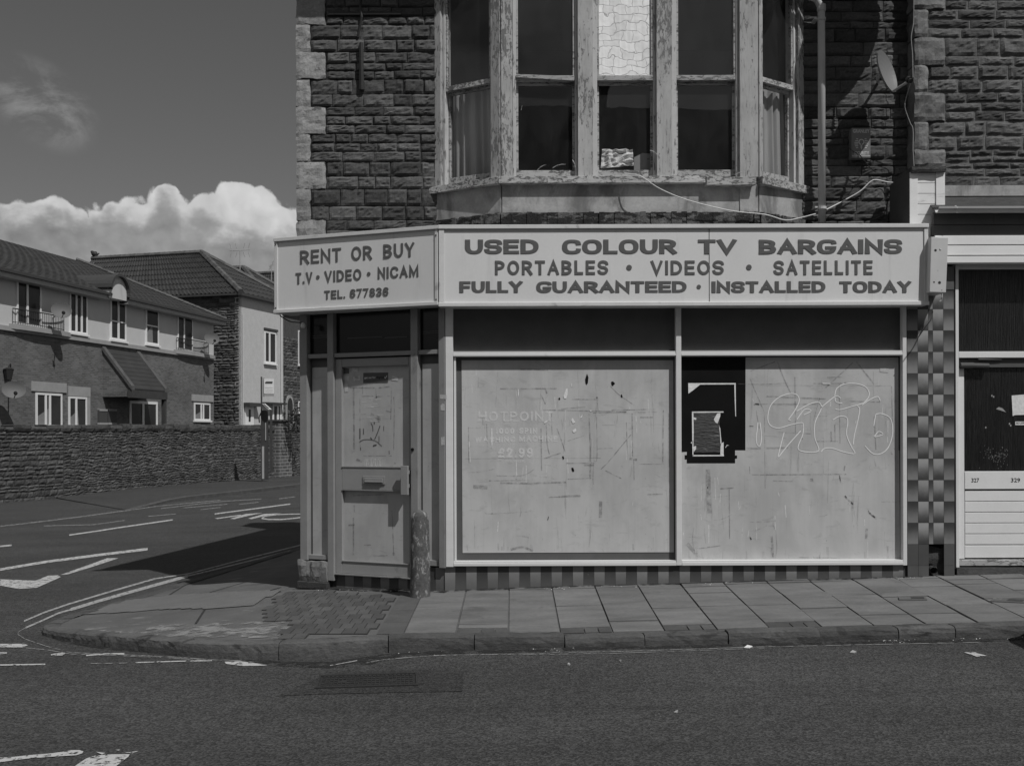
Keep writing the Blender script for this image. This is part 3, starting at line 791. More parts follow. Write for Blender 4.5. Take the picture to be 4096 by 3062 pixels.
gpoly(mk, b1([(350, 1216), (350, 1175), (600, 1155), (800, 1130), (900, 1110), (1000, 1108), (1055, 1125), (1040, 1150), (960, 1175), (700, 1190)]))
gpoly(mk, b1([(700, 1560), (960, 1302), (1090, 1215), (1200, 1180), (1400, 1162), (1640, 1162), (1620, 1195), (1480, 1302), (1150, 1560)]))
for q_ in ([(1210, 1130), (1330, 1145), (1290, 1165)], [(1460, 1107), (1520, 1103), (1500, 1115)], [(1580, 1140), (1750, 1120), (1680, 1150)]): gpoly(mk, b1(q_))
struct(mk.build('road_markings', [MT['paint'], MT['paint_faint'], MT['yellow'], MT['kerbline']]))
# reinstated patch of tarmac round the drain cover, and dirt along the gutter
pt = MB()
gpoly(pt, c6([(200, 1075), (560, 912), (900, 890), (1475, 878), (1495, 915), (1570, 905), (1565, 1040), (1000, 1050), (470, 1062)]), z=.003)
struct(pt.build('road_patch', MT['patch']))
gt = MB()
strip(gt, gl(c6([(205, 838), (600, 845), (850, 815), (1000, 782), (1400, 752), (2212, 738)])), [.14, .22, .26, .17, .12, .10], .0035)
strip(gt, gl(c5([(345, 945), (500, 1000), (750, 1045), (1285, 1082), (1700, 1120), (1960, 1152)])), .10, .0036)
strip(gt, gl(c7([(60, 461), (600, 449), (1200, 437), (2000, 420), (2300, 414)])), .10, .0035)
struct(gt.build('gutter_dirt', MT['grime']))

# kerb and pavement
KX = lambda u, Y=8.05: XU(u, Y)
kerb_path = [(9.5, 8.10), (6, 8.08), (3.4, 8.05), (1.5, 8.05), (.4, 8.05), (-.95, 8.03), (-1.75, 7.86), (-2.55, 8.10), (-3.25, 8.52), (-3.82, 8.90), (-4.17, 9.30), (-4.27, 9.9), (-4.20, 10.6), (-3.95, 12.1), (-3.55, 14.9), (-2.7, 20.9), (-1.5, 29.6), (1.2, 48)]
kp = [Vector(x) for x in smoothline(kerb_path, 10)]
ku = [((p_.x/p_.y)*FL+CX) for p_ in kp]
cuts = [3794, 3625, 3319, 2924, 2590, 2251, 1922, 1543, 1111, 726, 424, 225]
kb = MB(); rg = random.Random(5)
def inward(i):
    d = (kp[min(i+1, len(kp)-1)]-kp[max(i-1, 0)]).normalized()
    return Vector((d.y, -d.x))
def up_at(p_): return max(PV(p_.x, p_.y), G(p_.x, p_.y)+.025)
ktop = [up_at(x) for x in kp]
seg = []; cur = [0]
stone_id = 0; brk = set()
for c in cuts:
    j = min(range(110), key=lambda i: abs(ku[i]-c)); brk.add(j)
for i in range(112, len(kp)-1, 6): brk.add(i)
idx = sorted(brk | {0, len(kp)-1})
for a, b in zip(idx, idx[1:]):
    if b <= a: continue
    t = rg.random(); dz = rg.uniform(-.008, .006); dyo = rg.uniform(-.012, .008)
    vs, fs = [], []; m_ = 7
    n_ = max(4, (b-a)*2)
    for k in range(n_+1):
        f = a+(b-a)*k/n_
        gp = .0035/max(.05, (kp[b]-kp[a]).length)*(b-a)
        f = a+gp if k == 0 else (b-gp if k == n_ else f)
        i = min(int(f), len(kp)-2); fr = f-i
        c = kp[i].lerp(kp[i+1], fr); nn = inward(i).lerp(inward(i+1), fr).normalized()
        zt = lerp(ktop[i], ktop[i+1], fr)+dz; g = G(c.x, c.y)-.03; h = max(zt-g-.03, .02); r = min(.032, h*.45)
        for (o_, z) in ((0, g), (.0, lerp(g+.03, zt, .45)), (.004, zt-r), (.010, zt-r*.35), (r*.9, zt-.001), (.075, zt+.002), (.15, zt)):
            v = Vector((c.x*11, c.y*11, z*14+t*50)); k2 = noise.noise(v)*.007+noise.noise(v*2.6)*.005+noise.noise(v*6)*.003
            e = -.006 if k in (0, n_) else 0
            pp = c+nn*(o_+dyo+k2)
            vs.append((pp.x, pp.y, z+(k2*.6 if z > g else 0)+(e if o_ > .005 else 0)))
    for k in range(n_):
        for j in range(m_-1): fs.append((k*m_+j, k*m_+j+1, (k+1)*m_+j+1, (k+1)*m_+j))
    fs += [tuple(range(m_)), tuple(reversed(range(n_*m_, (n_+1)*m_)))]
    kb.add(vs, fs, 0, t)
struct(kb.build('kerb', MT['kerb'], smooth=False))
pv = MB()
inner = [kp[i]+inward(i)*.13 for i in range(len(kp))]
SD = Vector((.143, 1)).normalized()
def back_of(p_, i):
    if p_.x > -.65 and p_.y < 9: return Vector((p_.x, 10.3))
    t = i/len(kp)
    return None
j0 = next(i for i in range(len(kp)) if inner[i].x < -.65)
j1 = next(i for i in range(j0, len(kp)) if inner[i].y > 11.2)
cols = []
for i in range(len(kp)):
    a = inner[i]
    if i < j0: b = Vector((a.x, 10.3))
    elif i < j1: b = Vector((-.65, 10.3)).lerp(Vector((-2.05, 10.95)), (i-j0)/(j1-j0))
    else: b = Vector((-2.05, 10.95))+SD*(a.y-11.0)
    cols.append([a.lerp(b, k/6) for k in range(7)])
vs = []
for i, c in enumerate(cols):
    for k, p_ in enumerate(c):
        z = PV(p_.x, p_.y)-.012
        vs.append((p_.x, p_.y, z))
fs = [(i*7+k, (i+1)*7+k, (i+1)*7+k+1, i*7+k+1)[::-1] for i in range(len(cols)-1) for k in range(6)]
pv.add(vs, fs, 0)
# slabs, joints running back from the kerb
rg = random.Random(11)
x0 = XU(2034, 10.0)
joints = [x0+.4072*k for k in range(-2, 24)]
def pslab(xa, xb, ya, yb, mi, t, lift=.0, g=.007, gy=None):
    gy = g if gy is None else gy
    vs = []
    k_ = .0 if mi == 3 else .004; dx_, dy_ = rg.uniform(-k_, k_), rg.uniform(-k_, k_)
    for (x, y) in ((xa+g, ya+gy), (xb-g, ya+gy), (xb-g, yb-gy), (xa+g, yb-gy)):
        vs.append((x, y, PV(x, y)+lift+dx_*(x-xa)/(xb-xa)+dy_*(y-ya)/(yb-ya)))
    vs += [(x, y, z-.02) for x, y, z in vs]
    pv.add(vs, [(0, 1, 2, 3), (0, 4, 5, 1), (1, 5, 6, 2), (2, 6, 7, 3), (3, 7, 4, 0)], mi, t)
KY = 8.19
for k, (xa, xb) in enumerate(zip(joints, joints[1:])):
    if k == 0: rows = [KY, 9.22, 10.04]
    elif k == 1: rows = [KY+.17, 8.50, 10.04]
    elif k == 2: rows = [KY, 9.93, 10.04]
    else:
        br = k in (3, 5, 7, 13)
        rows = [KY+(.16 if br else 0)]
        y = rows[0]+rg.choice([.35, .62, .8])
        while y < 9.7: rows.append(y); y += rg.choice([.55, .62, .75])
        rows += [9.9 if rg.random() < .6 else 9.82, 10.04]
    if k in (1, 3, 5, 7, 13):
        cut = [xa, xa+.19, xa+.30, xb]
        for a, b in zip(cut, cut[1:]): pslab(a, b, KY, KY+.16, 3, rg.random(), -.002, .005)
    for a, b in zip(rows, rows[1:]):
        pslab(xa, xb, a, b, 2, rg.random(), rg.uniform(-.003, .004))
xa = joints[0]-.215
for a, b in ((KY-.02, 8.62), (8.62, 9.1), (9.1, 9.86)): pslab(xa, joints[0], a, b, 3, .75, -.001, .005)
# brick paviors in front of the door, dark-jointed, running bond
def inpoly(x, y, pl):
    r_ = False
    for (a, b), (c, d) in zip(pl, pl[1:]+pl[:1]):
        if (b > y) != (d > y) and x < (c-a)*(y-b)/(d-b)+a: r_ = not r_
    return r_
zone = [tuple(pave(*p_)[:2]) for p_ in c6([(1108, 335), (1000, 648), (195, 652), (325, 525), (70, 520), (140, 400), (230, 300), (560, 285), (880, 330)])]
ys = [KY+.0+.198*k for k in range(-1, 14)]
for r_, (ya, yb) in enumerate(zip(ys, ys[1:])):
    off = .05*(r_ % 2)
    for k in range(60):
        xa = -4.2+.1005*k+off
        near = min(kp[:110], key=lambda k_: abs(k_.x-xa-.05))
        if ya > near.y+.13 and inpoly(xa+.05, (ya+yb)/2, zone):
            if xa+.1005 > joints[0]-.21: continue
            pslab(xa, xa+.1005, ya, yb, 3, rg.random(), -.001, .0042, .0008)
            pv.quad(*[(X_, Y_, PV(X_, Y_)-.006) for X_, Y_ in ((xa-.004, ya-.002), (xa+.105, ya-.002), (xa+.105, yb+.002), (xa-.004, yb+.002))], mi=1)
zt = [tuple(pave(*p_)[:2]) for p_ in c5([(560, 800), (900, 700), (1260, 660), (1640, 642), (1990, 630), (1800, 735), (1500, 760), (1100, 770)])]
bl = [tuple(pave(*p_)[:2]) for p_ in c5([(900, 930), (1180, 870), (1560, 862), (2080, 850), (1960, 968), (1300, 960), (1100, 975), (640, 905)])]
def overlay(pl, mi, dz, n=10):
    xs = [p_[0] for p_ in pl]; yv = [p_[1] for p_ in pl]
    a, b, c, d = min(xs), max(xs), min(yv), max(yv); st = .06
    for i in range(int((b-a)/st)+1):
        for j in range(int((d-c)/st)+1):
            x, y = a+i*st, c+j*st
            if inpoly(x+st/2, y+st/2, pl):
                pv.quad(*[(X_, Y_, PV(X_, Y_)+dz) for X_, Y_ in ((x, y), (x+st, y), (x+st, y+st), (x, y+st))], mi=mi)
overlay(zt, 5, -.004); overlay(bl, 6, -.006)
for (a, b) in (((1450, 765), (1385, 865)), ((1380, 545), (1190, 668)), ((1760, 565), (1460, 652)), ((1990, 608), (1880, 640)), ((1460, 655), (1990, 640)), ((1700, 598), (1880, 582))):
    A_, B_ = pave(*c5([a])[0]), pave(*c5([b])[0])
    strip(pv, dense([(A_.x, A_.y), (B_.x, B_.y)], 4), .02, -.0075, PV, 1)
struct(pv.build('pavement', [MT['concrete'], MT['joint'], MT['slab'], MT['paver'], MT['concrete'], MT['tactile'], MT['bleach']]))
# dirt line where the pavement meets the building
dl = MB()
strip(dl, dense([(-.55, 9.985), (3.9, 9.985)], 20), .05, .006, PV)
strip(dl, dense([(-2.2, 10.64), (-.62, 9.93)], 8), .10, .006, PV)
struct(dl.build('pavement_dirt', MT['grime']))
# far pavement of the side street, below the boundary wall
fk = [ground(*p_) for p_ in oc([(930, 776), (1200, 722), (1500, 686), (1800, 653), (2128, 612), (2500, 566)])]
fb = [ground(*p_) for p_ in oc([(-400, 735), (0, 725), (450, 690), (830, 660), (1240, 628), (1830, 577), (2128, 552), (2500, 520)])]
fp = MB()
n = 24
def along(pl, t):
    f = t*(len(pl)-1); i = min(int(f), len(pl)-2); return pl[i].lerp(pl[i+1], f-i)
Kf = [along(fk, i/n) for i in range(n+1)]; Bf = [along(fb[2:], i/n) for i in range(n+1)]
vs = [];
for a, b in zip(Kf, Bf):
    h = .11*min(1, len(vs)/4/7)
    vs += [(a.x, a.y, a.z-.05), (a.x, a.y, a.z+h), (a.x-.2, a.y+.02, a.z+h+.01), (b.x-.4, b.y+.1, b.z+h+.02)]
fp.add(vs, [(i*4+k, (i+1)*4+k, (i+1)*4+k+1, i*4+k+1) for i in range(n) for k in range(2)], 0)
fp.add(vs, [(i*4+2, (i+1)*4+2, (i+1)*4+3, i*4+3) for i in range(n)], 1)
struct(fp.build('far_pavement', [MT['kerb'], MT['asphalt']]))
# ---------------------------------------------------------------- the corner shop
shop = thing('shop_building', 'dark stone corner shop, boarded shopfront below and peeling bay window above', 'building', (.8, 12.0, 0))
YU = 10.66
xl, xr = XU(1190, YU), 4.02
ztop = 6.78
rows_v = [960, 882, 757, 648, 537, 428, 319, 210, 100, -9, -118, -227, -343]
qz = [ZV(v, YU, 1250) for v in rows_v]
wmb = MB()
rg = random.Random(3)
wide = lambda k: k % 2 == 0
XW, XN = XU(1306, YU), XU(1246, YU)
xbay0, xbay1 = XU(1748, YU), XU(3212, YU)
for k, (a, b) in enumerate(zip(qz, qz[1:])):
    left = (XW if wide(k) else XN)+.006
    h = b-a
    c_ = rg.choice([[.30, .34, .36], [.36, .30, .34], [.33, .33, .34], [.32, .28, .40], [.46, .54]] if k else [[.5, .5]])
    stones(wmb, YU, a, [h*x for x in c_], lambda z0, z1: [(left+(.0 if wide(k) else .0), xbay0+.02)], wr=(.15, .33), seed=20+k, mi=1, wavy=.008, rough=.016)
z = ZV(930, YU, 3400)
cs_ = []
while z+sum(cs_) < ztop: cs_.append(rg.choice([.125, .135, .12, .10, .07, .115, .14]))
stones(wmb, YU, z, cs_, lambda a, b: [(xbay1-.02, xr+.05)], wr=(.20, .42), rough=.018, seed=77, mi=1, wavy=.01)
wmb.box(XW-.05, xbay0+.10, YU+.010, YU+.25, 2.9, ztop+.02, 0)
wmb.box(xbay1-.10, xr+.06, YU+.010, YU+.25, 2.9, ztop+.02, 0)
wmb.box(xbay0+.10, xbay1-.10, YU+.05, YU+.25, 6.35, ztop+.02, 0)       # lintel over the bay
wmb.box(xbay0+.10, xbay1-.10, YU+.05, YU+.25, 2.9, 3.55, 0)
SWL = Fac((xl+.03, YU+.03), (xl+.03+.143, YU+1.03))
q_ = [SWL.at(a, y, 0) for a, y in ((0, 0), (0, -.25), (6.3, -.25), (6.3, 0))]
wmb.slab([(p_.x, p_.y) for p_ in q_], -.6, ztop, 0)
wmb.box(-1.3, xr+.06, 16.8, 17.05, -.3, ztop, 0)
wmb.box(xr-.20, xr+.06, YU+.25, 16.8, -.3, ztop, 0)
wmb.build('wall', [MT['mortar'], MT['stone']], shop)
qm = MB()
for k, (a, b) in enumerate(zip(qz, qz[1:])):
    x1 = XW if wide(k) else XN
    rough_block(qm, xl, x1, YU-.022, YU+.2, a+.004, b-.004, amp=.011 if k else .02, n=9, t=rg.random(), seed=k*3.3, freq=12)
qm.build('quoins', MT['quoin'], shop)
hole = MB()                                                            # iron strap stubs and old fixing holes left in the stone
st = MB()
st.tube([P(1445, 172, YU-.05), P(1446, 275, YU-.045), P(1447, 360, YU-.03)], [.022, .024, .03], 6)
st.tube([P(1440, 20, YU-.03), P(1447, 70, YU-.04), P(1432, 150, YU-.02)], .012, 5)
st.box(XU(1320, YU), XU(1610, YU), YU-.035, YU, ZV(62, YU), ZV(50, YU))
st.build('iron_strap', MT['iron'], shop)
# ground floor shell, first floor and roof
inn = MB()
inn.slab([(-2.05, 10.72), (-.62, 10.10), (3.82, 10.10), (3.82, 16.8), (-1.2, 16.8)], 2.86, 2.96)
inn.slab([(-1.9, 11.0), (-.5, 10.40), (3.80, 10.40), (3.80, 16.8), (-1.2, 16.8)], -.25, -.2)
inn.box(xbay0-.02, xbay1+.1, 13.6, 13.7, 2.96, 6.7)
inn.box(xbay0-.12, xbay0-.02, 10.95, 13.7, 2.96, 6.7)
inn.box(xbay1+.1, xbay1+.2, 10.95, 13.7, 2.96, 6.7)
inn.slab([(xbay0-.1, 10.7), (xbay1+.2, 10.7), (xbay1+.2, 13.7), (xbay0-.1, 13.7)], 6.42, 6.47)
inn.build('interior', MT['void'], shop)
rf = MB()
e0, e1, yb0, yb1 = xl-.22, xr+.1, YU-.50, 17.3
rr_ = [(e0, yb0), (e1, yb0), (e1, yb1), (e0+.143*6.4, yb1)]
rf.slab(rr_, 6.74, 6.80)
rv = [(x, y, 6.80) for x, y in rr_]+[(e0+2.6, 13.4, 8.0), (e1, 13.6, 8.0)]
rf.add(rv, [(0, 1, 5, 4), (3, 0, 4), (2, 3, 4, 5), (1, 2, 5)])
roof = rf.build('roof', MT['rooftile'], shop)
ch = MB(); ch.box(-1.35, -.5, 16.2, 17.1, 7.0, 9.0); ch.build('chimney', MT['stone'], roof)
gb = MB(); gb.tube([(e0-.05, yb0-.05, 6.75), (e1, yb0-.05, 6.75)], .06, 8); gb.build('gutter', MT['pipe'], roof)

# ---- bay window
YB = 10.27
A0, B0, B1, A1_ = (XU(1745, YU), YU), (XU(2007, YB), YB), (XU(3037, YB), YB), (XU(3216, YU), YU)
FL_, FM_, FR_ = Fac(A0, B0), Fac(B0, B1), Fac(B1, A1_)
TOPZ = 6.36
zs = lambda v, u=2500: ZV(v, YB, u)
bay = MB(); silb = MB()
def fbox(mb, fac, x0, x1, y0, y1, z0, z1, mi=0, t=.5):
    b = MB(fac.M); b.box(x0, x1, y0, y1, z0, z1, mi, t); mb.add(b.v, b.f, mi, t)
sill0, sill1 = zs(738), zs(710)
# sills: three lengths, the right end of the middle one patched and thicker
bay_pts = lambda o_: [(A0[0]-o_*1.0, YU), (B0[0]-o_*.35, YB-o_), (B1[0]+o_*.35, YB-o_), (A1_[0]+o_*1.0, YU)]
o1, o0 = .07, -.06
pa, pb = bay_pts(o1), bay_pts(o0)
def sillpiece(i, z0, z1, t0=0, t1=1, mi=0, outp=0):
    a, b, c, d = Vector(pa[i]).lerp(Vector(pa[i+1]), t0), Vector(pa[i]).lerp(Vector(pa[i+1]), t1), Vector(pb[i]).lerp(Vector(pb[i+1]), t1), Vector(pb[i]).lerp(Vector(pb[i+1]), t0)
    n_ = Vector((b.y-a.y, -(b.x-a.x))).normalized()*outp
    silb.slab([tuple(a+n_), tuple(b+n_), tuple(c), tuple(d)], z0, z1, mi, random.random())
sillpiece(0, sill0, sill1, 0, .985, 2); sillpiece(1, sill0, sill1, 0, .785, 2); sillpiece(1, sill0-.026, sill1-.014, .787, .975, 2, .014); sillpiece(2, sill0-.012, sill1, .0, 1, 2)
# posts
def xfm(u): return XU(u, YB)-B0[0]
def post(fac, x0, x1, y0=-.012, y1=.13, mi=0): fbox(bay, fac, x0, x1, y0, y1, sill1-.002, TOPZ, mi, random.random())
def bead(fac, x0, x1): fbox(bay, fac, x0, x1, .022, .128, sill1-.002, TOPZ-.002, 1, random.random())
Ll, Lm, Lr = FL_.L, FM_.L, FR_.L
post(FL_, .0, .075, -.014, .10); post(FL_, Ll-.11, Ll-.003); bead(FL_, .077, .105); bead(FL_, Ll-.135, Ll-.112)
post(FM_, .003, .115); bead(FM_, .117, .150)
for a, b in ((2315, 2374), (2630, 2692)):
    post(FM_, xfm(a), xfm(b)); bead(FM_, xfm(a)-.026, xfm(a)-.002); bead(FM_, xfm(b)+.002, xfm(b)+.048)
post(FM_, xfm(2962), Lm-.003); bead(FM_, xfm(2962)-.030, xfm(2962)-.002)
post(FR_, .003, .055); post(FR_, Lr-.085, Lr, -.014, .10); bead(FR_, Lr-.115, Lr-.087)
# head of the bay, above the picture
for f_ in (FL_, FM_, FR_): fbox(bay, f_, .004, f_.L-.004, -.02, .14, TOPZ+.002, 6.74, 0)
bayo = bay.build('bay_window', [MT['peel'], MT['sash'], MT['peel_rail']], shop, bevel=.004)
silb.build('window_sill', [MT['peel'], MT['sash'], MT['peel_rail']], bayo, bevel=.004)
# apron below the sill and its mossy ledge
ap = MB()
za, zb_, zc = sill0-.002, zs(853), zs(915)
for i, f_ in enumerate((FL_, FM_, FR_)):
    fbox(ap, f_, .0+(.012 if i else 0), f_.L-(.004 if i < 2 else 0), .0, .12, zb_, za, 0, random.random())
fbox(ap, FM_, xfm(2962), xfm(3002), -.012, .02, zb_-.02, za-.004, 0, .4)
ap.build('apron', MT['render'], bayo)
ml = MB()
for i, f_ in enumerate((FL_, FM_, FR_)):
    n_ = int(f_.L/.05)
    for k in range(n_):
        x0_, x1_ = f_.L*k/n_, f_.L*(k+1)/n_
        o_ = -.035-.02*noise.noise(Vector((k*.7+i*9, 1, 2)))
        fbox(ml, f_, x0_, x1_, o_, .1, zc-.06, zb_+.004+.012*noise.noise(Vector((k*.9, i*5, 3))), 0, random.random())
ml.build('mossy_ledge', MT['moss'], bayo)
# sashes
zm0, zm1, zb0, zb1_ = zs(329), zs(302), zs(700), zs(672)
def sash(fac, x0, x1, drop=0.0, tilt=0.0, paint=False, rail_mi=0):
    sb = MB()
    fbox(sb, fac, x0, x1, .030, .075, zm0+.028-drop, zm1+.012-drop, 0, random.random())      # meeting rail, upper sash in front
    fbox(sb, fac, x0, x0+.020, .034, .075, zm1+.012-drop, TOPZ, 0); fbox(sb, fac, x1-.020, x1, .034, .075, zm1+.012-drop, TOPZ, 0)
    so_ = sb.build('upper_sash', [MT['peel_rail']], bayo, bevel=.003)
    g = MB(fac.M); g.quad((x0+.02, .055, zm1-drop), (x1-.02, .055, zm1-drop), (x1-.02, .055, TOPZ), (x0+.02, .055, TOPZ))
    g.build('painted_pane' if paint else 'upper_pane', MT['flake'] if paint else MT['glass'], bayo)
    lb = MB()
    fbox(lb, fac, x0, x1, .080, .120, zm0, zm0+.036, 0, random.random())
    fbox(lb, fac, x0, x1, .080, .122, zb0, zb1_, 0, random.random())
    fbox(lb, fac, x0, x0+.022, .082, .120, zb1_, zm0, 0); fbox(lb, fac, x1-.022, x1, .082, .120, zb1_, zm0, 0)
    lb.build('lower_sash', [MT['peel_rail']], bayo, bevel=.003)
    g = MB(fac.M); g.quad((x0+.022, .10, zb1_), (x1-.022, .10, zb1_), (x1-.022, .10, zm0), (x0+.022, .10, zm0))
    g.build('lower_pane', MT['glass'], bayo)
def flake_mat():
    """old white paint on the inside of a pane, curled into blocky flakes"""
    m = bpy.data.materials.new('flaking_white_paint'); m.use_nodes = True
    t = m.node_tree; a = NT(t); b = t.nodes['Principled BSDF']
    o = a.n('ShaderNodeTexCoord').outputs['Object']
    s_ = a.n('ShaderNodeSeparateXYZ'); t.links.new(o, s_.inputs[0])
    n1 = a.noise(o, 4.5, 3, .55); n2 = a.noise(a.map(o, loc=(5, 2, 9)), 4.5, 3, .55)
    c = a.n('ShaderNodeCombineXYZ')
    t.links.new(a.m('ADD', s_.outputs[0], a.m('MULTIPLY', n1, .16)), c.inputs[0]); t.links.new(a.m('ADD', s_.outputs[2], a.m('MULTIPLY', n2, .22)), c.inputs[1])
    bt = a.n('ShaderNodeTexBrick'); t.links.new(c.outputs[0], bt.inputs['Vector'])
    bt.inputs['Scale'].default_value = 1; bt.inputs['Brick Width'].default_value = .11; bt.inputs['Row Height'].default_value = .085; bt.inputs['Mortar Size'].default_value = .0035; bt.inputs['Mortar Smooth'].default_value = .4
    bt.offset = .37; bt.squash = 1.5; bt.squash_frequency = 3
    for k, g in (('Color1', .70), ('Color2', .86), ('Mortar', .58)): bt.inputs[k].default_value = (g, g, g, 1)
    bwn = a.n('ShaderNodeRGBToBW'); t.links.new(bt.outputs[0], bwn.inputs[0])
    fr_ = a.m('FRACT', a.m('DIVIDE', a.m('ADD', s_.outputs[2], a.m('MULTIPLY', n2, .22)), .085))
    streak = a.noise(a.map(o, scale=(14, 1, .4)), 2.4, 3, .6)
    val = a.m('MULTIPLY', bwn.outputs[0], a.step(.3, .75, streak, 1.0, .88))
    t.links.new(a.grey(val), b.inputs['Base Color']); b.inputs['Roughness'].default_value = .7
    bn = a.n('ShaderNodeBump'); bn.inputs['Strength'].default_value = .6; bn.inputs['Distance'].default_value = .012
    t.links.new(a.m('ADD', a.m('MULTIPLY', fr_, -.8), a.m('MULTIPLY', bt.outputs['Fac'], -1.0)), bn.inputs['Height']); t.links.new(bn.outputs[0], b.inputs['Normal'])
    return m
MT['flake'] = flake_mat()
sash(FL_, .105, Ll-.135)
sash(FM_, .150, xfm(2315)-.026)
sash(FM_, xfm(2374)+.048, xfm(2630)-.026, paint=True)
sash(FM_, xfm(2692)+.048, xfm(2962)-.030)
sash(FR_, .055, Lr-.115)
sb = MB(FM_.M)                                                          # a dropped, crooked rail in the first front light
sb.prism([(.152, zm1-.012), (xfm(2313)-.03, zm1-.045), (xfm(2313)-.03, zm1-.005), (.152, zm1+.02)], .008, .03)
sb.build('crooked_rail', MT['peel_rail'], bayo)
cr = MB()                                                               # splits of lifted paint and torn strips on the sills
rg = random.Random(8)
for (u, v, ln, an) in ((2210, 672, 55, .25), (2150, 680, 40, .5), (2600, 602, 40, -.6), (1790, 350, 22, 1.5), (2085, 440, 18, 1.3), (2290, 640, 35, -1.2), (2940, 700, 40, .2)):
    pts = [P(u+ln*t*math.cos(an), v-ln*t*math.sin(an)-6*math.sin(t*3), YB-.03-.02*t) for t in (0, .35, .7, 1)]
    cr.tube(pts, [.004, .004, .003, .001], 4)
cr.build('peeling_strip', MT['peel'], bayo)

# ---- shopfront: frame, transoms, windows
zz = lambda v, u=2700: ZV(v, 10.0, u)
xf = lambda u: XU(u, 10.0)
zhead, ztr1, ztr0, zsl1, zsl0 = zz(1215), zz(1404), zz(1424), zz(2240), zz(2261)
for bxs in ([(xf(1783), xf(1813), 9.985, 10.08, zsl0-.004, zhead), (xf(1815.5), xf(1824), 10.01, 10.08, zsl1+.002, ztr0-.002)], [(xf(2704), xf(2725), 9.985, 10.09, zsl0+.004, zhead)], [(xf(3610), xf(3626), 9.99, 10.09, zsl0-.003, zhead)]):
    fr = MB()
    for q_ in bxs: fr.box(*q_, 0, random.random())
    fr.build('mullion', MT['alu'], shop, bevel=.003)
for a, b in ((1813.5, 2703.5), (2725.5, 3609.5)):
    fr = MB(); fr.box(xf(a), xf(b), 9.992, 10.075, ztr0, ztr1); fr.box(xf(a), xf(b), 9.986, 9.991, ztr0+.004, ztr0+.026); fr.build('transom_rail', MT['alu'], shop, bevel=.003)
    fr = MB(); fr.box(xf(a), xf(b), 9.990, 10.075, zsl0, zsl1); fr.box(xf(a), xf(b), 9.982, 9.989, zsl0+.003, zsl0+.034); fr.build('bottom_rail', MT['alu'], shop, bevel=.003)
so_ = MB()
so_.box(xf(1786), xf(3640), 9.90, 10.09, zhead-.03, zhead+.30); so_.build('soffit', MT['soffit'], shop)
for a, b, i in ((1813, 2704, 0), (2725, 3610, 1)):
    tw = MB(); tw.quad((xf(a), 10.056, ztr1-.01), (xf(b), 10.056, ztr1-.01), (xf(b), 10.056, zhead), (xf(a), 10.056, zhead))
    tw.build('transom_light', MT['board'], shop)
def fpoly(mb, pts, y, mi=0): mb.poly([(xf(u)*y/10.0, y, ZV(v, y, u)) for u, v in pts], mi)
k2 = lambda pts: [(1750+x/1.654, 1350+y/1.654) for x, y in pts]
k3 = lambda pts: [(2650+x/1.654, 1350+y/1.654) for x, y in pts]
YG = 10.060
def stroke(mb, pts, wpx, y, mi=0, n=1, taper=False):
    pts = smoothline(pts, 5) if len(pts) > 2 else dense(pts, 3)
    k = len(pts)
    for i, (a, b) in enumerate(zip(pts, pts[1:])):
        a, b = Vector(a), Vector(b); d = (b-a)
        if d.length < 1e-3: continue
        d.normalize(); nn = Vector((-d.y, d.x))*wpx/2
        if taper: f0, f1 = 1-.6*abs(2*i/(k-1)-1), 1-.6*abs(2*(i+1)/(k-1)-1)
        else: f0 = f1 = 1
        fpoly(mb, [tuple(a-nn*f0), tuple(b-nn*f1), tuple(b+nn*f1), tuple(a+nn*f0)][::-1], y, mi)
# left window
def grime(win, pts0, seed, n=46):
    """runs, wiped smears and faint brush ends on a whitewashed pane"""
    (u0, v0), (u1, v1) = pts0; g = random.Random(seed); b = MB(); c = MB()
    for _ in range(n):
        u, v = g.uniform(u0, u1), g.uniform(v0, v1); ln = g.uniform(20, 190)
        stroke(b, [(u, v), (u+g.uniform(-6, 6), min(v1, v+ln*.5)), (u+g.uniform(-9, 9), min(v1, v+ln))], g.uniform(2, 9), YG-.0012, taper=True)
    for _ in range(n//3):
        u, v = g.uniform(u0, u1), g.uniform(lerp(v0, v1, .15), v1); ln = g.uniform(30, 110); dv = g.uniform(-25, 25)
        stroke(b, [(u, v), (min(u1, u+ln*.5), v+dv*.2), (min(u1, u+ln), min(v1, v+dv))], g.uniform(2, 7), YG-.0013, taper=True)
    for _ in range(n//2):
        u, v = g.uniform(u0, u1), v1-g.random()**2*60; stroke(b, [(u, v), (u+g.uniform(-3, 3), v1)], g.uniform(3, 12), YG-.0014)
    for _ in range(n//2):
        u, v = g.uniform(u0, u1), g.uniform(v0, v1); stroke(c, [(u, v), (u+g.uniform(-5, 5), min(v1, v+g.uniform(10, 90)))], g.uniform(1.5, 4), YG-.0011)
    b.build('grime', MT['haze_smear'], win); c.build('scratches', MT['ghost'], win)
w1 = MB(); w1.quad((xf(1813), YG+.004, zsl1-.01), (xf(2704), YG+.004, zsl1-.01), (xf(2704), YG+.004, ztr0+.01), (xf(1813), YG+.004, ztr0+.01))
win1 = w1.build('shop_window', MT['board'], shop)
f1 = MB(); fpoly(f1, [(1849, 2210), (2694, 2207), (2694, 1440), (1847, 1440)], YG); f1.build('whitewash', MT['whitewash'], win1)
grime(win1, ((1860, 1465), (2680, 2200)), 61)
sm = MB(); rg = random.Random(4)
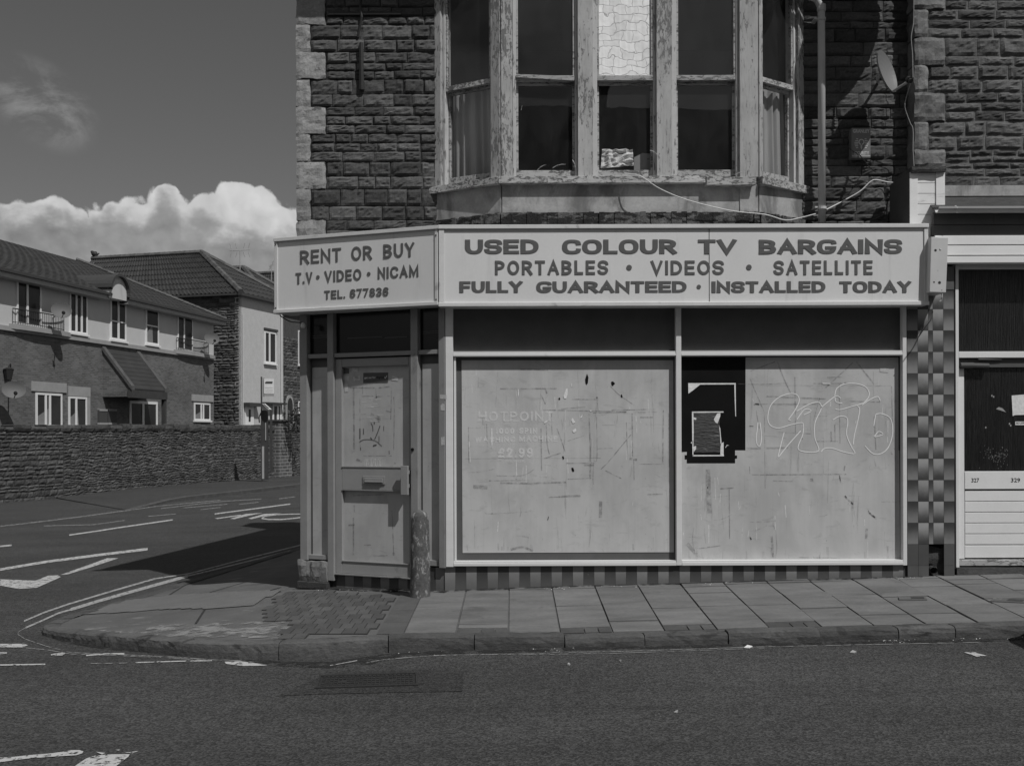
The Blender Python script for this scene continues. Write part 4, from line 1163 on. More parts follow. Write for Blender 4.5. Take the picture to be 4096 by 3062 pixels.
for pts, wd in (([(415, 338), (790, 336)], 10), ([(545, 210), (735, 213)], 9), ([(890, 407), (1065, 408)], 7), ([(700, 478), (830, 480), (1250, 490)], 8), ([(820, 470), (980, 458)], 6), ([(1030, 497), (1250, 492)], 9), ([(1150, 480), (1440, 473)], 8), ([(1325, 493), (1455, 491)], 6), ([(1340, 527), (1425, 526)], 8),
                ([(1003, 500), (1010, 740), (1008, 935)], 9), ([(1052, 500), (1055, 790), (1035, 812)], 5), ([(1288, 500), (1290, 800)], 8), ([(1298, 800), (1300, 940)], 6), ([(1250, 560), (1256, 770)], 6), ([(1280, 640), (1210, 725), (1130, 820), (1080, 870)], 7), ([(1110, 878), (1215, 930)], 8), ([(860, 935), (1020, 928)], 6), ([(340, 945), (600, 943)], 7), ([(415, 960), (620, 962), (850, 955)], 12), ([(800, 1050), (945, 1044)], 14), ([(735, 1055), (810, 1052)], 5),
                ([(205, 590), (208, 830)], 6), ([(325, 570), (330, 720)], 6), ([(400, 225), (385, 460)], 2.5), ([(685, 600), (688, 880)], 8), ([(790, 600), (820, 680), (845, 755)], 7), ([(720, 575), (725, 700), (740, 770)], 7), ([(685, 375), (715, 440)], 7), ([(715, 335), (725, 370)], 12), ([(700, 800), (820, 760)], 8), ([(180, 800), (500, 798), (1080, 796)], 3), ([(310, 1157), (360, 1163), (640, 1147)], 2.5), ([(390, 912), (560, 910), (640, 868)], 5), ([(235, 985), (330, 990)], 26), ([(850, 830), (1040, 828)], 7), ([(970, 842), (1035, 842)], 12), ([(860, 683), (970, 647)], 3.5), ([(1090, 578), (1170, 577)], 4), ([(1060, 733), (1160, 730)], 4), ([(1495, 480), (1490, 830)], 8), ([(1530, 500), (1532, 960)], 7), ([(1335, 835), (1500, 836)], 5), ([(1385, 1036), (1490, 1033)], 9), ([(1078, 1080), (1076, 1190)], 22), ([(480, 1400), (560, 1385), (630, 1410)], 16), ([(1145, 320), (1200, 375), (1300, 445)], 6), ([(300, 520), (302, 580)], 5), ([(755, 500), (758, 640)], 5), ([(1058, 400), (1062, 480)], 6), ([(520, 930), (520, 945)], 10), ([(1270, 800), (1320, 806)], 16)):
    stroke(sm, k2(pts), wd/1.654, YG-.002, 0)
sm.build('tape_marks', MT['smear'], win1)
tb = MB()
for pts in ([(978, 275), (990, 237), (1000, 262), (996, 300), (987, 312), (980, 300)], [(1150, 292), (1162, 288), (1176, 303), (1160, 320), (1152, 312)], [(1214, 378), (1220, 373), (1226, 392), (1214, 396)], [(800, 402), (808, 394), (814, 406), (805, 413)], [(824, 785), (832, 781), (838, 797), (830, 808)], [(885, 860), (897, 858), (905, 880), (897, 888), (888, 878)], [(1050, 393), (1060, 392), (1058, 402)], [(357, 1158), (363, 1160), (358, 1167)], [(725, 1205), (732, 1180), (735, 1182), (730, 1206)]):
    fpoly(tb, k2(pts)[::-1], YG-.003)
tb.build('scraped_hole', MT['black'], win1)
pw_ = MB()
for pts in ([(834, 385), (850, 340), (862, 336), (862, 372), (852, 404), (838, 402)], [(532, 342), (538, 340), (540, 370), (536, 392), (532, 380)], [(893, 612), (915, 600), (920, 616), (905, 629), (895, 624)], [(705, 558), (728, 546), (722, 560), (708, 569)], [(885, 545), (895, 530), (912, 560), (895, 568)], [(940, 532), (960, 508), (955, 528)], [(886, 302), (890, 306), (888, 325), (885, 318)], [(1005, 478), (1028, 480), (1012, 490)], [(356, 600), (362, 600), (364, 700), (358, 735), (355, 690)]):
    fpoly(pw_, k2(pts)[::-1], YG-.0035)
pw_.build('paper_scrap', MT['paperw'], win1)
gh = MB()
def k2s(x, y): return xf(1750+x/1.654)*1.006, ZV(1350+y/1.654, YG, 1750+x/1.654)
def gtext(txt, x0_, x1_, y0_, y1_, wd=.016):
    a, b = k2s(x0_, y1_), k2s(x1_, y0_)
    word(gh, txt, a[0], b[0], a[1], b[1], wd, YG-.0015, .0002, 2.0, gap=.22)
gtext('HOTPOINT', 270, 765, 487, 552, .0175); gtext('1000', 385, 508, 598, 637, .014); gtext('SPIN', 540, 658, 596, 635, .014); gtext('WASHING', 246, 513, 655, 692, .014); gtext('MACHINE', 540, 793, 650, 688, .014); gtext('£2.99', 400, 630, 728, 793, .020)
a_, b_ = k2s(450, 825), k2s(578, 808); textmesh(gh, 'PER WEEK', a_[0], b_[0], a_[1], b_[1], YG-.0015, .0002)
for x in (285, 330, 460, 520, 690, 745): a_, b_ = k2s(x-22, 553), k2s(x+22, 547); gh.quad((a_[0], YG-.0019, a_[1]), (b_[0], YG-.0019, a_[1]), (b_[0], YG-.0019, b_[1]), (a_[0], YG-.0019, b_[1]))
gh.build('faded_lettering', MT['ghost_text'], win1)
# right window
w2 = MB(); w2.quad((xf(2725), YG+.004, zsl1-.01), (xf(3610), YG+.004, zsl1-.01), (xf(3610), YG+.004, ztr0+.01), (xf(2725), YG+.004, ztr0+.01))
win2 = w2.build('shop_window', MT['black'], shop)
f2 = MB()
fpoly(f2, k3([(548, 745), (1562, 745), (1562, 130), (551, 130)]), YG)
fpoly(f2, k3([(124, 1470), (1570, 1470), (1566, 745), (480, 745), (480, 830), (160, 830), (160, 755), (124, 757)]), YG)
f2.build('whitewash', MT['whitewash'], win2)
grime(win2, ((2992, 1450), (3588, 2232)), 62, 40); grime(win2, ((2732, 1870), (2990, 2232)), 63, 20)
sm = MB()
for pts, wd in (([(760, 155), (800, 260), (850, 370)], 9), ([(580, 270), (630, 390), (680, 505)], 6), ([(585, 220), (690, 180), (745, 160)], 6), ([(1080, 330), (1180, 240), (1260, 165)], 8), ([(1285, 160), (1400, 305)], 10), ([(690, 388), (1080, 405)], 10), ([(500, 305), (640, 308), (830, 300)], 5), ([(610, 438), (900, 440), (1060, 438)], 9), ([(1090, 263), (1190, 260)], 7), ([(1000, 302), (1060, 303)], 7), ([(1110, 303), (1190, 302)], 8), ([(1240, 420), (1440, 425)], 8), ([(876, 265), (878, 300), (880, 640)], 6), ([(1170, 300), (1175, 700)], 5), ([(1402, 520), (1412, 740)], 9), ([(1516, 320), (1522, 550), (1525, 690)], 6), ([(550, 730), (650, 732)], 11), ([(685, 730), (830, 728)], 13), ([(1010, 685), (1160, 684)], 6), ([(1115, 620), (1118, 685)], 10), ([(1140, 570), (1142, 690)], 7), ([(590, 905), (640, 906)], 5), ([(645, 906), (1215, 902)], 8), ([(730, 945), (860, 950)], 5), ([(985, 930), (988, 950)], 20), ([(675, 500), (678, 1000)], 4), ([(620, 480), (640, 600)], 5), ([(380, 998), (470, 992)], 10), ([(640, 315), (1510, 318)], 2.5), ([(1000, 520), (1090, 518)], 4), ([(760, 625), (980, 634)], 6), ([(300, 870), (310, 1160)], 30), ([(440, 1000), (442, 1330)], 6), ([(1350, 1260), (1345, 1330)], 16), ([(720, 1310), (730, 1450)], 16), ([(575, 850), (577, 900)], 6), ([(1205, 845), (1202, 880)], 10), ([(1400, 800), (1410, 850)], 7), ([(220, 1395), (380, 1375)], 8), ([(160, 1360), (220, 1430)], 24), ([(900, 1452), (1170, 1456)], 5), ([(1040, 400), (1000, 545)], 5)):
    stroke(sm, k3(pts), wd/1.654, YG-.002, 0)
sm.build('tape_marks', MT['smear'], win2)
sd = MB()
for pts, wd in (([(1170, 908), (1178, 960)], 7), ([(1205, 1045), (1225, 1070), (1260, 1100)], 11), ([(1345, 1125), (1370, 1160), (1415, 1195)], 11), ([(297, 985), (299, 998)], 6), ([(218, 1133), (216, 1140)], 7), ([(575, 1310), (585, 1335)], 9), ([(605, 438), (640, 440)], 12), ([(1205, 300), (1222, 302)], 12), ([(1515, 755), (1518, 770)], 9), ([(575, 584), (602, 585)], 4), ([(922, 672), (926, 660)], 6), ([(1082, 1340), (1084, 1342)], 6)):
    stroke(sd, k3(pts), wd/1.654, YG-.0022, 0)
sd.build('dark_marks', MT['smear_d'], win2)
bl2 = MB(); fpoly(bl2, k3([(146, 804), (160, 804), (160, 830), (476, 829), (478, 800), (493, 798), (493, 778), (478, 778), (474, 757), (162, 757), (160, 776), (146, 776)]), YG-.0015)
bl2.build('black_tape', MT['black'], win2)
po = MB()
for pts in ([(171, 300), (486, 300), (485, 309), (250, 310), (200, 350), (172, 370)], [(476, 309), (485, 309), (486, 470), (487, 522), (482, 518), (478, 400)], [(195, 488), (404, 487), (404, 495), (195, 497)], [(195, 497), (205, 497), (207, 620), (205, 690), (204, 782), (198, 782), (196, 640)], [(198, 775), (406, 775), (406, 783), (198, 784)], [(340, 540), (362, 500), (384, 497), (382, 520), (364, 568), (350, 560)], [(384, 700), (404, 690), (404, 775), (382, 775)], [(374, 580), (382, 600), (390, 690), (384, 720), (380, 640)], [(205, 525), (225, 532), (222, 543), (205, 540)], [(204, 720), (222, 715), (222, 735), (206, 755)], [(186, 695), (200, 682), (200, 704)], [(415, 727), (425, 709), (440, 710), (424, 716), (419, 728)]):
    fpoly(po, k3(pts)[::-1], YG-.002)
poo = po.build('poster_remnant', MT['paperw'], win2)
pd = MB(); fpoly(pd, k3([(206, 775), (382, 775), (376, 500), (206, 497)]), YG-.001); pd.build('dark_poster', MT['poster'], win2)
gf = MB()
for pts in ([(850, 545), (835, 540), (870, 490), (905, 420), (890, 378), (840, 370), (770, 395), (715, 450), (697, 530), (715, 580), (770, 597), (850, 575), (920, 562), (932, 580), (928, 640), (900, 740), (1030, 750), (1008, 660), (1010, 560), (1050, 470), (1040, 430), (1000, 430), (950, 450), (890, 485)], [(760, 802), (785, 700), (805, 625)], [(762, 795), (830, 710), (915, 615)], [(1048, 463), (1100, 420), (1150, 385), (1180, 400)], [(890, 540), (940, 475), (985, 483), (935, 510)],
            [(1140, 385), (1155, 335), (1210, 305), (1290, 305), (1350, 330), (1368, 380), (1330, 430), (1250, 455), (1180, 475), (1145, 472)], [(1142, 395), (1150, 425), (1190, 432)], [(1320, 445), (1380, 405), (1425, 390), (1442, 418)], [(1290, 452), (1305, 475), (1290, 560), (1270, 640), (1262, 705)], [(1128, 543), (1170, 520), (1215, 525), (1226, 560), (1218, 640), (1250, 720), (1272, 765), (1200, 755), (1120, 730), (1070, 733), (1050, 755)], [(1414, 505), (1450, 502), (1500, 525), (1520, 570), (1520, 650), (1490, 730), (1440, 768), (1390, 765), (1340, 715)], [(1412, 505), (1404, 545), (1398, 585)], [(1400, 655), (1430, 620), (1458, 640), (1400, 656)], [(632, 560), (628, 600), (620, 660), (625, 700), (640, 718), (652, 690), (654, 635), (645, 560)]):
    stroke(gf, k3(pts), 3.6, YG-.0024, 0)
gfo = gf.build('graffiti', MT['graffiti'], win2)
stk = MB(); fpoly(stk, k3([(1440, 227), (1496, 230), (1497, 199), (1441, 195)]), YG-.003); stk.build('sticker', MT['sticker'], win2)
lw = MB()
fpoly(lw, k3([(1060, 306), (1112, 307), (1112, 301), (1060, 299)]), YG-.0045)
lw.build('tape_scrap', MT['paperw'], win2)

# ---- tiled stall riser and pilaster
quads = []; rg = random.Random(6)
TW = .1018
x = xf(1777); k = 1
zt0 = zsl0-.004
while x < xf(3626)-.01:
    x1 = min(x+TW, xf(3626))
    zb = PV((x+x1)/2, 10)-.03
    quads.append(([(x+.001, 10.02, zb), (x1-.001, 10.02, zb), (x1-.001, 10.02, zt0), (x+.001, 10.02, zt0)], k % 2, rg.random()))
    x = x1; k += 1
tiles('stall_riser', quads, [tile_mat('dark_tile', .085, .045, 0), tile_mat('light_tile', .20, .125, 1)], shop)
bk = MB(); bk.box(xf(1800), 3.9, 10.022, 10.3, -.3, zt0); bk.build('plinth_wall', MT['mortar'], shop)
vent = MB(); vent.box(xf(3005), xf(3092), 10.012, 10.03, ZV(2334, 10, 3050), ZV(2320, 10, 3050)); vent.build('air_brick', MT['dark'], shop)

Mc = CHAM.M
cs = lambda u, v=1700, y=0.0: CHAM.px(u, v, y)[0]
cz = lambda v, u=1490, y=0.0: CHAM.px(u, v, y)[1]
Lc = CHAM.L
zch = zhead+.12
def cb(mb, u0, u1, y0, y1, z0, z1, mi=0): fbox(mb, CHAM, cs(u0), cs(u1), y0, y1, z0, z1, mi, random.random())
zpl1 = cz(2236, 1255)
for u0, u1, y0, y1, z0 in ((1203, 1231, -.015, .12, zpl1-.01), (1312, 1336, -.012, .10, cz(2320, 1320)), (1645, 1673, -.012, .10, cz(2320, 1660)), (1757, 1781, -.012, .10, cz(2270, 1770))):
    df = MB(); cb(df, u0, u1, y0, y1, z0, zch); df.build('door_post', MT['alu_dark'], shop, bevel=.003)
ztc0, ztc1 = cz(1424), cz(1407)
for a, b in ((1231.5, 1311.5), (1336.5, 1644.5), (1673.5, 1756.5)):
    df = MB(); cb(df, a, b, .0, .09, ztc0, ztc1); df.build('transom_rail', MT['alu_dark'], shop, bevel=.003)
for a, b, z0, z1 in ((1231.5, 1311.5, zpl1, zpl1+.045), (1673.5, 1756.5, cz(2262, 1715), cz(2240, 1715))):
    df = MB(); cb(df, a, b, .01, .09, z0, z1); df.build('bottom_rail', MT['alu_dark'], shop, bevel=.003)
for a, b in ((1231, 1312), (1336, 1645), (1673, 1757)):
    tl = MB(Mc); tl.quad((cs(a), .05, ztc1-.005), (cs(b), .05, ztc1-.005), (cs(b), .05, zch), (cs(a), .05, zch)); tl.build('transom_light', MT['black'], shop)
bl_ = MB()                                                             # thin grey lines across the dark transom lights
for u0, u1, v in ((1240, 1308, 1338), (1240, 1308, 1346), (1380, 1520, 1346), (1530, 1620, 1345), (1684, 1754, 1321), (1684, 1754, 1328)):
    fbox(bl_, CHAM, cs(u0), cs(u1), .046, .049, cz(v+4, (u0+u1)/2), cz(v, (u0+u1)/2))
bl_.build('transom_line', MT['board'], shop)
for a, b, zb_ in ((1231, 1312, zpl1+.04), (1673, 1757, cz(2245, 1715))):
    s_ = MB(Mc); s_.quad((cs(a), .052, zb_), (cs(b), .052, zb_), (cs(b), .052, ztc0+.005), (cs(a), .052, ztc0+.005))
    sl_ = s_.build('side_light', MT['board'], shop)
    f_ = MB(Mc); f_.quad((cs(a+8), .048, zb_), (cs(b), .048, zb_), (cs(b), .048, ztc0-.09), (cs(a+8), .048, ztc0-.09)); f_.build('whitewash', MT['whitewash_door'], sl_)
dr = MB()
zd0, zd1 = cz(2300), cz(1430)
z1a, z1b, z2a, z2b, z3 = cz(1463), cz(1869), cz(1959), cz(1965), cz(2251)
cb(dr, 1337, 1363, .02, .065, zd0, zd1); cb(dr, 1631, 1644, .02, .065, zd0, zd1)
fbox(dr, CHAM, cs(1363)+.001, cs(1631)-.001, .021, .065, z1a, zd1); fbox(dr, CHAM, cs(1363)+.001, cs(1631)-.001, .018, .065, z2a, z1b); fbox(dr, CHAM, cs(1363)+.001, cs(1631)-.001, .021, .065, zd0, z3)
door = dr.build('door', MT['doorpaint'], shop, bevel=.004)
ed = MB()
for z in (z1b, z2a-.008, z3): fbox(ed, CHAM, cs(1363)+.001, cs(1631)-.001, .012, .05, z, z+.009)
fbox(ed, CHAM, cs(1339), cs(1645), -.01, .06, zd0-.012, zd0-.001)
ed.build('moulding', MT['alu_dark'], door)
for a, b in ((z1b, z1a), (z3, z2a)):
    g = MB(Mc); g.quad((cs(1363), .056, a), (cs(1631), .056, a), (cs(1631), .056, b), (cs(1363), .056, b)); g.build('door_pane', MT['whitewash_door'], door)
hd = MB(); cb(hd, 1613, 1641, -.055, -.03, cz(1977, 1625), cz(1861, 1625)); cb(hd, 1616, 1638, -.03, .019, cz(1950, 1625), cz(1935, 1625)); cb(hd, 1616, 1638, -.03, .019, cz(1895, 1625), cz(1880, 1625)); hd.build('door_handle', MT['doorpaint'], door, bevel=.003)
lb = MB(); cb(lb, 1448, 1537, .008, .017, cz(1936), cz(1904)); cb(lb, 1456, 1530, .0, .008, cz(1930), cz(1912)); cb(lb, 1458, 1528, -.008, .0, cz(1928), cz(1924)); lb.build('letterbox', MT['alu_dark'], door, bevel=.003)
lk = MB(Mc); disc(lk, cs(1653, 1797), cz(1797, 1653), .0165, -.012, .008, 14); lk.v = [v if abs(v.z-cz(1797, 1653)) < 9 else v for v in lk.v]; lk.build('lock', MT['black'], shop)
def cpoly(mb, pts, y): mb.poly([CHAM.at(CHAM.px(u, v, y)[0], y, CHAM.px(u, v, y)[1]) for u, v in pts])
k4 = lambda pts: [(1340+x/3.5206, 1430+y/3.5206) for x, y in pts]
def cstroke(mb, pts, wpx, y):
    pts = smoothline(pts, 5) if len(pts) > 2 else pts
    for a, b in zip(pts, pts[1:]):
        a, b = Vector(a), Vector(b); d = (b-a)
        if d.length < 1e-3: continue
        d.normalize(); nn = Vector((-d.y, d.x))*wpx/2
        cpoly(mb, [tuple(a-nn), tuple(b-nn), tuple(b+nn), tuple(a+nn)][::-1], y)
dm = MB()
for pts, wd in (([(210, 420), (560, 425)], 18), ([(610, 425), (780, 405)], 20), ([(262, 420), (265, 900), (270, 1290)], 26), ([(385, 400), (388, 520)], 8), ([(370, 541), (540, 538)], 16), ([(590, 545), (680, 543)], 12), ([(730, 540), (780, 538)], 14), ([(790, 420), (792, 600), (785, 870)], 12), ([(828, 550), (835, 800), (826, 1300)], 14), ([(290, 800), (440, 795)], 8), ([(500, 800), (620, 850), (600, 900)], 50), ([(400, 1380), (720, 1380)], 10), ([(755, 1382), (800, 1380)], 16), ([(760, 1310), (765, 1360)], 24), ([(350, 560), (355, 1280)], 10), ([(300, 1430), (380, 1460)], 30), ([(830, 1480), (860, 1490)], 24), ([(715, 745), (790, 765)], 16), ([(575, 430), (580, 560)], 10), ([(895, 700), (925, 712)], 12)):
    cstroke(dm, k4(pts), wd/3.52, .054)
k1 = lambda pts: [(1100+x/1.379, 1250+y/1.379) for x, y in pts]
for pts, wd in (([(437, 1060), (438, 1100)], 6), ([(432, 1130), (433, 1335)], 8), ([(405, 1171), (440, 1168)], 10), ([(645, 1090), (655, 1330)], 6), ([(655, 1320), (657, 1338)], 14), ([(430, 1008), (600, 1002)], 5), ([(490, 1280), (530, 1279)], 5), ([(540, 1340), (620, 1338)], 5)):
    cstroke(dm, k1(pts), wd/1.379, .054)
dm.build('tape_marks', MT['smear'], door)
db = MB()
for pts, wd in (([(350, 995), (352, 1060), (350, 1140)], 14), ([(400, 995), (401, 1080)], 9), ([(345, 1185), (400, 1155), (500, 1152), (580, 1175), (660, 1245)], 8), ([(505, 915), (520, 940), (533, 985), (533, 1035)], 8), ([(552, 905), (555, 935)], 13), ([(633, 958), (600, 1050), (560, 1145)], 12), ([(535, 1240), (585, 1224)], 18), ([(620, 1100), (620, 1190)], 7), ([(686, 960), (687, 1030)], 6), ([(500, 1120), (520, 1150)], 12), ([(360, 1260), (362, 1300)], 8), ([(578, 560), (590, 545)], 14)):
    cstroke(db, k4(pts), wd/3.52, .0535)
db.build('dark_scratches', MT['sticker_dark'], door)
wr = MB()
for i in range(16):
    y0 = rg.uniform(560, 930); x0_ = rg.uniform(370, 560)
    cstroke(wr, k4([(x0_, y0), (x0_+rg.uniform(60, 150), y0+rg.uniform(-12, 16))]), rg.uniform(4, 9)/3.52, .0545)
for i in range(12):
    x0_ = 430+i*20
    cstroke(wr, k4([(x0_, 1400+rg.uniform(0, 20)), (x0_+rg.uniform(-10, 25), 1470+rg.uniform(-20, 20)), (x0_+rg.uniform(-10, 15), 1530)]), rg.uniform(4, 8)/3.52, .0545)
wr.build('paste_residue', MT['ghost'], door)
for pts in ([(105, 315), (195, 322), (200, 258), (112, 247)], [(262, 333), (353, 318), (347, 252), (256, 268)], [(797, 320), (888, 327), (893, 285), (870, 262), (800, 255)], [(136, 484), (188, 478), (182, 363), (124, 370)], [(235, 198), (323, 200), (325, 138), (236, 135)]):
    s_ = MB(); cpoly(s_, k4(pts), .053); s_.build('sticker', MT['sticker'], door)
tx = MB(Mc); a_, b_ = CHAM.px(*k4([(270, 312)])[0], .0525), CHAM.px(*k4([(332, 268)])[0], .0525)
textmesh(tx, 'QUICK', a_[0]+.003, b_[0], a_[1]+.010, b_[1], .0525, .0003, 0, .1); tx.build('sticker_print', MT['letter'], door)
s_ = MB(); cpoly(s_, k4([(108, 228), (198, 222), (196, 150), (108, 148)]), .053); s_.build('dark_sticker', MT['sticker_dark'], door)
s_ = MB(); cpoly(s_, k4([(397, 356), (745, 350), (745, 208), (398, 214)]), .053); s_.build('dark_sticker', MT['sticker_dark'], door)
tx = MB(Mc)
for tt, x0_, x1_ in (('get set for', 415, 572), ):
    a_, b_ = CHAM.px(*k4([(x0_, 304)])[0], .0525), CHAM.px(*k4([(x1_, 262)])[0], .0525); textmesh(tx, tt, a_[0], b_[0], a_[1], b_[1], .0525, .0003)
a_, b_ = CHAM.px(*k4([(694, 297)])[0], .0525), CHAM.px(*k4([(733, 250)])[0], .0525); textmesh(tx, '\u2713', a_[0], b_[0], a_[1], b_[1], .0525, .0003)
tx.build('sticker_print', MT['paperw'], door)
tx = MB(Mc); a_, b_ = CHAM.px(*k4([(582, 300)])[0], .0525), CHAM.px(*k4([(690, 258)])[0], .0525); textmesh(tx, 'digital', a_[0], b_[0], a_[1], b_[1], .0525, .0003); tx.build('sticker_print', MT['black'], door)
for pts in ([(1759, 1594), (1786, 1596), (1786, 1579), (1760, 1577)], [(1762, 1640), (1780, 1642), (1779, 1617), (1770, 1612), (1762, 1622)], [(1764, 1780), (1779, 1778), (1778, 1745), (1764, 1748)]):
    s_ = MB(); cpoly(s_, pts, -.0135); s_.build('sticker', MT['sticker'], shop)
# tiles below the chamfer
quads = []; s_ = cs(1337); k = 0
while s_ < Lc-.005:
    s1 = min(s_+TW, Lc); c0, c1 = CHAM.at(s_+.001, .03, 0), CHAM.at(s1-.001, .03, 0)
    zt_ = cz(2303) if s1 < cs(1660) else cz(2268, 1715)
    quads.append(([(c0.x, c0.y, PV(c0.x, c0.y)-.05), (c1.x, c1.y, PV(c1.x, c1.y)-.05), (c1.x, c1.y, zt_), (c0.x, c0.y, zt_)], k % 2, rg.random())); s_ = s1; k += 1
TA, TB = bpy.data.materials['dark_tile'], bpy.data.materials['light_tile']
tiles('doorstep_tiles', quads, [TA, TB], shop)
pl = MB(Mc)
rough_block(pl, cs(1199), cs(1312), -.035, .15, cz(2322, 1255), zpl1-.011, amp=.014, n=8, seed=4, freq=11)
pl.build('plinth', MT['plinth'], shop)
pl = MB(Mc); pl.box(cs(1197), cs(1316), -.05, .15, cz(2360, 1255), cz(2323, 1255)); pl.box(cs(1200), Lc, .034, .3, -.35, zpl1-.02); pl.build('plinth_base', MT['mortar'], shop, bevel=.006)
fw = MB(); fw.slab([(CHAM.at(cs(1202), .02, 0)).to_2d()[:], (CHAM.at(cs(1226), .10, 0)).to_2d()[:], SWL.at(.6, -.2, 0).to_2d()[:], SWL.at(.6, 0, 0).to_2d()[:]], -.3, 3.0); fw.build('side_pier', MT['soffit'], shop)
# tiled pilaster: two columns in the shop's plane, a narrow return, two columns further forward
quads = []
rows = [ZV(v, 10.0, 3680) for v in range(2345+85*0, 1130, -85)]
rows = [ZV(2175+85.3*k, 10.0, 3680) for k in (2, 1)]+[ZV(2175-85.3*k, 10.0, 3680) for k in range(0, 14)]
cols_ = [((3629, 9.995), (3671, 9.995)), ((3671, 9.995), (3713.5, 9.995)), None, None, None]
x0_, x1_, x2_ = XU(3629, 9.995), XU(3672, 9.995), XU(3714, 9.995)
y2 = 9.995
x2b_, x3_, x4_ = XU(3732.5, y2), XU(3774.5, y2), XU(3817, y2)
cc = [((x0_, y2), (x1_, y2)), ((x1_, y2), (x2_, y2)), ((x2_, y2), (x2b_, y2)), ((x2b_, y2), (x3_, y2)), ((x3_, y2), (x4_, y2))]
for r_ in range(len(rows)-1):
    for c_ in range(5):
        (xa, ya), (xb, yb_) = cc[c_]
        if c_ in (2, 3) and r_ < 2: continue                           # broken away at the foot
        light = (c_ in (1, 3))
        ii = 1 if light else 0
        t = rg.random()
        za_, zb_ = rows[r_], rows[r_+1]
        if r_ == 0: za_ -= .25
        e = .0012
        quads.append(([(xa+e*(xb > xa), ya-e*(xa == xb), za_+e), (xb-e*(xb > xa), yb_+e*(xa == xb), za_+e), (xb-e*(xb > xa), yb_+e*(xa == xb), zb_-e), (xa+e*(xb > xa), ya-e*(xa == xb), zb_-e)], (2 if r_ < 2 else ii), t))
PT = [tile_mat('pilaster_tile_up', .22, .058, 0), tile_mat('pilaster_tile_down', .060, .31, 0), mat('plain_tile', .085, .4, .12, 5, tint=.15)]
tiles('pilaster', quads, PT, shop)
pb_ = MB(); ztp = rows[-1]
pb_.box(x0_, x2_-.001, 9.999, 10.3, -.3, ztp); pb_.box(x2_, x4_, y2+.005, 10.3, rows[2]+.001, ztp); pb_.box(x2_, x4_, y2+.09, 10.3, -.3, rows[2]); pb_.box(x3_+.012, x4_, y2+.005, y2+.089, -.3, rows[2])
pb_.build('pilaster_core', MT['mortar'], shop)
rb = MB(); rough_block(rb, x2_+.005, x3_+.05, y2+.05, y2+.12, -.02, rows[2]-.03, amp=.025, n=8, seed=9)
rb.tube([(x2_+.045, y2+.06, PV(4, 10)+.06), (x2_+.045, y2-.005, PV(4, 10)+.055)], .035, 12, cap=False)
rb.build('broken_masonry', MT['mortar'], shop)
cp = MB(); cp.prism([(x3_+.0, ztp-.22), (x4_+.0, ztp-.22), (x4_+.0, ztp-.02), (x4_-.01, ztp), (x3_, ztp)], y2-.006, y2+.1); cp.build('pilaster_cap', MT['board'], shop)

# ---------------------------------------------------------------- the two signs
YS = 9.84
SF = Fac((0, YS), (1, YS))
def sign(name, label, fac, s0, s1, z0, z1, split=None, loc=(0, 0, 0), edge=(.05, .038), depth=.30, th=.036):
    t = thing(name, label, 'shop sign', loc)
    b = MB(fac.M)
    b.box(s0, s1, .0, depth, z1-th, z1); b.box(s0, s1, .0, depth, z0, z0+th)
    b.box(s0-.004, s1+.004, -.008, .012, z1-th*.95, z1+.003); b.box(s0-.004, s1+.004, -.010, .012, z0-.003, z0+th*.9)
    b.box(s0, s0+edge[0], .002, depth, z0+th+.001, z1-th-.001); b.box(s1-edge[1], s1, .002, depth, z0+th+.001, z1-th-.001)
    b.box(s0+.01, s1-.01, .06, depth-.01, z0+th+.002, z1-th-.002)
    b.build('frame', MT['sign_frame'], t, bevel=.003)
    xs = [s0+edge[0]]+([split] if split else [])+[s1-edge[1]]
    for i, (a, c) in enumerate(zip(xs, xs[1:])):
        p_ = MB(fac.M); p_.box(a+(.004 if i else .0005), c-(.004 if split and i == 0 else .0005), .014, .03, z0+th+.0015, z1-th-.0015); p_.build('panel', MT['sign'], t)
    return t
fz = lambda v, u=2700: SF.px(u, v)[1]
fx = lambda u: XU(u, YS)
sg = sign('shop_sign', 'long pale sign over the shop windows with three lines of dark raised capitals', SF, fx(1757), fx(3716), fz(1221.5), fz(898), split=fx(2840), loc=(fx(2700), YS, fz(1060)))
lt = MB(SF.M); yL = .0138
def fw_(t, u0, u1, v0, v1, w_, sq, r=None, gap=.2, ax=1.0): word(lt, t, fx(u0), fx(u1), fz(v1, (u0+u1)/2), fz(v0, (u0+u1)/2), w_, yL, .0045, sq, r, gap, ax)
E3 = dict(sq=2.5, r=.055, gap=.10, ax=1.7)
for t, u0, u1 in (('USED', 1862, 2157), ('COLOUR', 2251, 2709), ('TV', 2795, 2950), ('BARGAINS', 3039, 3612)): fw_(t, u0, u1, 957, 1014, .0285, **E3)
for t, u0, u1 in (('PORTABLES', 1982, 2435), ('VIDEOS', 2606, 2898), ('SATELLITE', 3098, 3494)): fw_(t, u0, u1, 1041, 1098, .0255, 2.0, None, .19)
for t, u0, u1 in (('FULLY', 1839, 2092), ('GUARANTEED', 2147, 2749), ('INSTALLED', 2849, 3305), ('TODAY', 3361, 3648)): fw_(t, u0, u1, 1124, 1169, .0230, 2.5, .045, .09, 1.65)
for u, v, r in ((2519, 1069, 11), (2999, 1068, 11), (2798, 1146, 8.5)): disc(lt, fx(u), fz(v, u), r*.00234, yL, .0045)
lt.build('lettering', MT['letter'], sg)
SCF = Fac((-2.38, 10.49), (-.69, 9.845))
sc = lambda u, v: SCF.px(u, v)
zt_, zb_ = sc(1425, (954.5+900.9)/2)[1], sc(1425, (1254+1216)/2)[1]
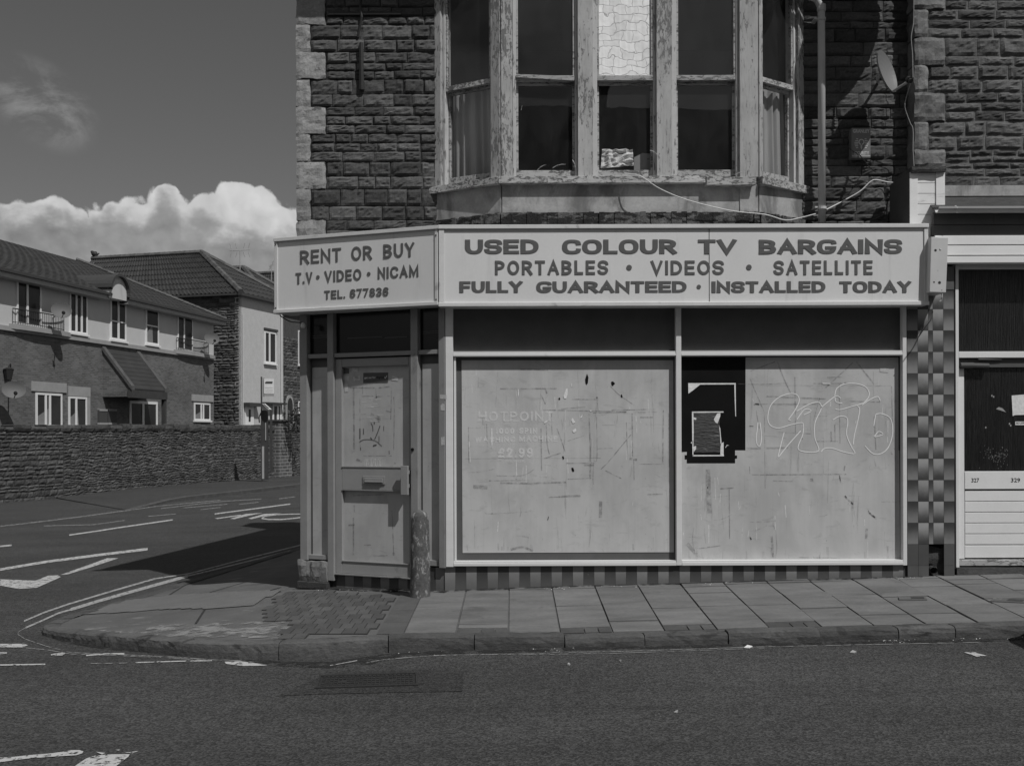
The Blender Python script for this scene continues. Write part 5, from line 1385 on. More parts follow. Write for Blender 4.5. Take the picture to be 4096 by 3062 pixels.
sg2 = sign('corner_sign', 'smaller pale sign angled over the corner door advertising rent or buy', SCF, sc(1096, 1100)[0], SCF.L-.004, zb_, zt_, None, (-1.5, 10.2, 2.9), edge=(.036, .03), th=.034)
lt = MB(SCF.M)
c6b = lambda x, y: (1050+x/1.7696, 850+y/1.7696)
def cw(t, x0_, x1_, ya, yb_, w_, xr_=None):
    a = sc(*c6b(x0_, yb_)); b = sc(*c6b(x0_, ya)); s1 = sc(*c6b(x1_, ya))[0]
    return t, a[0], s1, a[1], b[1], w_
def row(items, w_, gap):
    items = [cw(*i, w_) for i in items]
    z0 = sum(i[3] for i in items)/len(items); z1 = sum(i[4] for i in items)/len(items)
    for t, s0, s1, a, b, ww in items: word(lt, t, s0, s1, z0, z1, ww, yL, .0045, 2.0, None, gap)
    return (z0+z1)/2
row([('RENT', 262, 552, 268, 364), ('OR', 625, 770, 243, 340), ('BUY', 852, 1070, 224, 322)], .0225, .16)
zc_ = row([('T.V', 230, 348, 428, 505), ('VIDEO', 435, 695, 412, 492), ('NICAM', 812, 1100, 388, 468)], .020, .16)
for x in (388, 748): disc(lt, sc(*c6b(x, 450))[0], zc_, .019, yL, .0045)
row([('TEL.', 433, 580, 553, 613), ('677836', 615, 887, 541, 602)], .016, .16)
lt.build('lettering', MT['letter'], sg2)
cpz = MB()                                                              # post and rusty bolt heads where the two signs meet
a, b = SCF.at(SCF.L-.004, .02, 0), Vector((fx(1757), YS+.02, 0))
cpz.box(a.x+.002, b.x-.002, a.y+.0, a.y+.1, zb_-.0, zt_-.005); cpz.build('corner_post', MT['sign_frame'], sg)
bt = MB(SCF.M)
for s_, z in ((SCF.L-.02, zt_-.09), (SCF.L-.02, zb_+.05), (.018+sc(1096, 1100)[0], zt_-.06), (.018+sc(1096, 1100)[0], zb_+.05)): disc(bt, s_, z, .007, .001, .004, 8)
bt.build('bolt', MT['iron'], sg2)
# grey metal light box hanging off the sign's end
lx = thing('light_box', 'dented grey metal box hanging crooked at the right end of the long sign', 'metal box', P(3748, 1060, 9.80))
b = MB()
quad = [(3712, 1170), (3777, 1172), (3786, 953), (3718, 951)]
pts = [P(u, v, 9.80) for u, v in quad]
b.prism([(q.x, q.z) for q in pts], 9.76, 10.02)
lx0 = b.build('casing', MT['lightbox'], lx, bevel=.004)
b = MB()
for u, v, r in ((3742, 1001, .012), (3761, 998, .009), (3736, 1128, .008), (3758, 1130, .014), (3767, 1160, .004)): disc(b, P(u, v, 9.76).x, P(u, v, 9.76).z, r, 9.7597, .001, 9)
b.build('bolt_hole', MT['dark'], lx)
b = MB(); disc(b, P(3762, 997, 9.76).x, P(3762, 997, 9.76).z, .006, 9.7585, .004, 8); b.build('bolt', MT['paperw'], lx)
b = MB(); b.tube([P(3768, 1172, 9.85), P(3767, 1190, 9.84), P(3764, 1202, 9.84), P(3758, 1206, 9.84)], .006, 6); b.build('hook', MT['metal'], lx)
wv = MB(); wv.tube(smoothline([tuple(P(3731, 1245, 9.92)), tuple(P(3722, 1280, 9.86)), tuple(P(3700, 1310, 9.85)), tuple(P(3674, 1347, 9.86))], 5), .005, 5)
tag(wv.build('loose_cable', MT['wire_d']), 'short black cable dangling under the right end of the long sign', 'cable')
# bell-shaped lamp under the left end of the corner sign
lm = thing('corner_lamp', 'small pale lamp hanging under the left end of the corner sign', 'lamp', P(1212, 1295, 10.5))
b = MB(); c_ = P(1212, 1304, 10.5); b.lathe([(.0, -.02), (.018, -.018), (.026, -.004), (.024, .015), (.012, .035), (.0, .038)], c_, 12); b.build('lamp_glass', MT['paperw'], lm, smooth=True)
b = MB(); b.tube(smoothline([tuple(P(1120, 1262, 10.6)), tuple(P(1160, 1285, 10.55)), tuple(P(1210, 1290, 10.5))], 6), .006, 6); b.build('cord', MT['wire_d'], lm)

# ---------------------------------------------------------------- neighbouring shop, Nos 327 and 329
nb = thing('neighbour_shop', 'stone terraced shop next door with white boarded front and glazed door', 'building', (5.6, 11, 0))
YN, YD = 10.48, 10.06
xq = XU(3660, YN)
nw = MB()
vq = [752, 672, 600, 485, 372, 261, 152, 38, -75, -190, -300, -420]
nz_ = [ZV(v, YN, 3850) for v in vq]
XQW, XQN = XU(3781, YN), XU(3713, YN)
qb = MB()
for k, (a, b) in enumerate(zip(nz_, nz_[1:])):
    wd_ = k % 2 == 1
    x1 = XQW if wd_ else XQN
    if k == 0: x1 = XU(3775, YN)
    rough_block(qb, xq+(.02 if k == 0 else 0), x1, YN-.03, YN+.3, a+.004, b-.004, amp=.012, n=9, t=rg.random(), seed=40+k*2.1, freq=10, edge=.012)
    h = b-a
    c_ = rg.choice([[.34, .66], [.5, .5], [.33, .33, .34], [.62, .38], [.36, .30, .34]])
    stones(nw, YN+.012, a, [h*x for x in c_], lambda z0, z1: [(x1+.012, 6.6)], wr=(.20, .40), gap=.015, rough=.017, seed=130+k, mi=1, wavy=.014)
nw.box(XQN-.02, 6.6, YN+.0145, YN+.3, 3.2, nz_[-1], 0)
nw.box(XQN-.02, 6.6, YN+.3, 16, 3.2, nz_[-1], 0)
nw.box(xq+.03, 6.6, YN+.10, 16, -.3, 3.199, 0)
nw.build('wall', [MT['mortar_n'], MT['stone_n']], nb)
qb.build('quoins', MT['quoin_n'], nb)
# boarded end panel with a stone cap
ep = MB(); YE = 10.02
X0, Xa, Xb, X1 = XU(3640, YE), XU(3673, YE), XU(3745, YE), XU(3781, YE)
zt1, zt0_ = ZV(690, YE, 3700), ZV(960, YE, 3700)
ep.box(X0, Xa-.001, YE-.012, YN+.05, zt0_, zt1, 0, .4); ep.box(Xb+.001, X1, YE-.012, YN+.05, zt0_, zt1, 0, .6)
z = zt1
while z > zt0_:
    ep.box(Xa, Xb, YE, YE+.05, z-.098, z-.003, 0, rg.random()); z -= .10
ep.box(Xa, Xb, YE+.012, YE+.04, zt0_, zt1, 0)
ck = MB(); ck.box(X0-.004, X0-.0005, YE-.010, YN+.05, zt0_, zt1); ck.build('panel_side_shade', MT['soffit'], nb)  # thin dark sheet: the end panel's shaded side painted in
ep.build('end_panel', MT['strip_w'], nb, bevel=.002)
cb_ = MB(); rough_block(cb_, XU(3646, YE), XU(3780, YE), YE-.05, YN, ZV(692, YE, 3700), ZV(670, YE, 3700), amp=.01, n=8, seed=2); cb_.build('panel_cap', MT['lead'], nb)
fa = MB(); YF = 9.92
Xf0 = XU(3737, YF)
zf = lambda v, Y=YF: ZV(v, Y, 3900)
fa.box(X1+.004, 6.6, YN-.03, YN+.1, ZV(786, YN, 3900), ZV(744, YN, 3900), 0); fa.build('painted_band', MT['render'], nb)
fa = MB(); fa.add([(Xf0-.03, YF-.04, zf(832)), (6.6, YF-.04, zf(832)), (6.6, YN, ZV(786, YN, 3900)), (X1, YN, ZV(786, YN, 3900)), (Xf0-.03, YF-.04, zf(838)), (6.6, YF-.04, zf(838)), (6.6, YN, ZV(800, YN, 3900)), (X1, YN, ZV(800, YN, 3900))], [(0, 1, 2, 3), (5, 4, 7, 6), (4, 5, 1, 0), (7, 4, 0, 3), (6, 7, 3, 2)])
fa.build('felt_roof', MT['lead'], nb)
fa = MB(); n_ = 9
pr = [(math.cos(PI+PI*i/n_)*.052, math.sin(PI+PI*i/n_)*.052) for i in range(n_+1)]
g0 = (YF-.075, zf(836))
vs = [(x, g0[0]+a, g0[1]+b) for x in (Xf0, 6.6) for a, b in pr]+[(x, g0[0]+a*.86, g0[1]+b*.86) for x in (Xf0, 6.6) for a, b in pr]
k_ = n_+1
fa.add(vs, [(i, i+1, k_+i+1, k_+i) for i in range(n_)]+[(2*k_+i+1, 2*k_+i, 3*k_+i, 3*k_+i+1) for i in range(n_)]+[(2*k_+i, i, i+1, 2*k_+i+1)[::-1] for i in range(n_)]+[(0, 2*k_, 3*k_, k_), (n_, k_+n_, 3*k_+n_, 2*k_+n_)])
fa.tube([(Xf0+.17, g0[0]-.01, g0[1]+.01), (Xf0+.165, g0[0]-.06, g0[1]-.02), (Xf0+.165, g0[0]-.04, g0[1]-.06)], .008, 5)
fa.build('gutter', MT['pipe'], nb)
fa = MB(); fa.box(Xf0, 6.6, YF, YF+.05, zf(897), zf(850)); fa.box(Xf0+.57, Xf0+.59, YF-.004, YF, zf(895), zf(852)); fa.box(Xf0+.002, 6.6, YF+.01, YF+.08, zf(938), zf(899)); fa.build('fascia_board', MT['board'], nb)
fa = MB(); Xw0 = XU(3741, YF)
for v0, v1, dy_ in ((942, 979, 0), (982, 1020, .004), (1026, 1052, -.015)): fa.box(Xw0, 6.6, YF-.01+dy_, YF+.07, zf(v1), zf(v0), 0, rg.random())
fa.build('white_board', MT['strip_w'], nb, bevel=.003)
# door frame and door
xd = lambda u: XU(u, YD)
zd = lambda v: ZV(v, YD, 3950)
jf = MB()
jf.box(xd(3818), xd(3831), YD-.03, YD+.08, zd(2272), zd(1060)); jf.box(xd(3832), 6.6, YD-.028, YD+.08, zd(1431), zd(1406))
jf.box(xd(3832), 6.6, YD-.02, YD+.08, zd(1075), zd(1056))
jf.build('door_frame', MT['joinery'], nb, bevel=.003)
g = MB(); g.quad((xd(3831), YD+.04, zd(1406)), (6.6, YD+.04, zd(1406)), (6.6, YD+.04, zd(1075)), (xd(3831), YD+.04, zd(1075))); g.build('fanlight', MT['reeded'], nb)
dd = MB()
dd.box(xd(3832), xd(3858), YD+.005, YD+.05, zd(2233), zd(1450)); dd.box(xd(3859), 6.6, YD+.0, YD+.05, zd(1955), zd(1884))
dd.box(xd(3860), 6.6, YD+.008, YD+.05, zd(2230), zd(2181))
for k in range(5): dd.box(xd(3861), 6.6, YD+.010, YD+.05, zd(1963+43.2*(k+1)-3), zd(1963+43.2*k), 0, rg.random())
dd.box(xd(3861), 6.6, YD+.02, YD+.045, zd(2185), zd(1960))
nd = dd.build('door', MT['joinery'], nb, bevel=.003)
bd = MB(); bd.box(xd(3832), 6.6, YD+.003, YD+.05, zd(1468), zd(1434)); bd.build('head_rail', MT['board'], nd)
wb = MB(); wb.prism([(xd(3831), zd(2260)), (6.6, zd(2260)), (6.6, zd(2236)), (xd(3831), zd(2236))], YD-.03, YD+.04); wb.build('weather_bar', MT['peel_rail'], nd, bevel=.004)
g = MB(); g.quad((xd(3858), YD+.03, zd(1884)), (6.6, YD+.03, zd(1884)), (6.6, YD+.03, zd(1468)), (xd(3858), YD+.03, zd(1468))); g.build('door_pane', MT['reeded'], nd)
dc = MB(); z_ = zd(1462)
dc.tube([(xd(3838), YD-.02, z_), (xd(3890), YD-.02, z_)], .030, 12); dc.tube([(xd(3891), YD-.015, z_), (xd(3952), YD-.015, z_-.004)], .026, 12); dc.tube([(xd(3910), YD-.02, z_+.058), (xd(4005), YD-.012, z_+.056)], .007, 6); dc.build('door_closer', MT['meter'], nd)
tx = MB()
for t, u0, u1 in (('327', 3885, 3916), ('329', 4043, 4080)): textmesh(tx, t, xd(u0), xd(u1), zd(1928), zd(1911), YD+.0, .0015, .018)
tx.build('house_numbers', MT['dark'], nd)
pa_ = MB(); yp = YD+.027
def dpoly(mb, pts): mb.poly([(XU(u, yp), yp, ZV(v, yp, u)) for u, v in pts])
dpoly(pa_, [(4051, 1663), (4060, 1659), (4104, 1658), (4110, 1576), (4047, 1581)]); pa_.build('white_paper', MT['paperw'], nd)
pk = MB(); dpoly(pk, [(4061, 1699), (4130, 1699), (4130, 1685), (4061, 1685)]); pk.build('sticker', MT['paperw'], nd)
tx = MB(); textmesh(tx, 'NO JUNK MAIL', XU(4064, yp), XU(4130, yp), ZV(1697, yp, 4080), ZV(1687, yp, 4080), yp-.0006, .0004, .03); tx.build('sticker_print', MT['dark'], nd)
gl_ = MB(); rg = random.Random(21)                                     # pale specks: chips and painted glints in the reeded glass
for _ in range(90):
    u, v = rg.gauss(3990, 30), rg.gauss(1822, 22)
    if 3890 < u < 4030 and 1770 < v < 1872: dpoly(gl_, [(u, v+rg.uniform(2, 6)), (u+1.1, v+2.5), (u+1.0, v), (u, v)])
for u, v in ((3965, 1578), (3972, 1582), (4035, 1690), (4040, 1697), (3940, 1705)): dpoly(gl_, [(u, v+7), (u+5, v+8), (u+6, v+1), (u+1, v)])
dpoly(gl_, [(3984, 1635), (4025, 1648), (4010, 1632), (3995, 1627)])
gl_.build('chip_and_glint', MT['card'], nd)
sp_ = MB(); rough_block(sp_, xd(3820), 6.6, YD-.05, YD+.2, -.1, zd(2266), amp=.008, n=24, seed=6); sp_.build('doorstep', MT['step'], nb)
# ---------------------------------------------------------------- things on and about the shop
def cpart(name, b, m_, t, **k): return b.build(name, m_, t, **k)
# downpipe
dp = thing('downpipe', 'pale painted drainpipe running down the stone wall beside the bay window', 'drainpipe', P(3290, 893, 10.52))
YP = 10.52
xp = XU(3290.5, YP); rp = .0365
b = MB(); b.tube([(xp, YP, ZV(960, YP, 3290)), (xp, YP, ZV(55, YP, 3290)), (xp, YP, ZV(30, YP, 3290)), (xp-.06, YP-.01, ZV(-5, YP, 3290)), (xp-.30, YP-.03, ZV(-30, YP, 3290)), (xp-.34, YP-.03, ZV(-60, YP, 3290)), (xp-.34, YP-.03, 6.7)], rp, 16)
cpart('pipe', b, MT['pipe'], dp, smooth=True)
for v in (78, 832):
    b = MB(); b.tube([(xp, YP, ZV(v+5, YP, 3290)), (xp, YP, ZV(v-5, YP, 3290))], rp+.008, 14); b.box(xp-.07, xp-.03, YP-.005, YU+.01, ZV(v+3, YP), ZV(v-3, YP)); cpart('bracket', b, MT['pipe'], dp)
b = MB(); b.tube([(xp, YP, ZV(45, YP, 3290)), (xp, YP, ZV(20, YP, 3290))], rp+.007, 14); cpart('collar', b, MT['pipe'], dp)
# satellite dish on the shop wall (and the family of dishes across the road)
def dish_thing(label, c, n, r0, r1, wall, loc=None, m_='dish', group=None, arm=None, thick=.012, mast=True):
    """c centre, n the way it faces, r0/r1 half width and half height, wall = where the bracket is fixed"""
    c = Vector(c); n = Vector(n).normalized(); wall = Vector(wall)
    t = thing('satellite_dish', label, 'satellite dish', wall, group)
    e = Vector((0, 0, 1)).cross(n).normalized(); g = n.cross(e)
    b = MB(); N_, K_ = 28, 5; vs, fs = [], []
    for sgn, off in ((1, 0), (-1, -thick)):
        for k in range(K_+1):
            f = k/K_
            for j in range(N_):
                an = 2*PI*j/N_; vs.append(c+e*math.cos(an)*r0*f+g*math.sin(an)*r1*f+n*(off+.32*r0*(f*f-1)))
    for L in (0, 1):
        o_ = L*(K_+1)*N_
        for k in range(K_):
            for j in range(N_):
                q_ = (o_+k*N_+j, o_+k*N_+(j+1) % N_, o_+(k+1)*N_+(j+1) % N_, o_+(k+1)*N_+j); fs.append(q_ if L == 0 else q_[::-1])
    o_ = (K_+1)*N_
    for j in range(N_): fs.append((K_*N_+j, K_*N_+(j+1) % N_, o_+K_*N_+(j+1) % N_, o_+K_*N_+j))
    b.add(vs, fs); b.build('reflector', MT[m_], t, smooth=False)
    foot = c-g*r1*.98; tip = arm if arm is not None else foot+n*r0*1.25-g*.02*r0
    b = MB(); b.tube([foot, tip], .013 if r0 < .4 else .022, 6); b.build('feed_arm', MT['metal'], t)
    ld = ((c+n*r0*.2)-tip).normalized()
    b = MB(); b.tube([tip-ld*r0*.12, tip+ld*r0*.05, tip+ld*r0*.05, tip+ld*r0*.22], [.022, .022, .032, .032] if r0 < .4 else [.05, .05, .075, .075], 8); b.build('receiver', MT['wire_d'], t)
    bk_ = c-n*(.32*r0+thick)
    b = MB(); m1 = Vector((wall.x, wall.y, wall.z)); b.tube([m1, bk_-n*.05-g*.02, bk_], .016 if r0 < .4 else .03, 6); b.build('mount', MT['metal'], t)
    return t
dc = P(3550, 284, 10.30)
dish_thing('grey satellite dish seen edge-on, on the stone wall right of the bay window', dc, (.66, -.70, .26), .165, .225, P(3512, 330, YU-.02), arm=P(3640, 322, 10.02))
dish_thing('added grey satellite dish, out of view high on the stone wall, shadowing the wall below', P(3560, -215, 10.16), (.55, -.8, .3), .36, .40, P(3520, -170, YU-.02))  # added out of view to cast the arched shadow on the wall
# alarm box
ab = thing('alarm_box', 'grey security alarm box with crest and lettering on the stone wall', 'alarm box', P(3448, 572, 10.6))
YA = 10.56
fa_ = Fac((0, YA), (1, YA)); ax_ = lambda u: XU(u, YA); az_ = lambda v: ZV(v, YA, 3448)
b = MB(); b.box(ax_(3410), ax_(3486), YA, YU+.01, az_(632), az_(511)); cpart('casing', b, MT['alarm'], ab, bevel=.006)
b = MB()
textmesh(b, 'GRANLEY', ax_(3415), ax_(3482), az_(532), az_(517), YA-.0005, .001, .03)
textmesh(b, 'SECURITY', ax_(3418), ax_(3480), az_(620), az_(605), YA-.0005, .001, .03)
disc(b, ax_(3449), az_(568), .030, YA-.0005, .001, 18)
for k in range(6):
    z_ = az_(556+7*k); w_ = (.030, .05, .062, .062, .052, .036)[k]
    for sg_ in (-1, 1): x_ = ax_(3449)+sg_*.033; b.box(min(x_, x_+sg_*w_*.6), max(x_, x_+sg_*w_*.6), YA-.0015, YA-.0004, z_-.004, z_+.004)
b.prism([(ax_(3449)-.008, az_(590)), (ax_(3449), az_(600)), (ax_(3449)+.008, az_(590)), (ax_(3449)+.008, az_(575)), (ax_(3449)-.008, az_(575))], YA-.0016, YA-.0004)
b.box(ax_(3412), ax_(3484), YA-.0012, YA-.0004, az_(625), az_(622.5))
cpart('lettering', b, MT['alarm_print'], ab)
b = MB(); disc(b, ax_(3449), az_(568), .020, YA-.0016, .001, 14); b.box(ax_(3449)-.006, ax_(3449)+.006, YA-.0032, YA-.0022, az_(580), az_(572)); cpart('emblem', b, MT['alarm'], ab)
# cables
def cable(label, pts, r, m_='wire', n=6): 
    b = MB(); b.tube(smoothline([tuple(P(*p_)) for p_ in pts], n), r, 6)
    return tag(b.build('cable', MT[m_]), label, 'cable')
cable('pale cable looping from the bay window sill over the stained apron', [(2515, 698, 10.16), (2560, 704, 10.10), (2640, 755, 10.12), (2750, 800, 10.14), (2920, 842, 10.18), (3060, 858, 10.2), (3140, 880, 10.2), (3200, 871, 10.35), (3262, 855, 10.5)], .0055)
cable('pale cable climbing right from the drainpipe to the boarded end panel', [(3306, 838, 10.55), (3370, 805, 10.6), (3440, 765, 10.61), (3480, 728, 10.61), (3505, 720, 10.61), (3560, 730, 10.6), (3600, 725, 10.55), (3632, 706, 10.4)], .0065)
cable('thin pale cable hanging down the wall edge from the satellite dish', [(3655, 0, 10.42), (3654, 90, 10.42), (3645, 150, 10.42), (3650, 220, 10.42), (3652, 310, 10.40)], .0038, 'wire_g')
cable('thin cable sagging below the satellite dish towards the panel cap', [(3643, 330, 10.1), (3625, 390, 10.35), (3620, 430, 10.4), (3640, 490, 10.42), (3652, 520, 10.42), (3652, 600, 10.42), (3656, 665, 10.42)], .0042, 'wire_g')
cable('dark cable curving round the left of the alarm box', [(3388, 490, 10.62), (3376, 520, 10.62), (3378, 565, 10.6), (3405, 600, 10.57), (3440, 622, 10.52), (3475, 665, 10.56), (3505, 690, 10.6)], .005, 'wire_d')
# curtains and rubbish inside the bay
def curtain(label, fac, x0, x1, z0, z1, y, seed, folds):
    b = MB(fac.M); n = 60; rgc = random.Random(seed); ph = [rgc.uniform(0, 6) for _ in range(4)]
    f = lambda t: .020*math.sin(t*folds*2*PI+ph[0])+.012*math.sin(t*folds*3.1*PI+ph[1])
    vs = []
    for z, sp_ in ((z0, 1.0), ((z0+z1)/2, .97), (z1, .94)):
        for i in range(n+1):
            t = i/n; xx = lerp(x0, x1, t); vs.append((x0+(xx-x0)*sp_, y+f(t)*(1.15 if z == z0 else .9), z))
    b.add(vs, [(k*(n+1)+i, k*(n+1)+i+1, (k+1)*(n+1)+i+1, (k+1)*(n+1)+i) for k in range(2) for i in range(n)])
    return tag(b.build('curtain', MT['curtain'], smooth=True), label, 'curtain')
curtain('limp grey curtain behind the left angled light of the bay window', FL_, .08, Ll-.10, zs(712), zm1+.02, .17, 3, 5)
curtain('limp grey curtain behind the right angled light of the bay window', FR_, .04, Lr-.08, zs(712), zm1+.02, .17, 5, 5)
YC = YB+.17
def sheetthing(name, label, cat, pts, y, m_, crumple=.0, seed=0):
    b = MB(); pts = [P(u, v, y) for u, v in pts]
    if not crumple: b.prism([(p_.x, p_.z) for p_ in pts], y, y+.006)
    else:
        a, c, d, e = pts; n = 9; vs = []
        for j in range(n+1):
            for i in range(n+1):
                p_ = a.lerp(c, i/n).lerp(e.lerp(d, i/n), j/n); vs.append((p_.x+noise.noise(Vector((i*.9, j*.9, seed)))*.01, y-.02+noise.noise(Vector((i*.8, j*.8, seed+3)))*crumple, p_.z+noise.noise(Vector((i*.9, j*.9, seed+7)))*.01))
        b.add(vs, [(j*(n+1)+i, j*(n+1)+i+1, (j+1)*(n+1)+i+1, (j+1)*(n+1)+i) for j in range(n) for i in range(n)])
    return tag(b.build(name, m_ if not isinstance(m_, str) else MT[m_]), label, cat)
sheetthing('crumpled_paper', 'crumpled white paper propped behind the centre pane of the bay window', 'paper', [(2402, 676), (2534, 664), (2530, 600), (2408, 598)], YC-.02, 'paperw', .05, 2)
cdb = sheetthing('cardboard_box', 'flattened grey cardboard box beside the crumpled paper in the bay window', 'box', [(2536, 682), (2622, 682), (2622, 617), (2570, 612), (2536, 630)], YC, 'card')
b = MB(); textmesh(b, 'ACC', P(2585, 0, YC).x, P(2615, 0, YC).x, ZV(640, YC, 2600), ZV(632, YC, 2600), YC-.001, .001, .02); b.build('printing', MT['letter'], cdb)
# bollard
b = MB(); zb_ = PV(-.858, 9.77)
prof = [(.098, -.03), (.097, .0), (.094, .03), (.091, .30), (.087, .55), (.083, .70), (.078, .745), (.064, .775), (.040, .793), (.015, .80), (.0, .80)]
fine = []
for (a, c), (d, e) in zip(prof, prof[1:]):
    for k in range(3): fine.append((lerp(a, d, k/3), lerp(c, e, k/3)))
fine.append(prof[-1])
b.lathe(fine, (-.858, 9.77, zb_), 28)
b.v = [Vector((v.x, v.y, v.z))+noise.noise_vector(v*16)*.003+noise.noise_vector(v*45)*.0015 for v in b.v]
tag(b.build('bollard', MT['bollard'], smooth=True), 'short chipped cast bollard standing in front of the shop door', 'bollard')
# drain cover in the road
q4 = [ground(*p_) for p_ in c6([(478, 1024), (1240, 1000), (1222, 912), (512, 928)])]
dcv = thing('drain_cover', 'rectangular studded iron drain cover set in the road by the kerb', 'drain cover', tuple(sum(q4, Vector())/4))
b = MB(); e1, e2 = q4[1]-q4[0], q4[3]-q4[0]
def on(u, v, z): return q4[0]+e1*u+e2*v+Vector((0, 0, z))
fr_ = [(0, 1, 0, .09), (0, 1, .91, 1), (0, .022, .09, .91), (.978, 1, .09, .91)]
def slabq(b, u0, u1, v0, v1, z0, z1, mi=0, t=.5):
    p_ = [on(u0, v0, z1), on(u1, v0, z1), on(u1, v1, z1), on(u0, v1, z1), on(u0, v0, z0), on(u1, v0, z0), on(u1, v1, z0), on(u0, v1, z0)]
    b.add(p_, [(0, 1, 2, 3), (4, 5, 1, 0), (5, 6, 2, 1), (6, 7, 3, 2), (7, 4, 0, 3)], mi, t)
for f in fr_: slabq(b, *f, -.01, .012)
b.build('frame', MT['iron'], dcv)
b = MB(); slabq(b, .026, .974, .10, .90, -.01, .004)
for i in range(22):
    for j in range(5):
        u, v = .05+i*.0415, .13+j*.16
        if (3 < i < 6 or 15 < i < 18) and j == 2: continue
        slabq(b, u, u+.026, v+(.0 if (i+j) % 2 else .02), v+.105, .003, .011)
b.build('cover', MT['iron_worn'], dcv)
# small access covers in the pavement
for (pts, lb_) in ((c7([(1630, 232), (1760, 232), (1740, 217), (1625, 220)]), 'small water cover set in the paving in front of the tiled pillar'), (c7([(2050, 240), (2212, 247), (2212, 226), (2075, 224)]), 'small access cover set in the paving below the white door')):
    q4 = [pave(*p_) for p_ in pts]
    e1, e2 = q4[1]-q4[0], q4[3]-q4[0]
    t = thing('access_cover', lb_, 'cover', tuple(sum(q4, Vector())/4), 'covers in the paving')
    b = MB(); slabq(b, 0, 1, 0, 1, -.01, .008); b.build('surround', MT['concrete'], t)
    b = MB(); slabq(b, .45, .92, .25, .8, .0, .010); b.build('lid', MT['iron'], t)
# scraps of litter
rg = random.Random(31)
LIT = [((2925, 455), 34, 8, 'white scrap of litter in the gutter below the tiled stall riser', c7([(925, 453)])[0]), (0, 26, 7, 'flattened grey scrap lying on the road near the kerb', c7([(1415, 477)])[0]), (0, 10, 6, 'tiny pale scrap on the road left of the dashed kerb line', c7([(327, 518)])[0]), (0, 12, 4, 'thin pale scrap on the road below the left window', c7([(88, 536)])[0]), (0, 16, 4, 'pale sliver lying alone out on the road', c7([(588, 757)])[0])]
for _, wpx, hpx, lb_, c_ in LIT:
    g0, g1, g2, g3 = ground(c_[0]-wpx/2, c_[1]+hpx*.3), ground(c_[0]+wpx*.1, c_[1]+hpx/2), ground(c_[0]+wpx/2, c_[1]-hpx*.1), ground(c_[0]-wpx*.1, c_[1]-hpx/2)
    b = MB(); n_ = [g0, g1, g2, g3]; b.add([(x.x, x.y, x.z+.006+rg.uniform(0, .012)) for x in n_]+[(x.x, x.y, x.z+.002) for x in n_], [(0, 1, 2), (0, 2, 3), (4, 5, 1, 0), (5, 6, 2, 1), (6, 7, 3, 2), (7, 4, 0, 3)])
    tag(b.build('litter_scrap', MT['paperw'] if 'gutter' in lb_ else MT['card']), lb_, 'litter', 'scraps of litter on the road')
lt_ = MB()                                                              # crumbs swept against the foot of the walls and the kerb
clump = [(rg.uniform(-.5, 3.9), 0) for _ in range(9)]+[(rg.uniform(-1.9, -.8), 1) for _ in range(4)]+[(rg.uniform(-.9, 5), 2) for _ in range(10)]
for _ in range(150):
    c_, kind = rg.choice(clump); x = c_+rg.gauss(0, .10)
    if kind == 0: y = 9.955-rg.random()**2*.10; z = PV(x, y)
    elif kind == 1: y = 9.90+(-.62-x)*.46-rg.random()*.16; z = PV(x, y)
    else: y = 8.02-rg.random()**2*.14; z = G(x, y)
    r = rg.uniform(.002, .0065); an = rg.uniform(0, 6)
    lt_.add([(x+math.cos(an+k*2.1)*r*rg.uniform(.6, 1.8), y+math.sin(an+k*2.1)*r*rg.uniform(.6, 1.4), z+.003) for k in range(3)]+[(x, y, z+.003+r)], [(0, 1, 3), (1, 2, 3), (2, 0, 3)], rg.choice((0, 1, 1)))
o = lt_.build('debris', [MT['paperw'], MT['card']]); o['kind'] = 'stuff'

# parked car just beyond the right edge: only its shadow on the kerb is seen
pc = thing('parked_car', 'dark parked hatchback at the kerb in front of the neighbouring white shop door', 'car', (5.9, 6.9, G(5.9, 6.9)))
zg = G(5.9, 6.9); yc = 6.88
st_ = [(3.97, .30, .52, .55, .62, .50), (4.02, .22, .62, .66, .72, .62), (4.25, .20, .74, .78, .80, .72), (4.75, .20, .84, .88, .83, .76), (5.05, .20, .87, .93, .84, .74), (5.6, .20, .90, 1.36, .845, .60), (6.1, .20, .91, 1.45, .845, .58), (6.8, .20, .93, 1.44, .845, .58), (7.45, .22, .95, 1.34, .83, .56), (7.85, .26, .92, 1.00, .80, .62), (7.98, .34, .70, .75, .74, .62)]
b = MB(); ring = []
for x, zl, zs_, zr_, wb_, wr_ in st_:
    half = [(0, zl), (wb_*.9, zl), (wb_, zl+.12), (wb_, lerp(zl, zs_, .6)), (wb_*.98, zs_), (lerp(wb_*.98, wr_, .5), lerp(zs_, zr_, .55)), (wr_, zr_-.02), (wr_*.7, zr_), (0, zr_+.01)]
    full = half+[(-a, z) for a, z in half[-2:0:-1]]
    ring.append([(x, yc+a, zg+z) for a, z in full])
n_ = len(ring[0]); vs = [p_ for r_ in ring for p_ in r_]
b.add(vs, [(i*n_+j, i*n_+(j+1) % n_, (i+1)*n_+(j+1) % n_, (i+1)*n_+j) for i in range(len(ring)-1) for j in range(n_)]+[tuple(range(n_))[::-1], tuple((len(ring)-1)*n_+j for j in range(n_))])
car_m = mat('car_paint', .06, .3, .05, 3, coat=.8)
bo_ = b.build('body', car_m, pc, smooth=True, bevel=.0)
sm_ = bo_.modifiers.new('smooth', 'SUBSURF'); sm_.levels = sm_.render_levels = 1
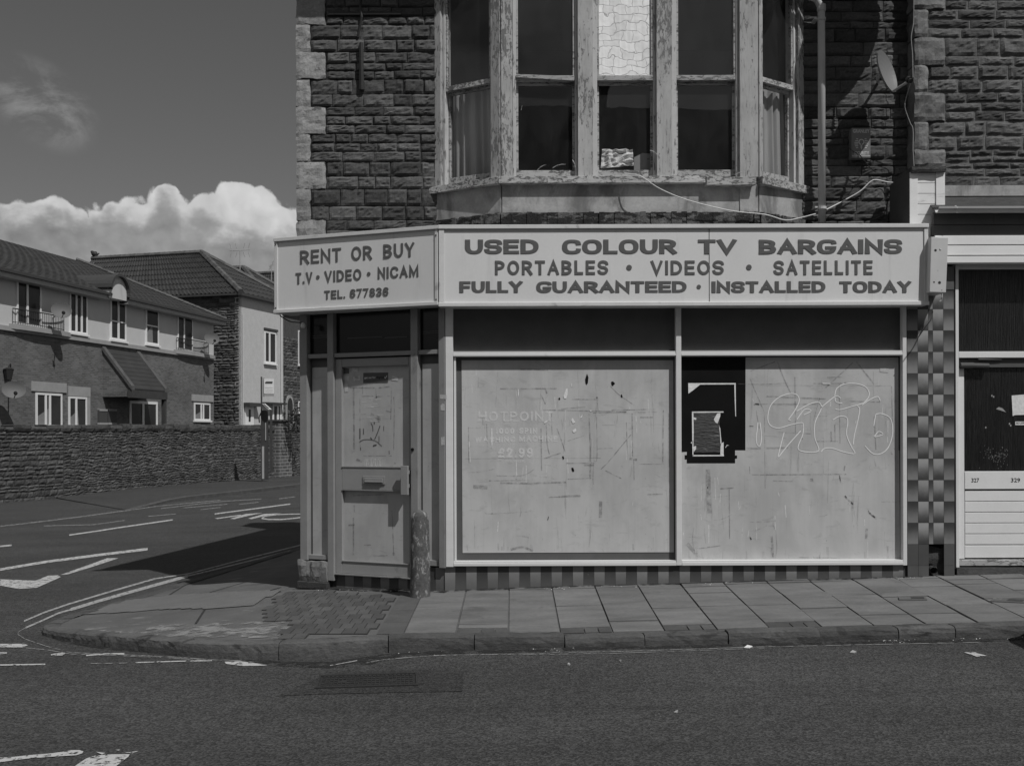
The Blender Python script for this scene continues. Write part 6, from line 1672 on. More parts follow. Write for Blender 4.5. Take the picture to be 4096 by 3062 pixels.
for x in (4.75, 7.2):
    for s_ in (-1, 1):
        c_ = (x, yc+s_*.74, zg+.30)
        b = MB(); b.lathe([(.17, -.09), (.27, -.095), (.30, -.07), (.30, .07), (.27, .095), (.17, .09)], c_, 24, (0, 1, 0)); wh = b.build('wheel', MT['dark'], pc, smooth=True)
        b = MB(); b.lathe([(0, -.085), (.06, -.088), (.17, -.08), (.17, .08), (.06, .088), (0, .085)], c_, 16, (0, 1, 0)); b.build('rim', MT['metal'], wh)
for s_ in (-1, 1):
    b = MB(); b.lathe([(0, -.02), (.06, -.015), (.09, .01), (.09, .04)], (4.07, yc+s_*.52, zg+.58), 12, (1, 0, .2)); b.build('headlight', MT['paperw'], pc)
    b = MB(); b.add([(5.20, yc+s_*.855, zg+.95), (7.3, yc+s_*.85, zg+.98), (6.95, yc+s_*.70, zg+1.30), (5.72, yc+s_*.70, zg+1.30)], [(0, 1, 2, 3)]); b.build('side_window', MT['black'], pc)
# ---------------------------------------------------------------- the far side of the side street
H = HOUSE
hp = lambda x, y, d=0.0: H.px(x/1.7696, 850+y/1.7696, d)
def hrect(x0, x1, yt, yb, d=0.0):
    xm = (x0+x1)/2
    return hp(x0, (yt+yb)/2, d)[0], hp(x1, (yt+yb)/2, d)[0], hp(xm, yb, d)[1], hp(xm, yt, d)[1]
def hbox(mb, x0, x1, y0, y1, z0, z1, fac=None, mi=0):
    b = MB((fac or H).M); b.box(x0, x1, y0, y1, z0, z1, mi, random.random()); mb.add(b.v, b.f, mi, random.random())
hs = thing('brick_house', 'two-storey house, brick below and cream render above, behind the boundary wall', 'house', tuple(H.at(8, 4, 0)))
send = hp(1512, 900)[0]
zband = hp(0, 800)[1]
fe = .55                                                               # eaves overhang
zeave = hp(0, 392, -fe)[1]
wl = MB(H.M); wl.box(-14, send, 0, 9, -1.2, zband); wlo = wl.build('brick_wall', MT['house_brick'], hs); wall_uv(wlo, H.M)
wu = MB(H.M); wu.box(-14, send-.02, -.012, 9, zband+.001, zeave-.02); wu.build('rendered_wall', MT['cream'], hs)
bd_ = MB(H.M); bd_.box(-14, send+.01, -.10, .02, zband-.16, zband+.03); bd_.build('band_course', MT['coping'], hs)
# hipped roof with rows of tiles
rf = MB(H.M)
tanp = .47; depth = 5.2
se = send+.45
nrow = 22
for k in range(nrow):
    y0, y1 = -fe+k*(depth+fe)/nrow, -fe+(k+1)*(depth+fe)/nrow+.05
    z0, z1 = zeave+(y0+fe)*tanp+.035, zeave+(y1+fe)*tanp
    x1a, x1b = se-(y0+fe), se-(y1+fe)
    n_ = 60
    for i in range(n_):
        a, b_ = -14+(x1a+14)*i/n_, -14+(x1a+14)*(i+1)/n_
        a2, b2 = -14+(x1b+14)*i/n_, -14+(x1b+14)*(i+1)/n_
        m0 = (a+b_)/2
        rf.add([(a, y0, z0-.014), (m0, y0-.01, z0+.022), (b_, y0, z0-.014), (b2, y1, z1-.014), ((a2+b2)/2, y1, z1+.022), (a2, y1, z1-.014), (a, y0, z0-.05), (b_, y0, z0-.05)], [(0, 1, 4, 5), (1, 2, 3, 4), (6, 7, 2, 1, 0)], 0, random.random())
zr = zeave+(depth+fe)*tanp
rf.add([(se, -fe, zeave), (se, 9+fe, zeave), (se-(depth+fe), depth, zr), (se-(depth+fe), 9+fe, zr)], [(0, 1, 3, 2)])
rf.add([(-14, depth, zr), (se-(depth+fe), depth, zr), (se-(depth+fe), 9.5, zr-2), (-14, 9.5, zr-2)], [(0, 1, 2, 3)])
rfo = rf.build('roof', MT['rooftile'], hs)
hpz = MB(H.M); n_ = 26
for k in range(n_):
    a, b_ = k/n_, (k+1.12)/n_
    p0 = Vector((se-(depth+fe)*a, -fe+(depth+fe)*a, zeave+(depth+fe)*tanp*a+.07)); p1 = Vector((se-(depth+fe)*b_, -fe+(depth+fe)*b_, zeave+(depth+fe)*tanp*b_+.05))
    hpz.tube([p0, p1], .12, 6, t=random.random())
hpz.build('hip_tiles', MT['ridge'], rfo)
x_d0, x_d1 = hp(775, 560, -.6)[0], hp(888, 560, -.6)[0]
gt_ = MB(H.M)
for a, b_ in ((-14, x_d0+.15), (x_d1+.25, se)):
    gt_.box(a, b_, -fe-.12, -fe, zeave-.10, zeave+.02)
gt_.build('gutter', MT['gutter'], rfo)
ff = MB(H.M)
for a, b_ in ((-14, x_d0+.1), (x_d1+.25, se)): ff.box(a, b_, -fe, -fe+.03, zeave-.30, zeave-.02); ff.box(a, b_, -fe+.03, -.012, zeave-.30, zeave-.27)
ff.build('fascia', MT['fascia'], rfo)
def upvc(parent, fac, s0, s1, z0, z1, mull=(), bars=(), fw=.085, open_=None, sill=True, lab_='window', y=-.07, glass='house_glass', netc=False):
    b = MB(fac.M)
    b.box(s0, s1, y, y+.06, z0, z0+fw); b.box(s0, s1, y, y+.06, z1-fw, z1); b.box(s0, s0+fw, y, y+.06, z0+fw, z1-fw); b.box(s1-fw, s1, y, y+.06, z0+fw, z1-fw)
    for m_ in mull: x = lerp(s0, s1, m_); b.box(x-fw*.7, x+fw*.7, y-.004, y+.06, z0+fw+.001, z1-fw-.001)
    for m_ in bars: z = lerp(z0, z1, m_); b.box(s0+fw+.001, s1-fw-.001, y+.01, y+.05, z-.03, z+.03)
    o = b.build(lab_, MT['pvc'], parent)
    g = MB(fac.M); g.quad((s0+fw, y+.03, z0+fw), (s1-fw, y+.03, z0+fw), (s1-fw, y+.03, z1-fw), (s0+fw, y+.03, z1-fw)); g.build('pane', MT[glass], o)
    if netc:
        g = MB(fac.M); g.add([(s0+fw, y+.026, z0+fw), (lerp(s0, s1, .55), y+.026, z0+fw), (lerp(s0, s1, .5), y+.026, lerp(z0, z1, .55)), (s0+fw, y+.026, lerp(z0, z1, .3))], [(0, 1, 2, 3)]); g.build('net_curtain', MT['net'], o)
    if sill:
        g = MB(fac.M); g.box(s0-.06, s1+.06, y-.08, y+.06, z0-.09, z0-.002); g.build('sill', MT['pvc'], o)
    return o
# upper floor
r = hrect(112, 284, 475, 800); upvc(hs, H, *r, mull=(.42,), sill=False, lab_='french_window')
r = hrect(487, 612, 560, 856); upvc(hs, H, *r, mull=(.36, .66))
r = hrect(775, 886, 612, 905); upvc(hs, H, *r, mull=(.5,), bars=(.45,), fw=.10)
r = hrect(1026, 1118, 680, 935); upvc(hs, H, *r, bars=(.52,), fw=.10, netc=True)
r = hrect(1252, 1358, 722, 975); upvc(hs, H, *r, mull=(.42,), sill=False, lab_='french_window')
# arched half-dormer breaking the eaves
zd_ = hp(830, 612, -.6)[1]; dm_ = MB(H.M); xm = (x_d0+x_d1)/2; ra = (x_d1-x_d0)/2+.06
arc = [(xm+ra*math.cos(a), zd_+.35+ra*.95*math.sin(a)) for a in [PI*i/12 for i in range(13)]]
dm_.prism([(xm-ra, zd_), (xm+ra, zd_)]+arc, -.62, .02); do_ = dm_.build('dormer', MT['cream'], hs)
dm_ = MB(H.M)
for i in range(12):
    (a, b_), (c, d) = arc[i], arc[i+1]
    dm_.add([(a, -.80, b_), (c, -.80, d), (c, 1.3, d), (a, 1.3, b_), (a+(a-xm)*.12, -.80, b_+.11), (c+(c-xm)*.12, -.80, d+.11), (c+(c-xm)*.12, 1.3, d+.11), (a+(a-xm)*.12, 1.3, b_+.11)], [(0, 1, 5, 4), (5, 6, 7, 4), (1, 0, 3, 2)])
dm_.build('dormer_roof', MT['gutter'], do_)
# balconies
for (x0, x1, yt, yb_, xs0, xs1) in ((78, 442, 710, 812, 60, 492), (1240, 1468, 905, 985, 1228, 1512)):
    s0, s1 = hp(x0, 760)[0], hp(x1, 760)[0]; xm = (x0+x1)/2
    z0, z1 = hp(xm, yb_)[1], hp(xm, yt)[1]
    bs = MB(H.M); sa, sb_ = hp(xs0, 820)[0], min(hp(xs1, 820)[0], send); n_ = 10
    arcp = [(lerp(sa, sb_, i/n_), -.10-.16*math.sin(PI*i/n_)**.6) for i in range(n_+1)]
    bs.slab([p_ for p_ in arcp]+[(sb_, .05), (sa, .05)], z0-.22, z0-.02); bo_ = bs.build('balcony', MT['coping'], hs)
    rl = MB(H.M); n_ = 26
    pp = [(lerp(s0, s1, i/n_), -.08-.14*math.sin(PI*min(1, max(0, i/n_)))**.6) for i in range(n_+1)]
    for x, y in pp: rl.tube([(x, y, z0-.02), (x, y, z1)], .012, 4)
    rl.tube([(x, y, z1) for x, y in pp], .025, 5); rl.tube([(x, y, z0+.06) for x, y in pp], .015, 4)
    rl.build('railing', MT['rail'], bo_)
# ground floor windows with stone lintels, meter boxes, door with pitched porch
for (x0, x1, yt, yb_, lx0, lx1, lt0, lt1, ml) in ((248, 432, 1278, 1515, 220, 466, 1200, 1268, (.36, .52)), (480, 607, 1303, 1515, 480, 634, 1232, 1300, (.40,)), (1370, 1482, 1347, 1470, 1355, 1506, 1290, 1336, (.42, .56))):
    upvc(hs, H, *hrect(x0, x1, yt, yb_), mull=ml, netc=True, sill=True)
    a, b_, c, d = hrect(lx0, lx1, lt0, lt1); m_ = MB(H.M); m_.box(a, b_, -.05, .02, c, d); m_.build('lintel', MT['coping'], hs)
a, b_, c, d = hrect(608, 634, 1300, 1515); m_ = MB(H.M); m_.box(a, b_, -.04, .02, c, d); m_.build('window_jamb', MT['coping'], hs)
for x0, x1 in ((690, 746), (754, 812)):
    a, b_, c, d = hrect(x0, x1, 1396, 1498); m_ = MB(H.M); m_.box(a, b_, -.10, .02, c, d); mo = m_.build('meter_box', MT['meter'], hs)
    for q_ in ((1390, 1404), (1486, 1500)):
        a, b_, c, d = hrect(x0, x1, *q_); m_ = MB(H.M); m_.box(a, b_, -.12, .0, c, d); m_.build('trim', MT['coping'], mo)
a, b_, c, d = hrect(912, 1108, 1335, 1530); upvc(hs, H, a, b_, c, d, mull=(.47,), fw=.13, sill=False, lab_='patio_door')
pr_ = MB(H.M)
pd_ = 1.5                                                              # porch projects from the wall
z_hi, z_lo = hp(760, 965)[1], hp(1060, 1250, -pd_)[1]
sA, sB = hp(800, 1000)[0], hp(960, 1010)[0]
px0, px1 = hp(730, 1010)[0], hp(975, 1030)[0]
n_ = 9
for k in range(n_):
    t0, t1 = k/n_, (k+1.15)/n_
    pr_.add([(px0, -pd_*t0, lerp(z_hi, z_lo, t0)), (px1, -pd_*t0, lerp(z_hi, z_lo, t0)), (px1, -pd_*t1, lerp(z_hi, z_lo, t1)+.03), (px0, -pd_*t1, lerp(z_hi, z_lo, t1)+.03), (px0, -pd_*t1, lerp(z_hi, z_lo, t1)-.03), (px1, -pd_*t1, lerp(z_hi, z_lo, t1)-.03)], [(0, 3, 2, 1), (3, 4, 5, 2)], 0, random.random())
po_ = pr_.build('porch_roof', MT['rooftile'], hs)
for x in (px0, px1):
    m_ = MB(H.M)
    m_.add([(x+a, -pd_*t, lerp(z_hi, z_lo, t)+zz_) for t in (0, 1.02) for a in (-.14, .14) for zz_ in (-.06, .14)], [(0, 1, 3, 2), (4, 6, 7, 5), (1, 5, 7, 3), (0, 2, 6, 4), (0, 4, 5, 1), (2, 3, 7, 6)])
    m_.build('porch_kerb', MT['ridge'], po_)
m_ = MB(H.M); m_.box(px0-.1, px1+.1, -pd_-.04, -pd_+.2, z_lo-.45, z_lo-.08); m_.box(px1-.1, px1+.08, -pd_, -pd_+.18, -.6, z_lo-.45); m_.build('porch_beam', MT['soffit'], hs)
for x in (px0, px1):
    m_ = MB(H.M); m_.add([(x+a, y, z) for a in (-.06, .06) for y, z in ((.0, z_hi-.05), (-pd_, z_lo-.05), (-pd_, z_lo-.40), (.0, z_lo-.40))], [(0, 1, 2, 3), (7, 6, 5, 4), (1, 0, 4, 5), (2, 1, 5, 6), (3, 2, 6, 7)])
    wall_uv(m_.build('porch_cheek', MT['house_brick'], hs), H.M)
# dishes on the house
def on_h(x, y, d): 
    s_, z = hp(x, y, -d); return H.at(s_, -d, z)
nd_ = (.50, -.82, .30)
dish_thing('large grey satellite dish beside the railed balcony of the brick house', on_h(435, 690, .75), nd_, .42, .36, on_h(372, 745, .0), group='dishes on the houses', m_='dish_far')
dish_thing('large grey satellite dish low on the brick wall at the left edge', on_h(98, 1252, .75), nd_, .44, .36, on_h(60, 1300, .0), group='dishes on the houses', m_='dish_far')
dish_thing('grey satellite dish at the right end of the upper balcony, by the stone gable', on_h(1500, 890, .75), nd_, .42, .36, on_h(1440, 930, .0), group='dishes on the houses', m_='dish_far')
m_ = MB(); c_ = on_h(62, 1185, .18); m_.lathe([(.0, -.0), (.12, .02), (.20, .42), (.22, .44), (.06, .52), (.0, .53)], c_, 8)
wlamp = thing('wall_lantern', 'black lantern fixed to the brick wall above the low satellite dish', 'lantern', tuple(on_h(62, 1150, 0)))
m_.build('lantern_body', MT['rail'], wlamp)
m_ = MB(); a = on_h(75, 1100, .18); b_ = on_h(75, 1100, .0); m_.tube(smoothline([tuple(b_), tuple(a+Vector((0, 0, .18))), tuple(c_+Vector((0, 0, .53)))], 5), .025, 5); m_.build('bracket', MT['rail'], wlamp)

# ---- second house: stone end wall, roughcast front, and its row
E0 = Vector((-13.5*HS, 52*HS)); AL = Vector((.29, 1)).normalized(); BK = Vector((-AL.y, AL.x))
F2 = Fac(tuple(E0), tuple(E0+AL))
zE = ZC+(HY-1172)*52*HS/FL
t2 = thing('stone_end_house', 'taller house with dark stone end wall and roughcast front beyond the brick house', 'house', (E0.x, E0.y, 0))
Lf = F2.px(1133, 1500)[0]
m_ = MB(F2.M); m_.box(0, Lf, 0, .3, -2, zE); m_.build('roughcast_front', MT['roughcast'], t2)
GE = Fac(tuple(E0+BK*9), tuple(E0))                                     # end wall facing us
m_ = MB(GE.M); rgs = random.Random(12)
zc_, cs2 = 0.8, []
while zc_+sum(cs2) < zE-.05: cs2.append(rgs.choice([.16, .22, .26, .13]))
stones(m_, 0.0, zc_, cs2, lambda a, b: [(GE.L-3.2, GE.L+.005)], wr=(.35, .9), gap=.03, rough=.05, out=.03, seed=9, mi=1, nx=5, nz=3, wavy=.03)
m_.box(0, GE.L, .02, .3, -2, zE, 0)
m_.build('stone_end_wall', [MT['rubble_m'], MT['darkstone']], t2)
def hip_roof(parent, F, L, Wd, z, rise, back, oh=.3, rows=8, fpitch=.9):
    """ridge runs back from the street, hipped to the street"""
    b = MB(F.M)
    rx = L/2; yr = back
    R0, R1 = (rx, yr, z+rise), (rx, Wd, z+rise)
    for k in range(rows):
        t0, t1 = k/rows, (k+1.22)/rows; t1 = min(t1, 1)
        x0, x1 = -oh+(rx+oh)*t0, -oh+(rx+oh)*t1
        y0, y1 = -oh+(yr+oh)*t0, -oh+(yr+oh)*t1
        z0, z1 = z+rise*t0+.07, z+rise*t1
        n_ = int(Wd*3.6)
        for i in range(n_):
            a, c = lerp(y0, Wd, i/n_), lerp(y0, Wd, (i+1)/n_); a2, c2 = lerp(y1, Wd, i/n_), lerp(y1, Wd, (i+1)/n_); mm = (a+c)/2
            b.add([(x0, a, z0-.02), (x0-.02, mm, z0+.05), (x0, c, z0-.02), (x1, c2, z1-.02), (x1, (a2+c2)/2, z1+.05), (x1, a2, z1-.02), (x0, a, z0-.09), (x0, c, z0-.09)], [(0, 1, 4, 5), (1, 2, 3, 4), (6, 0, 1), (7, 2, 1)], 0, random.random())
        xa, xb = x0, L+oh-(rx+oh)*t0; xa1, xb1 = x1, L+oh-(rx+oh)*t1
        n_ = 14
        for i in range(n_):
            a, c = lerp(xa, xb, i/n_), lerp(xa, xb, (i+1)/n_); a2, c2 = lerp(xa1, xb1, i/n_), lerp(xa1, xb1, (i+1)/n_)
            b.add([(a, y0, z0-.02), ((a+c)/2, y0-.02, z0+.05), (c, y0, z0-.02), (c2, y1, z1-.02), ((a2+c2)/2, y1, z1+.05), (a2, y1, z1-.02), (a, y0, z0-.09), (c, y0, z0-.09)], [(0, 1, 4, 5), (1, 2, 3, 4), (6, 7, 2, 1, 0)], 0, random.random())
    b.add([(L+oh, -oh, z), (L+oh, Wd, z), R1, R0], [(0, 1, 2, 3)])
    o = b.build('roof', MT['rooftile'], parent)
    b = MB(F.M)
    for P0, P1, n_ in ((Vector((-oh, -oh, z+.10)), Vector(R0)+Vector((0, 0, .08)), 14), (Vector((L+oh, -oh, z+.1)), Vector(R0)+Vector((0, 0, .08)), 14), (Vector(R0)+Vector((0, 0, .06)), Vector(R1)+Vector((0, 0, .06)), 22)):
        for i in range(n_): b.tube([P0.lerp(P1, i/n_), P0.lerp(P1, (i+1.1)/n_)], [.19, .17], 6, t=random.random())
    b.build('ridge_tiles', MT['ridge'], o)
    b = MB(F.M); b.box(-oh-.02, L+oh, -oh-.08, -oh+.02, z-.12, z+.03); b.box(-oh-.05, -oh+.02, -oh, Wd, z-.10, z+.03); b.build('gutter', MT['gutter'], o)
    return o
hip_roof(t2, F2, 7.6, 13.5, zE, 3.35, 5.05)
f2 = lambda x, y: F2.px(x/1.7696, 850+y/1.7696)
def f2rect(x0, x1, yt, yb_): xm = (x0+x1)/2; return f2(x0, (yt+yb_)/2)[0], f2(x1, (yt+yb_)/2)[0], f2(xm, yb_)[1], f2(xm, yt)[1]
upvc(t2, F2, *f2rect(1868, 1950, 842, 1068), mull=(.42,), bars=(), fw=.12)
a, b_, c, d = f2rect(1866, 1958, 822, 838); m_ = MB(F2.M); m_.box(a, b_, -.12, .02, c, d); m_.build('window_head', MT['gutter'], t2)
a, b_, c, d = f2rect(1732, 1790, 1352, 1520); upvc(t2, F2, a, b_, c, d, mull=(), fw=.35, sill=False, lab_='front_door')
a, b_, c, d = f2rect(1722, 1812, 1346, 1372); m_ = MB(F2.M); m_.box(a, b_, -.45, .02, c, d); m_.build('door_canopy', MT['gutter'], t2)
a, b_, c, d = f2rect(1925, 1985, 1352, 1520); upvc(t2, F2, a, b_, c, d, mull=(.6,), fw=.16, sill=False, lab_='front_door')
a, b_, c, d = f2rect(1850, 1990, 1344, 1356); m_ = MB(F2.M); m_.box(a, b_, -.45, .02, c, d); m_.build('door_canopy', MT['gutter'], t2)
m_ = MB(F2.M); m_.tube([(Lf-.35, -.06, -1), (Lf-.35, -.06, zE-.2)], .05, 6); m_.tube([(.35, -.05, -1), (.35, -.05, zE-1.2)], .03, 6); m_.build('wall_pipe', MT['cream'], t2)
# third and fourth houses of the row
for k, (da, db, dz_, lb_) in enumerate(((7.6, 2.2, 0.45, 'third house of the row with stone front and arched porch, partly behind the shop'), (16.2, 2.6, 1.4, 'farthest house of the row, only its roof showing left of the corner sign'))):
    o_ = E0+AL*da+BK*db; Fk = Fac(tuple(o_), tuple(o_+AL))
    t3 = thing('stone_terrace_house', lb_, 'house', (o_.x, o_.y, 0))
    m_ = MB(Fk.M)
    if k == 0: stones(m_, .0, .6, [.22, .18, .25, .2]*9, lambda a, b: [(-.9, 6.4)], wr=(.3, .8), gap=.03, rough=.04, out=.02, seed=15, mi=1, nx=3, nz=2, wavy=.05)
    m_.box(-.9, 7.4, .02, 8, -2, zE+dz_-.1, 0); m_.build('stone_front', [MT['rubble_m'], MT['darkstone']], t3)
    hip_roof(t3, Fk, 7.6, 9.5, zE+dz_, 3.1, 4.2)
    if k == 0:
        fk = lambda x, y: Fk.px(x/1.7696, 850+y/1.7696)
        s0, z0 = fk(2046, 1375); ww = .55
        arc = [(s0+ww*math.cos(a), z0+1.5*ww*math.sin(a)**.8) for a in [PI*i/10 for i in range(11)]]
        m_ = MB(Fk.M); m_.prism([(s0-ww, z0-1.2), (s0+ww, z0-1.2)]+arc, -.08, .0); m_.build('porch_arch', MT['coping'], t3)
        m_ = MB(Fk.M); m_.prism([(s0-ww*.68, z0-1.2), (s0+ww*.68, z0-1.2)]+[(s0+(x-s0)*.68, z0+(z-z0)*.78) for x, z in arc], -.10, -.081); m_.build('porch_opening', MT['dark'], t3)
        for yt, yb_ in ((836, 1080), (1335, 1420)):
            s1 = fk(2124, (yt+yb_)/2)[0]; za, zb2 = fk(2124, yb_)[1], fk(2124, yt)[1]
            upvc(t3, Fk, s1-.35, s1+1.0, za, zb2, mull=(.5,))
# aerials
def aerial(label, base, h, sz, dirv, group=None):
    t = thing('tv_aerial', label, 'aerial', tuple(base), group); base = Vector(base); top_ = base+Vector((0, 0, h))
    b = MB(); b.tube([base-Vector((0, 0, .5)), top_], .03, 6); b.build('mast', MT['metal'], t)
    d = Vector(dirv).normalized(); e = d.cross(Vector((0, 0, 1)))
    b = MB(); b.tube([top_-d*sz*.7, top_+d*sz*.7], .025, 5); b.build('boom', MT['metal'], t)
    b = MB()
    for k in (-.6, -.2, .25, .6):
        c = top_+d*sz*k
        for s_ in (-1, 1): b.tube([c+Vector((0, 0, .12*s_)), c+Vector((0, 0, sz*.50*s_))+d*.10*(1 if k > 0 else -1)], .022, 4)
    b.build('element', MT['metal'], t)
    return t
xa = P(960, 1068, 72); aerial('TV aerial with upright elements on the roof ridge beyond the stone end wall', xa, 1.15, .95, (1, .1, .06))
xb = P(1086, 1106, 84); aerial('small bent aerial on the farthest roof, touching the corner sign', xb, .9, .35, (.6, -.2, .5))
# small bird on the ridge
b = MB(); Rl = F2.at(3.8, 13.3, zE+3.35)                                          # where the ridge ends
ub, vb = CX+FL*Rl.x/Rl.y, HY-(Rl.z+.10-ZC)*FL/Rl.y
B_ = lambda du, dv: P(ub+du, vb+dv-1, Rl.y)
b.tube([B_(-17, -21), B_(-11, -14), B_(-4, -10), B_(0, -6), B_(1, 3)], [.07, .15, .21, .19, .07], 8)
b.tube([B_(0, -8), B_(7, -8), B_(15, -13)], [.12, .08, .03], 6)
tag(b.build('bird', MT['dark'], smooth=True), 'small dark bird perched at the end of the roof ridge behind the brick house', 'bird')

# ---- rubble boundary wall
wb0, wb1 = ground(0, 2011), ground(1034, 1925)
wdir = (wb1-wb0); wdir.z = 0; wdir.normalize()
w0 = wb0-wdir*3; WF = Fac((w0.x, w0.y), ((w0+wdir).x, (w0+wdir).y))
Lw = (wb1-wb0).length+3+6
bw_ = thing('boundary_wall', 'long rubble stone wall along the far pavement of the side street', 'wall', (wb0.x, wb0.y, 0))
def wtop(u): return pw([(-300, 1704), (0, 1702), (255, 1702), (262, 1698), (1034, 1700), (1240, 1690)], u)
m_ = MB(WF.M); rgs = random.Random(41)
sA = WF.px(255, 1850)[0]
def zbase(s_): p_ = WF.at(s_, 0, 0); return G(p_.x, p_.y)
z = zbase(0)-.55; course = []
ztopw = WF.px(0, 1706)[1]
while z+sum(course) < ztopw-.10: course.append(rgs.choice([.13, .17, .11, .20]))
stones(m_, .0, z, course, lambda a, b: [(0, sA)], wr=(.2, .55), gap=.025, rough=.028, out=.016, seed=51, mi=1, nx=5, nz=3, wavy=.03)
course = []
while z+sum(course) < ztopw-.08: course.append(rgs.choice([.08, .10, .13, .09, .15]))
stones(m_, .0, z, course, lambda a, b: [(sA, Lw)], wr=(.10, .42), gap=.018, rough=.03, out=.015, seed=52, mi=1, nx=4, nz=3, wavy=.10)
m_.box(0, Lw, .03, .45, z-.6, ztopw-.15, 0)
m_.build('rubble', [MT['rubble_m'], MT['rubble']], bw_)
m_ = MB(WF.M); x = 0
while x < Lw:
    wd_ = rgs.uniform(.35, .9); u_ = 0
    p_ = WF.at(x, 0, 0); u = CX+FL*p_.x/p_.y
    zt_ = WF.px(u, wtop(u))[1]
    rough_block(m_, x+.01, x+wd_-.01, -.07, .5, ztopw-.14, zt_+rgs.uniform(-.05, .04), amp=.035, n=6, t=rgs.random(), seed=x, freq=3, edge=.03)
    x += wd_
m_.build('coping', MT['copestone'], bw_)
# brick pier in the wall by the bus stop
pa_, pb2 = WF.px(1094, 1800)[0], WF.px(1148, 1800)[0]
bp = thing('brick_pier', 'brick gate pier let into the stone wall right of the bus stop', 'pier', tuple(WF.at((pa_+pb2)/2, 0, 0)))
m_ = MB(WF.M); m_.box(pa_, pb2, -.28, .3, zbase(pa_)-.3, WF.px(1120, 1684)[1]); po2 = m_.build('brickwork', brick_mat('pier_brick', .095, .24, .16, .46, size=.022), bp); wall_uv(po2, WF.M)
m_ = MB(WF.M); m_.box(pa_-.08, pb2+.08, -.36, .36, WF.px(1120, 1684)[1]+.001, WF.px(1120, 1678)[1]); m_.build('pier_cap', MT['darkstone'], bp)
m_ = MB(WF.M); m_.box(pb2-.33, pb2-.08, -.32, -.281, WF.px(1145, 1716)[1], WF.px(1145, 1690)[1]); m_.build('plaque', MT['coping'], bp)
# bus stop
YBS = 46.0
bs = thing('bus_stop', 'bus stop post with white flag panel and timetable case by the stone wall', 'bus stop', tuple(P(1060, 1919, YBS)))
bx = lambda u: XU(u, YBS); bz = lambda v: ZV(v, YBS, 1060)
m_ = MB(); m_.box(bx(1043), bx(1047.5), YBS, YBS+.1, bz(1920), bz(1506)); m_.box(bx(1048), bx(1070), YBS+.02, YBS+.16, bz(1918), bz(1640)); m_.box(bx(1079), bx(1087), YBS+.02, YBS+.12, bz(1888), bz(1640)); m_.build('post', MT['post'], bs)
m_ = MB(); m_.box(bx(1048), bx(1056), YBS-.012, YBS+.018, bz(1914), bz(1784)); m_.box(bx(1061), bx(1064), YBS-.012, YBS+.018, bz(1760), bz(1690)); m_.build('lit_edge', MT['fascia'], bs)  # pale strips on the dark post, its sunlit edge painted in
m_ = MB(); m_.box(bx(1048), bx(1058), YBS+.02, YBS+.1, bz(1585), bz(1510)); m_.box(bx(1055), bx(1095), YBS+.0, YBS+.06, bz(1584), bz(1575)); m_.build('flag_frame', MT['metal'], bs)
m_ = MB(); m_.box(bx(1057), bx(1096), YBS-.02, YBS+.04, bz(1574), bz(1514)); fl_ = m_.build('flag_panel', MT['paperw'], bs)
m_ = MB(); m_.prism([(bx(1062), bz(1534)), (bx(1090), bz(1534)), (bx(1092), bz(1525)), (bx(1066), bz(1525)), (bx(1061), bz(1529))], YBS-.024, YBS-.0205)
for v in (1550, 1560, 1568): m_.box(bx(1061), bx(1092), YBS-.0235, YBS-.0205, bz(v+.8), bz(v))
m_.build('flag_print', MT['meter'], fl_)
m_ = MB(); ca = [(1055, 1614), (1063, 1614), (1089, 1637), (1080, 1638)]
m_.prism([(P(u, v, YBS).x, P(u, v, YBS).z) for u, v in ca][::-1], YBS-.30, YBS-.1); m_.build('timetable_case', MT['paperw'], bs)
m_ = MB(); m_.prism([(P(u, v, YBS).x, P(u, v, YBS).z) for u, v in ((1059, 1615.5), (1064, 1615.5), (1084, 1633), (1078, 1633.5))][::-1], YBS-.303, YBS-.301); m_.build('timetable_glass', MT['meter'], bs)
m_ = MB(); m_.tube(smoothline([tuple(P(1044, 1650, YBS)), tuple(P(1037, 1668, YBS)), tuple(P(1038, 1690, YBS))], 4), .03, 5); m_.build('hoop', MT['post'], bs)
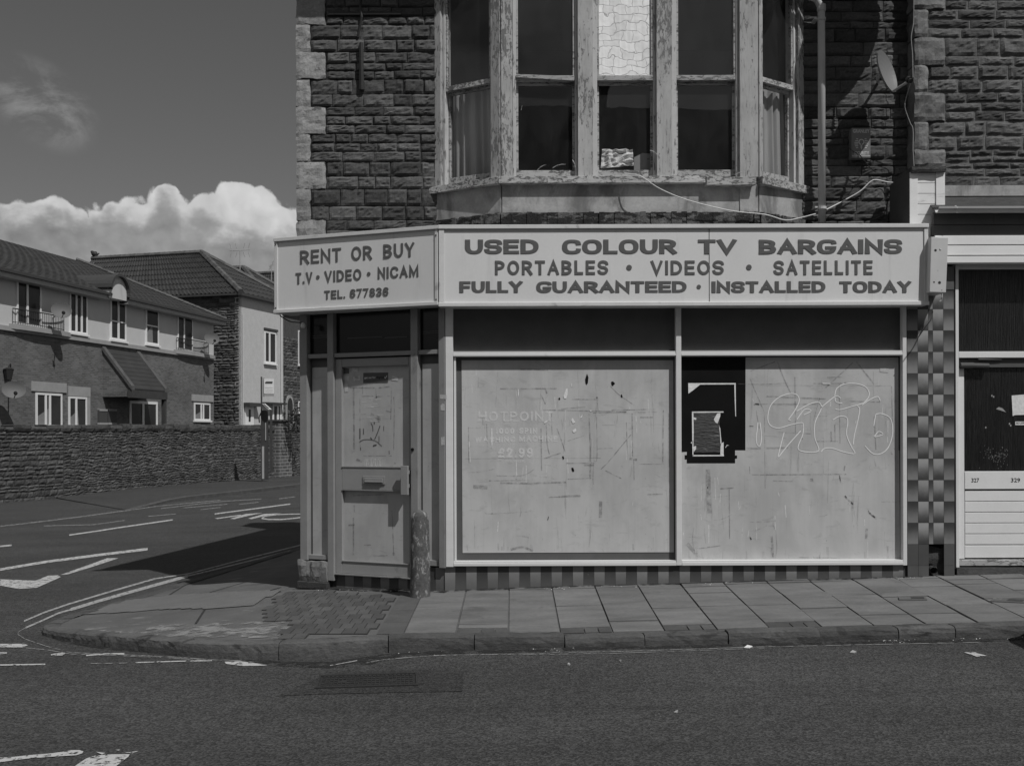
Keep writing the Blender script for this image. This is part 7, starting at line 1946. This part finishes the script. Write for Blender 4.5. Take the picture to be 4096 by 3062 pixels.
# litter bin behind the wall top, and a bush at the street corner
sh = thing('garden_shrub', 'small leafy shrub showing above the wall beside the shop corner', 'shrub', tuple(P(1188, 1700, 52)))
b = MB(); rgs = random.Random(14); c = P(1190, 1672, 52)
for _ in range(420):
    d = Vector((rgs.gauss(0, .28), rgs.gauss(0, .3), rgs.gauss(0, .32))); p_ = c+d; a = rgs.uniform(0, 6); s_ = rgs.uniform(.04, .10)
    n1 = Vector((math.cos(a), math.sin(a), rgs.uniform(-.5, .9)))*s_; n2 = n1.cross(Vector((rgs.uniform(-1, 1), rgs.uniform(-1, 1), 1))).normalized()*s_*.5
    b.add([p_-n1, p_+n2, p_+n1, p_-n2], [(0, 1, 2, 3)], 0, rgs.random())
b.build('foliage', MT['leaf'], sh)
b = MB(); b.tube([P(1190, 1725, 52), P(1190, 1680, 52)], .04, 5); b.build('stem', MT['post'], sh)

# terrace across the main road, behind the camera: the bay's panes mirror its roof line
oh = thing('opposite_terrace', 'brick terrace with slate roof and chimney across the main road', 'house', (-4, -9, 0))
OF = Fac((13.2, -5.2), (-15, -5.2)); Lo = OF.L
m_ = MB(OF.M); m_.box(0, Lo, 0, 8, -.4, 6.6); ob = m_.build('brick_wall', MT['house_brick'], oh); wall_uv(ob, OF.M)
m_ = MB(OF.M); m_.add([(-.2, -.4, 6.55), (Lo, -.4, 6.55), (Lo, 4, 11.1), (-.2, 4, 10.5), (Lo, 8.4, 6.55), (-.2, 8.4, 6.55)], [(0, 1, 2, 3), (3, 2, 4, 5), (0, 3, 5), (1, 4, 2)]); orf = m_.build('roof', MT['rooftile'], oh)
m_ = MB(OF.M); m_.box(10.5, 11.1, 3.6, 4.4, 9.3, 11.25); m_.box(10.46, 11.14, 3.55, 4.45, 11.15, 11.25)
for k in range(2): m_.tube([(10.66+.28*k, 4, 11.2), (10.66+.28*k, 4, 11.42)], .08, 8)
m_.build('chimney', MT['darkstone'], orf)
for k in range(7):
    for z0, z1 in ((1.0, 2.5), (3.9, 5.5)): upvc(oh, OF, 1.5+k*3.9, 2.8+k*3.9, z0, z1, mull=(.5,), bars=(.5,))
    if k < 6: upvc(oh, OF, 3.7+k*3.9, 4.6+k*3.9, -.1, 2.1, fw=.2, sill=False, lab_='front_door')
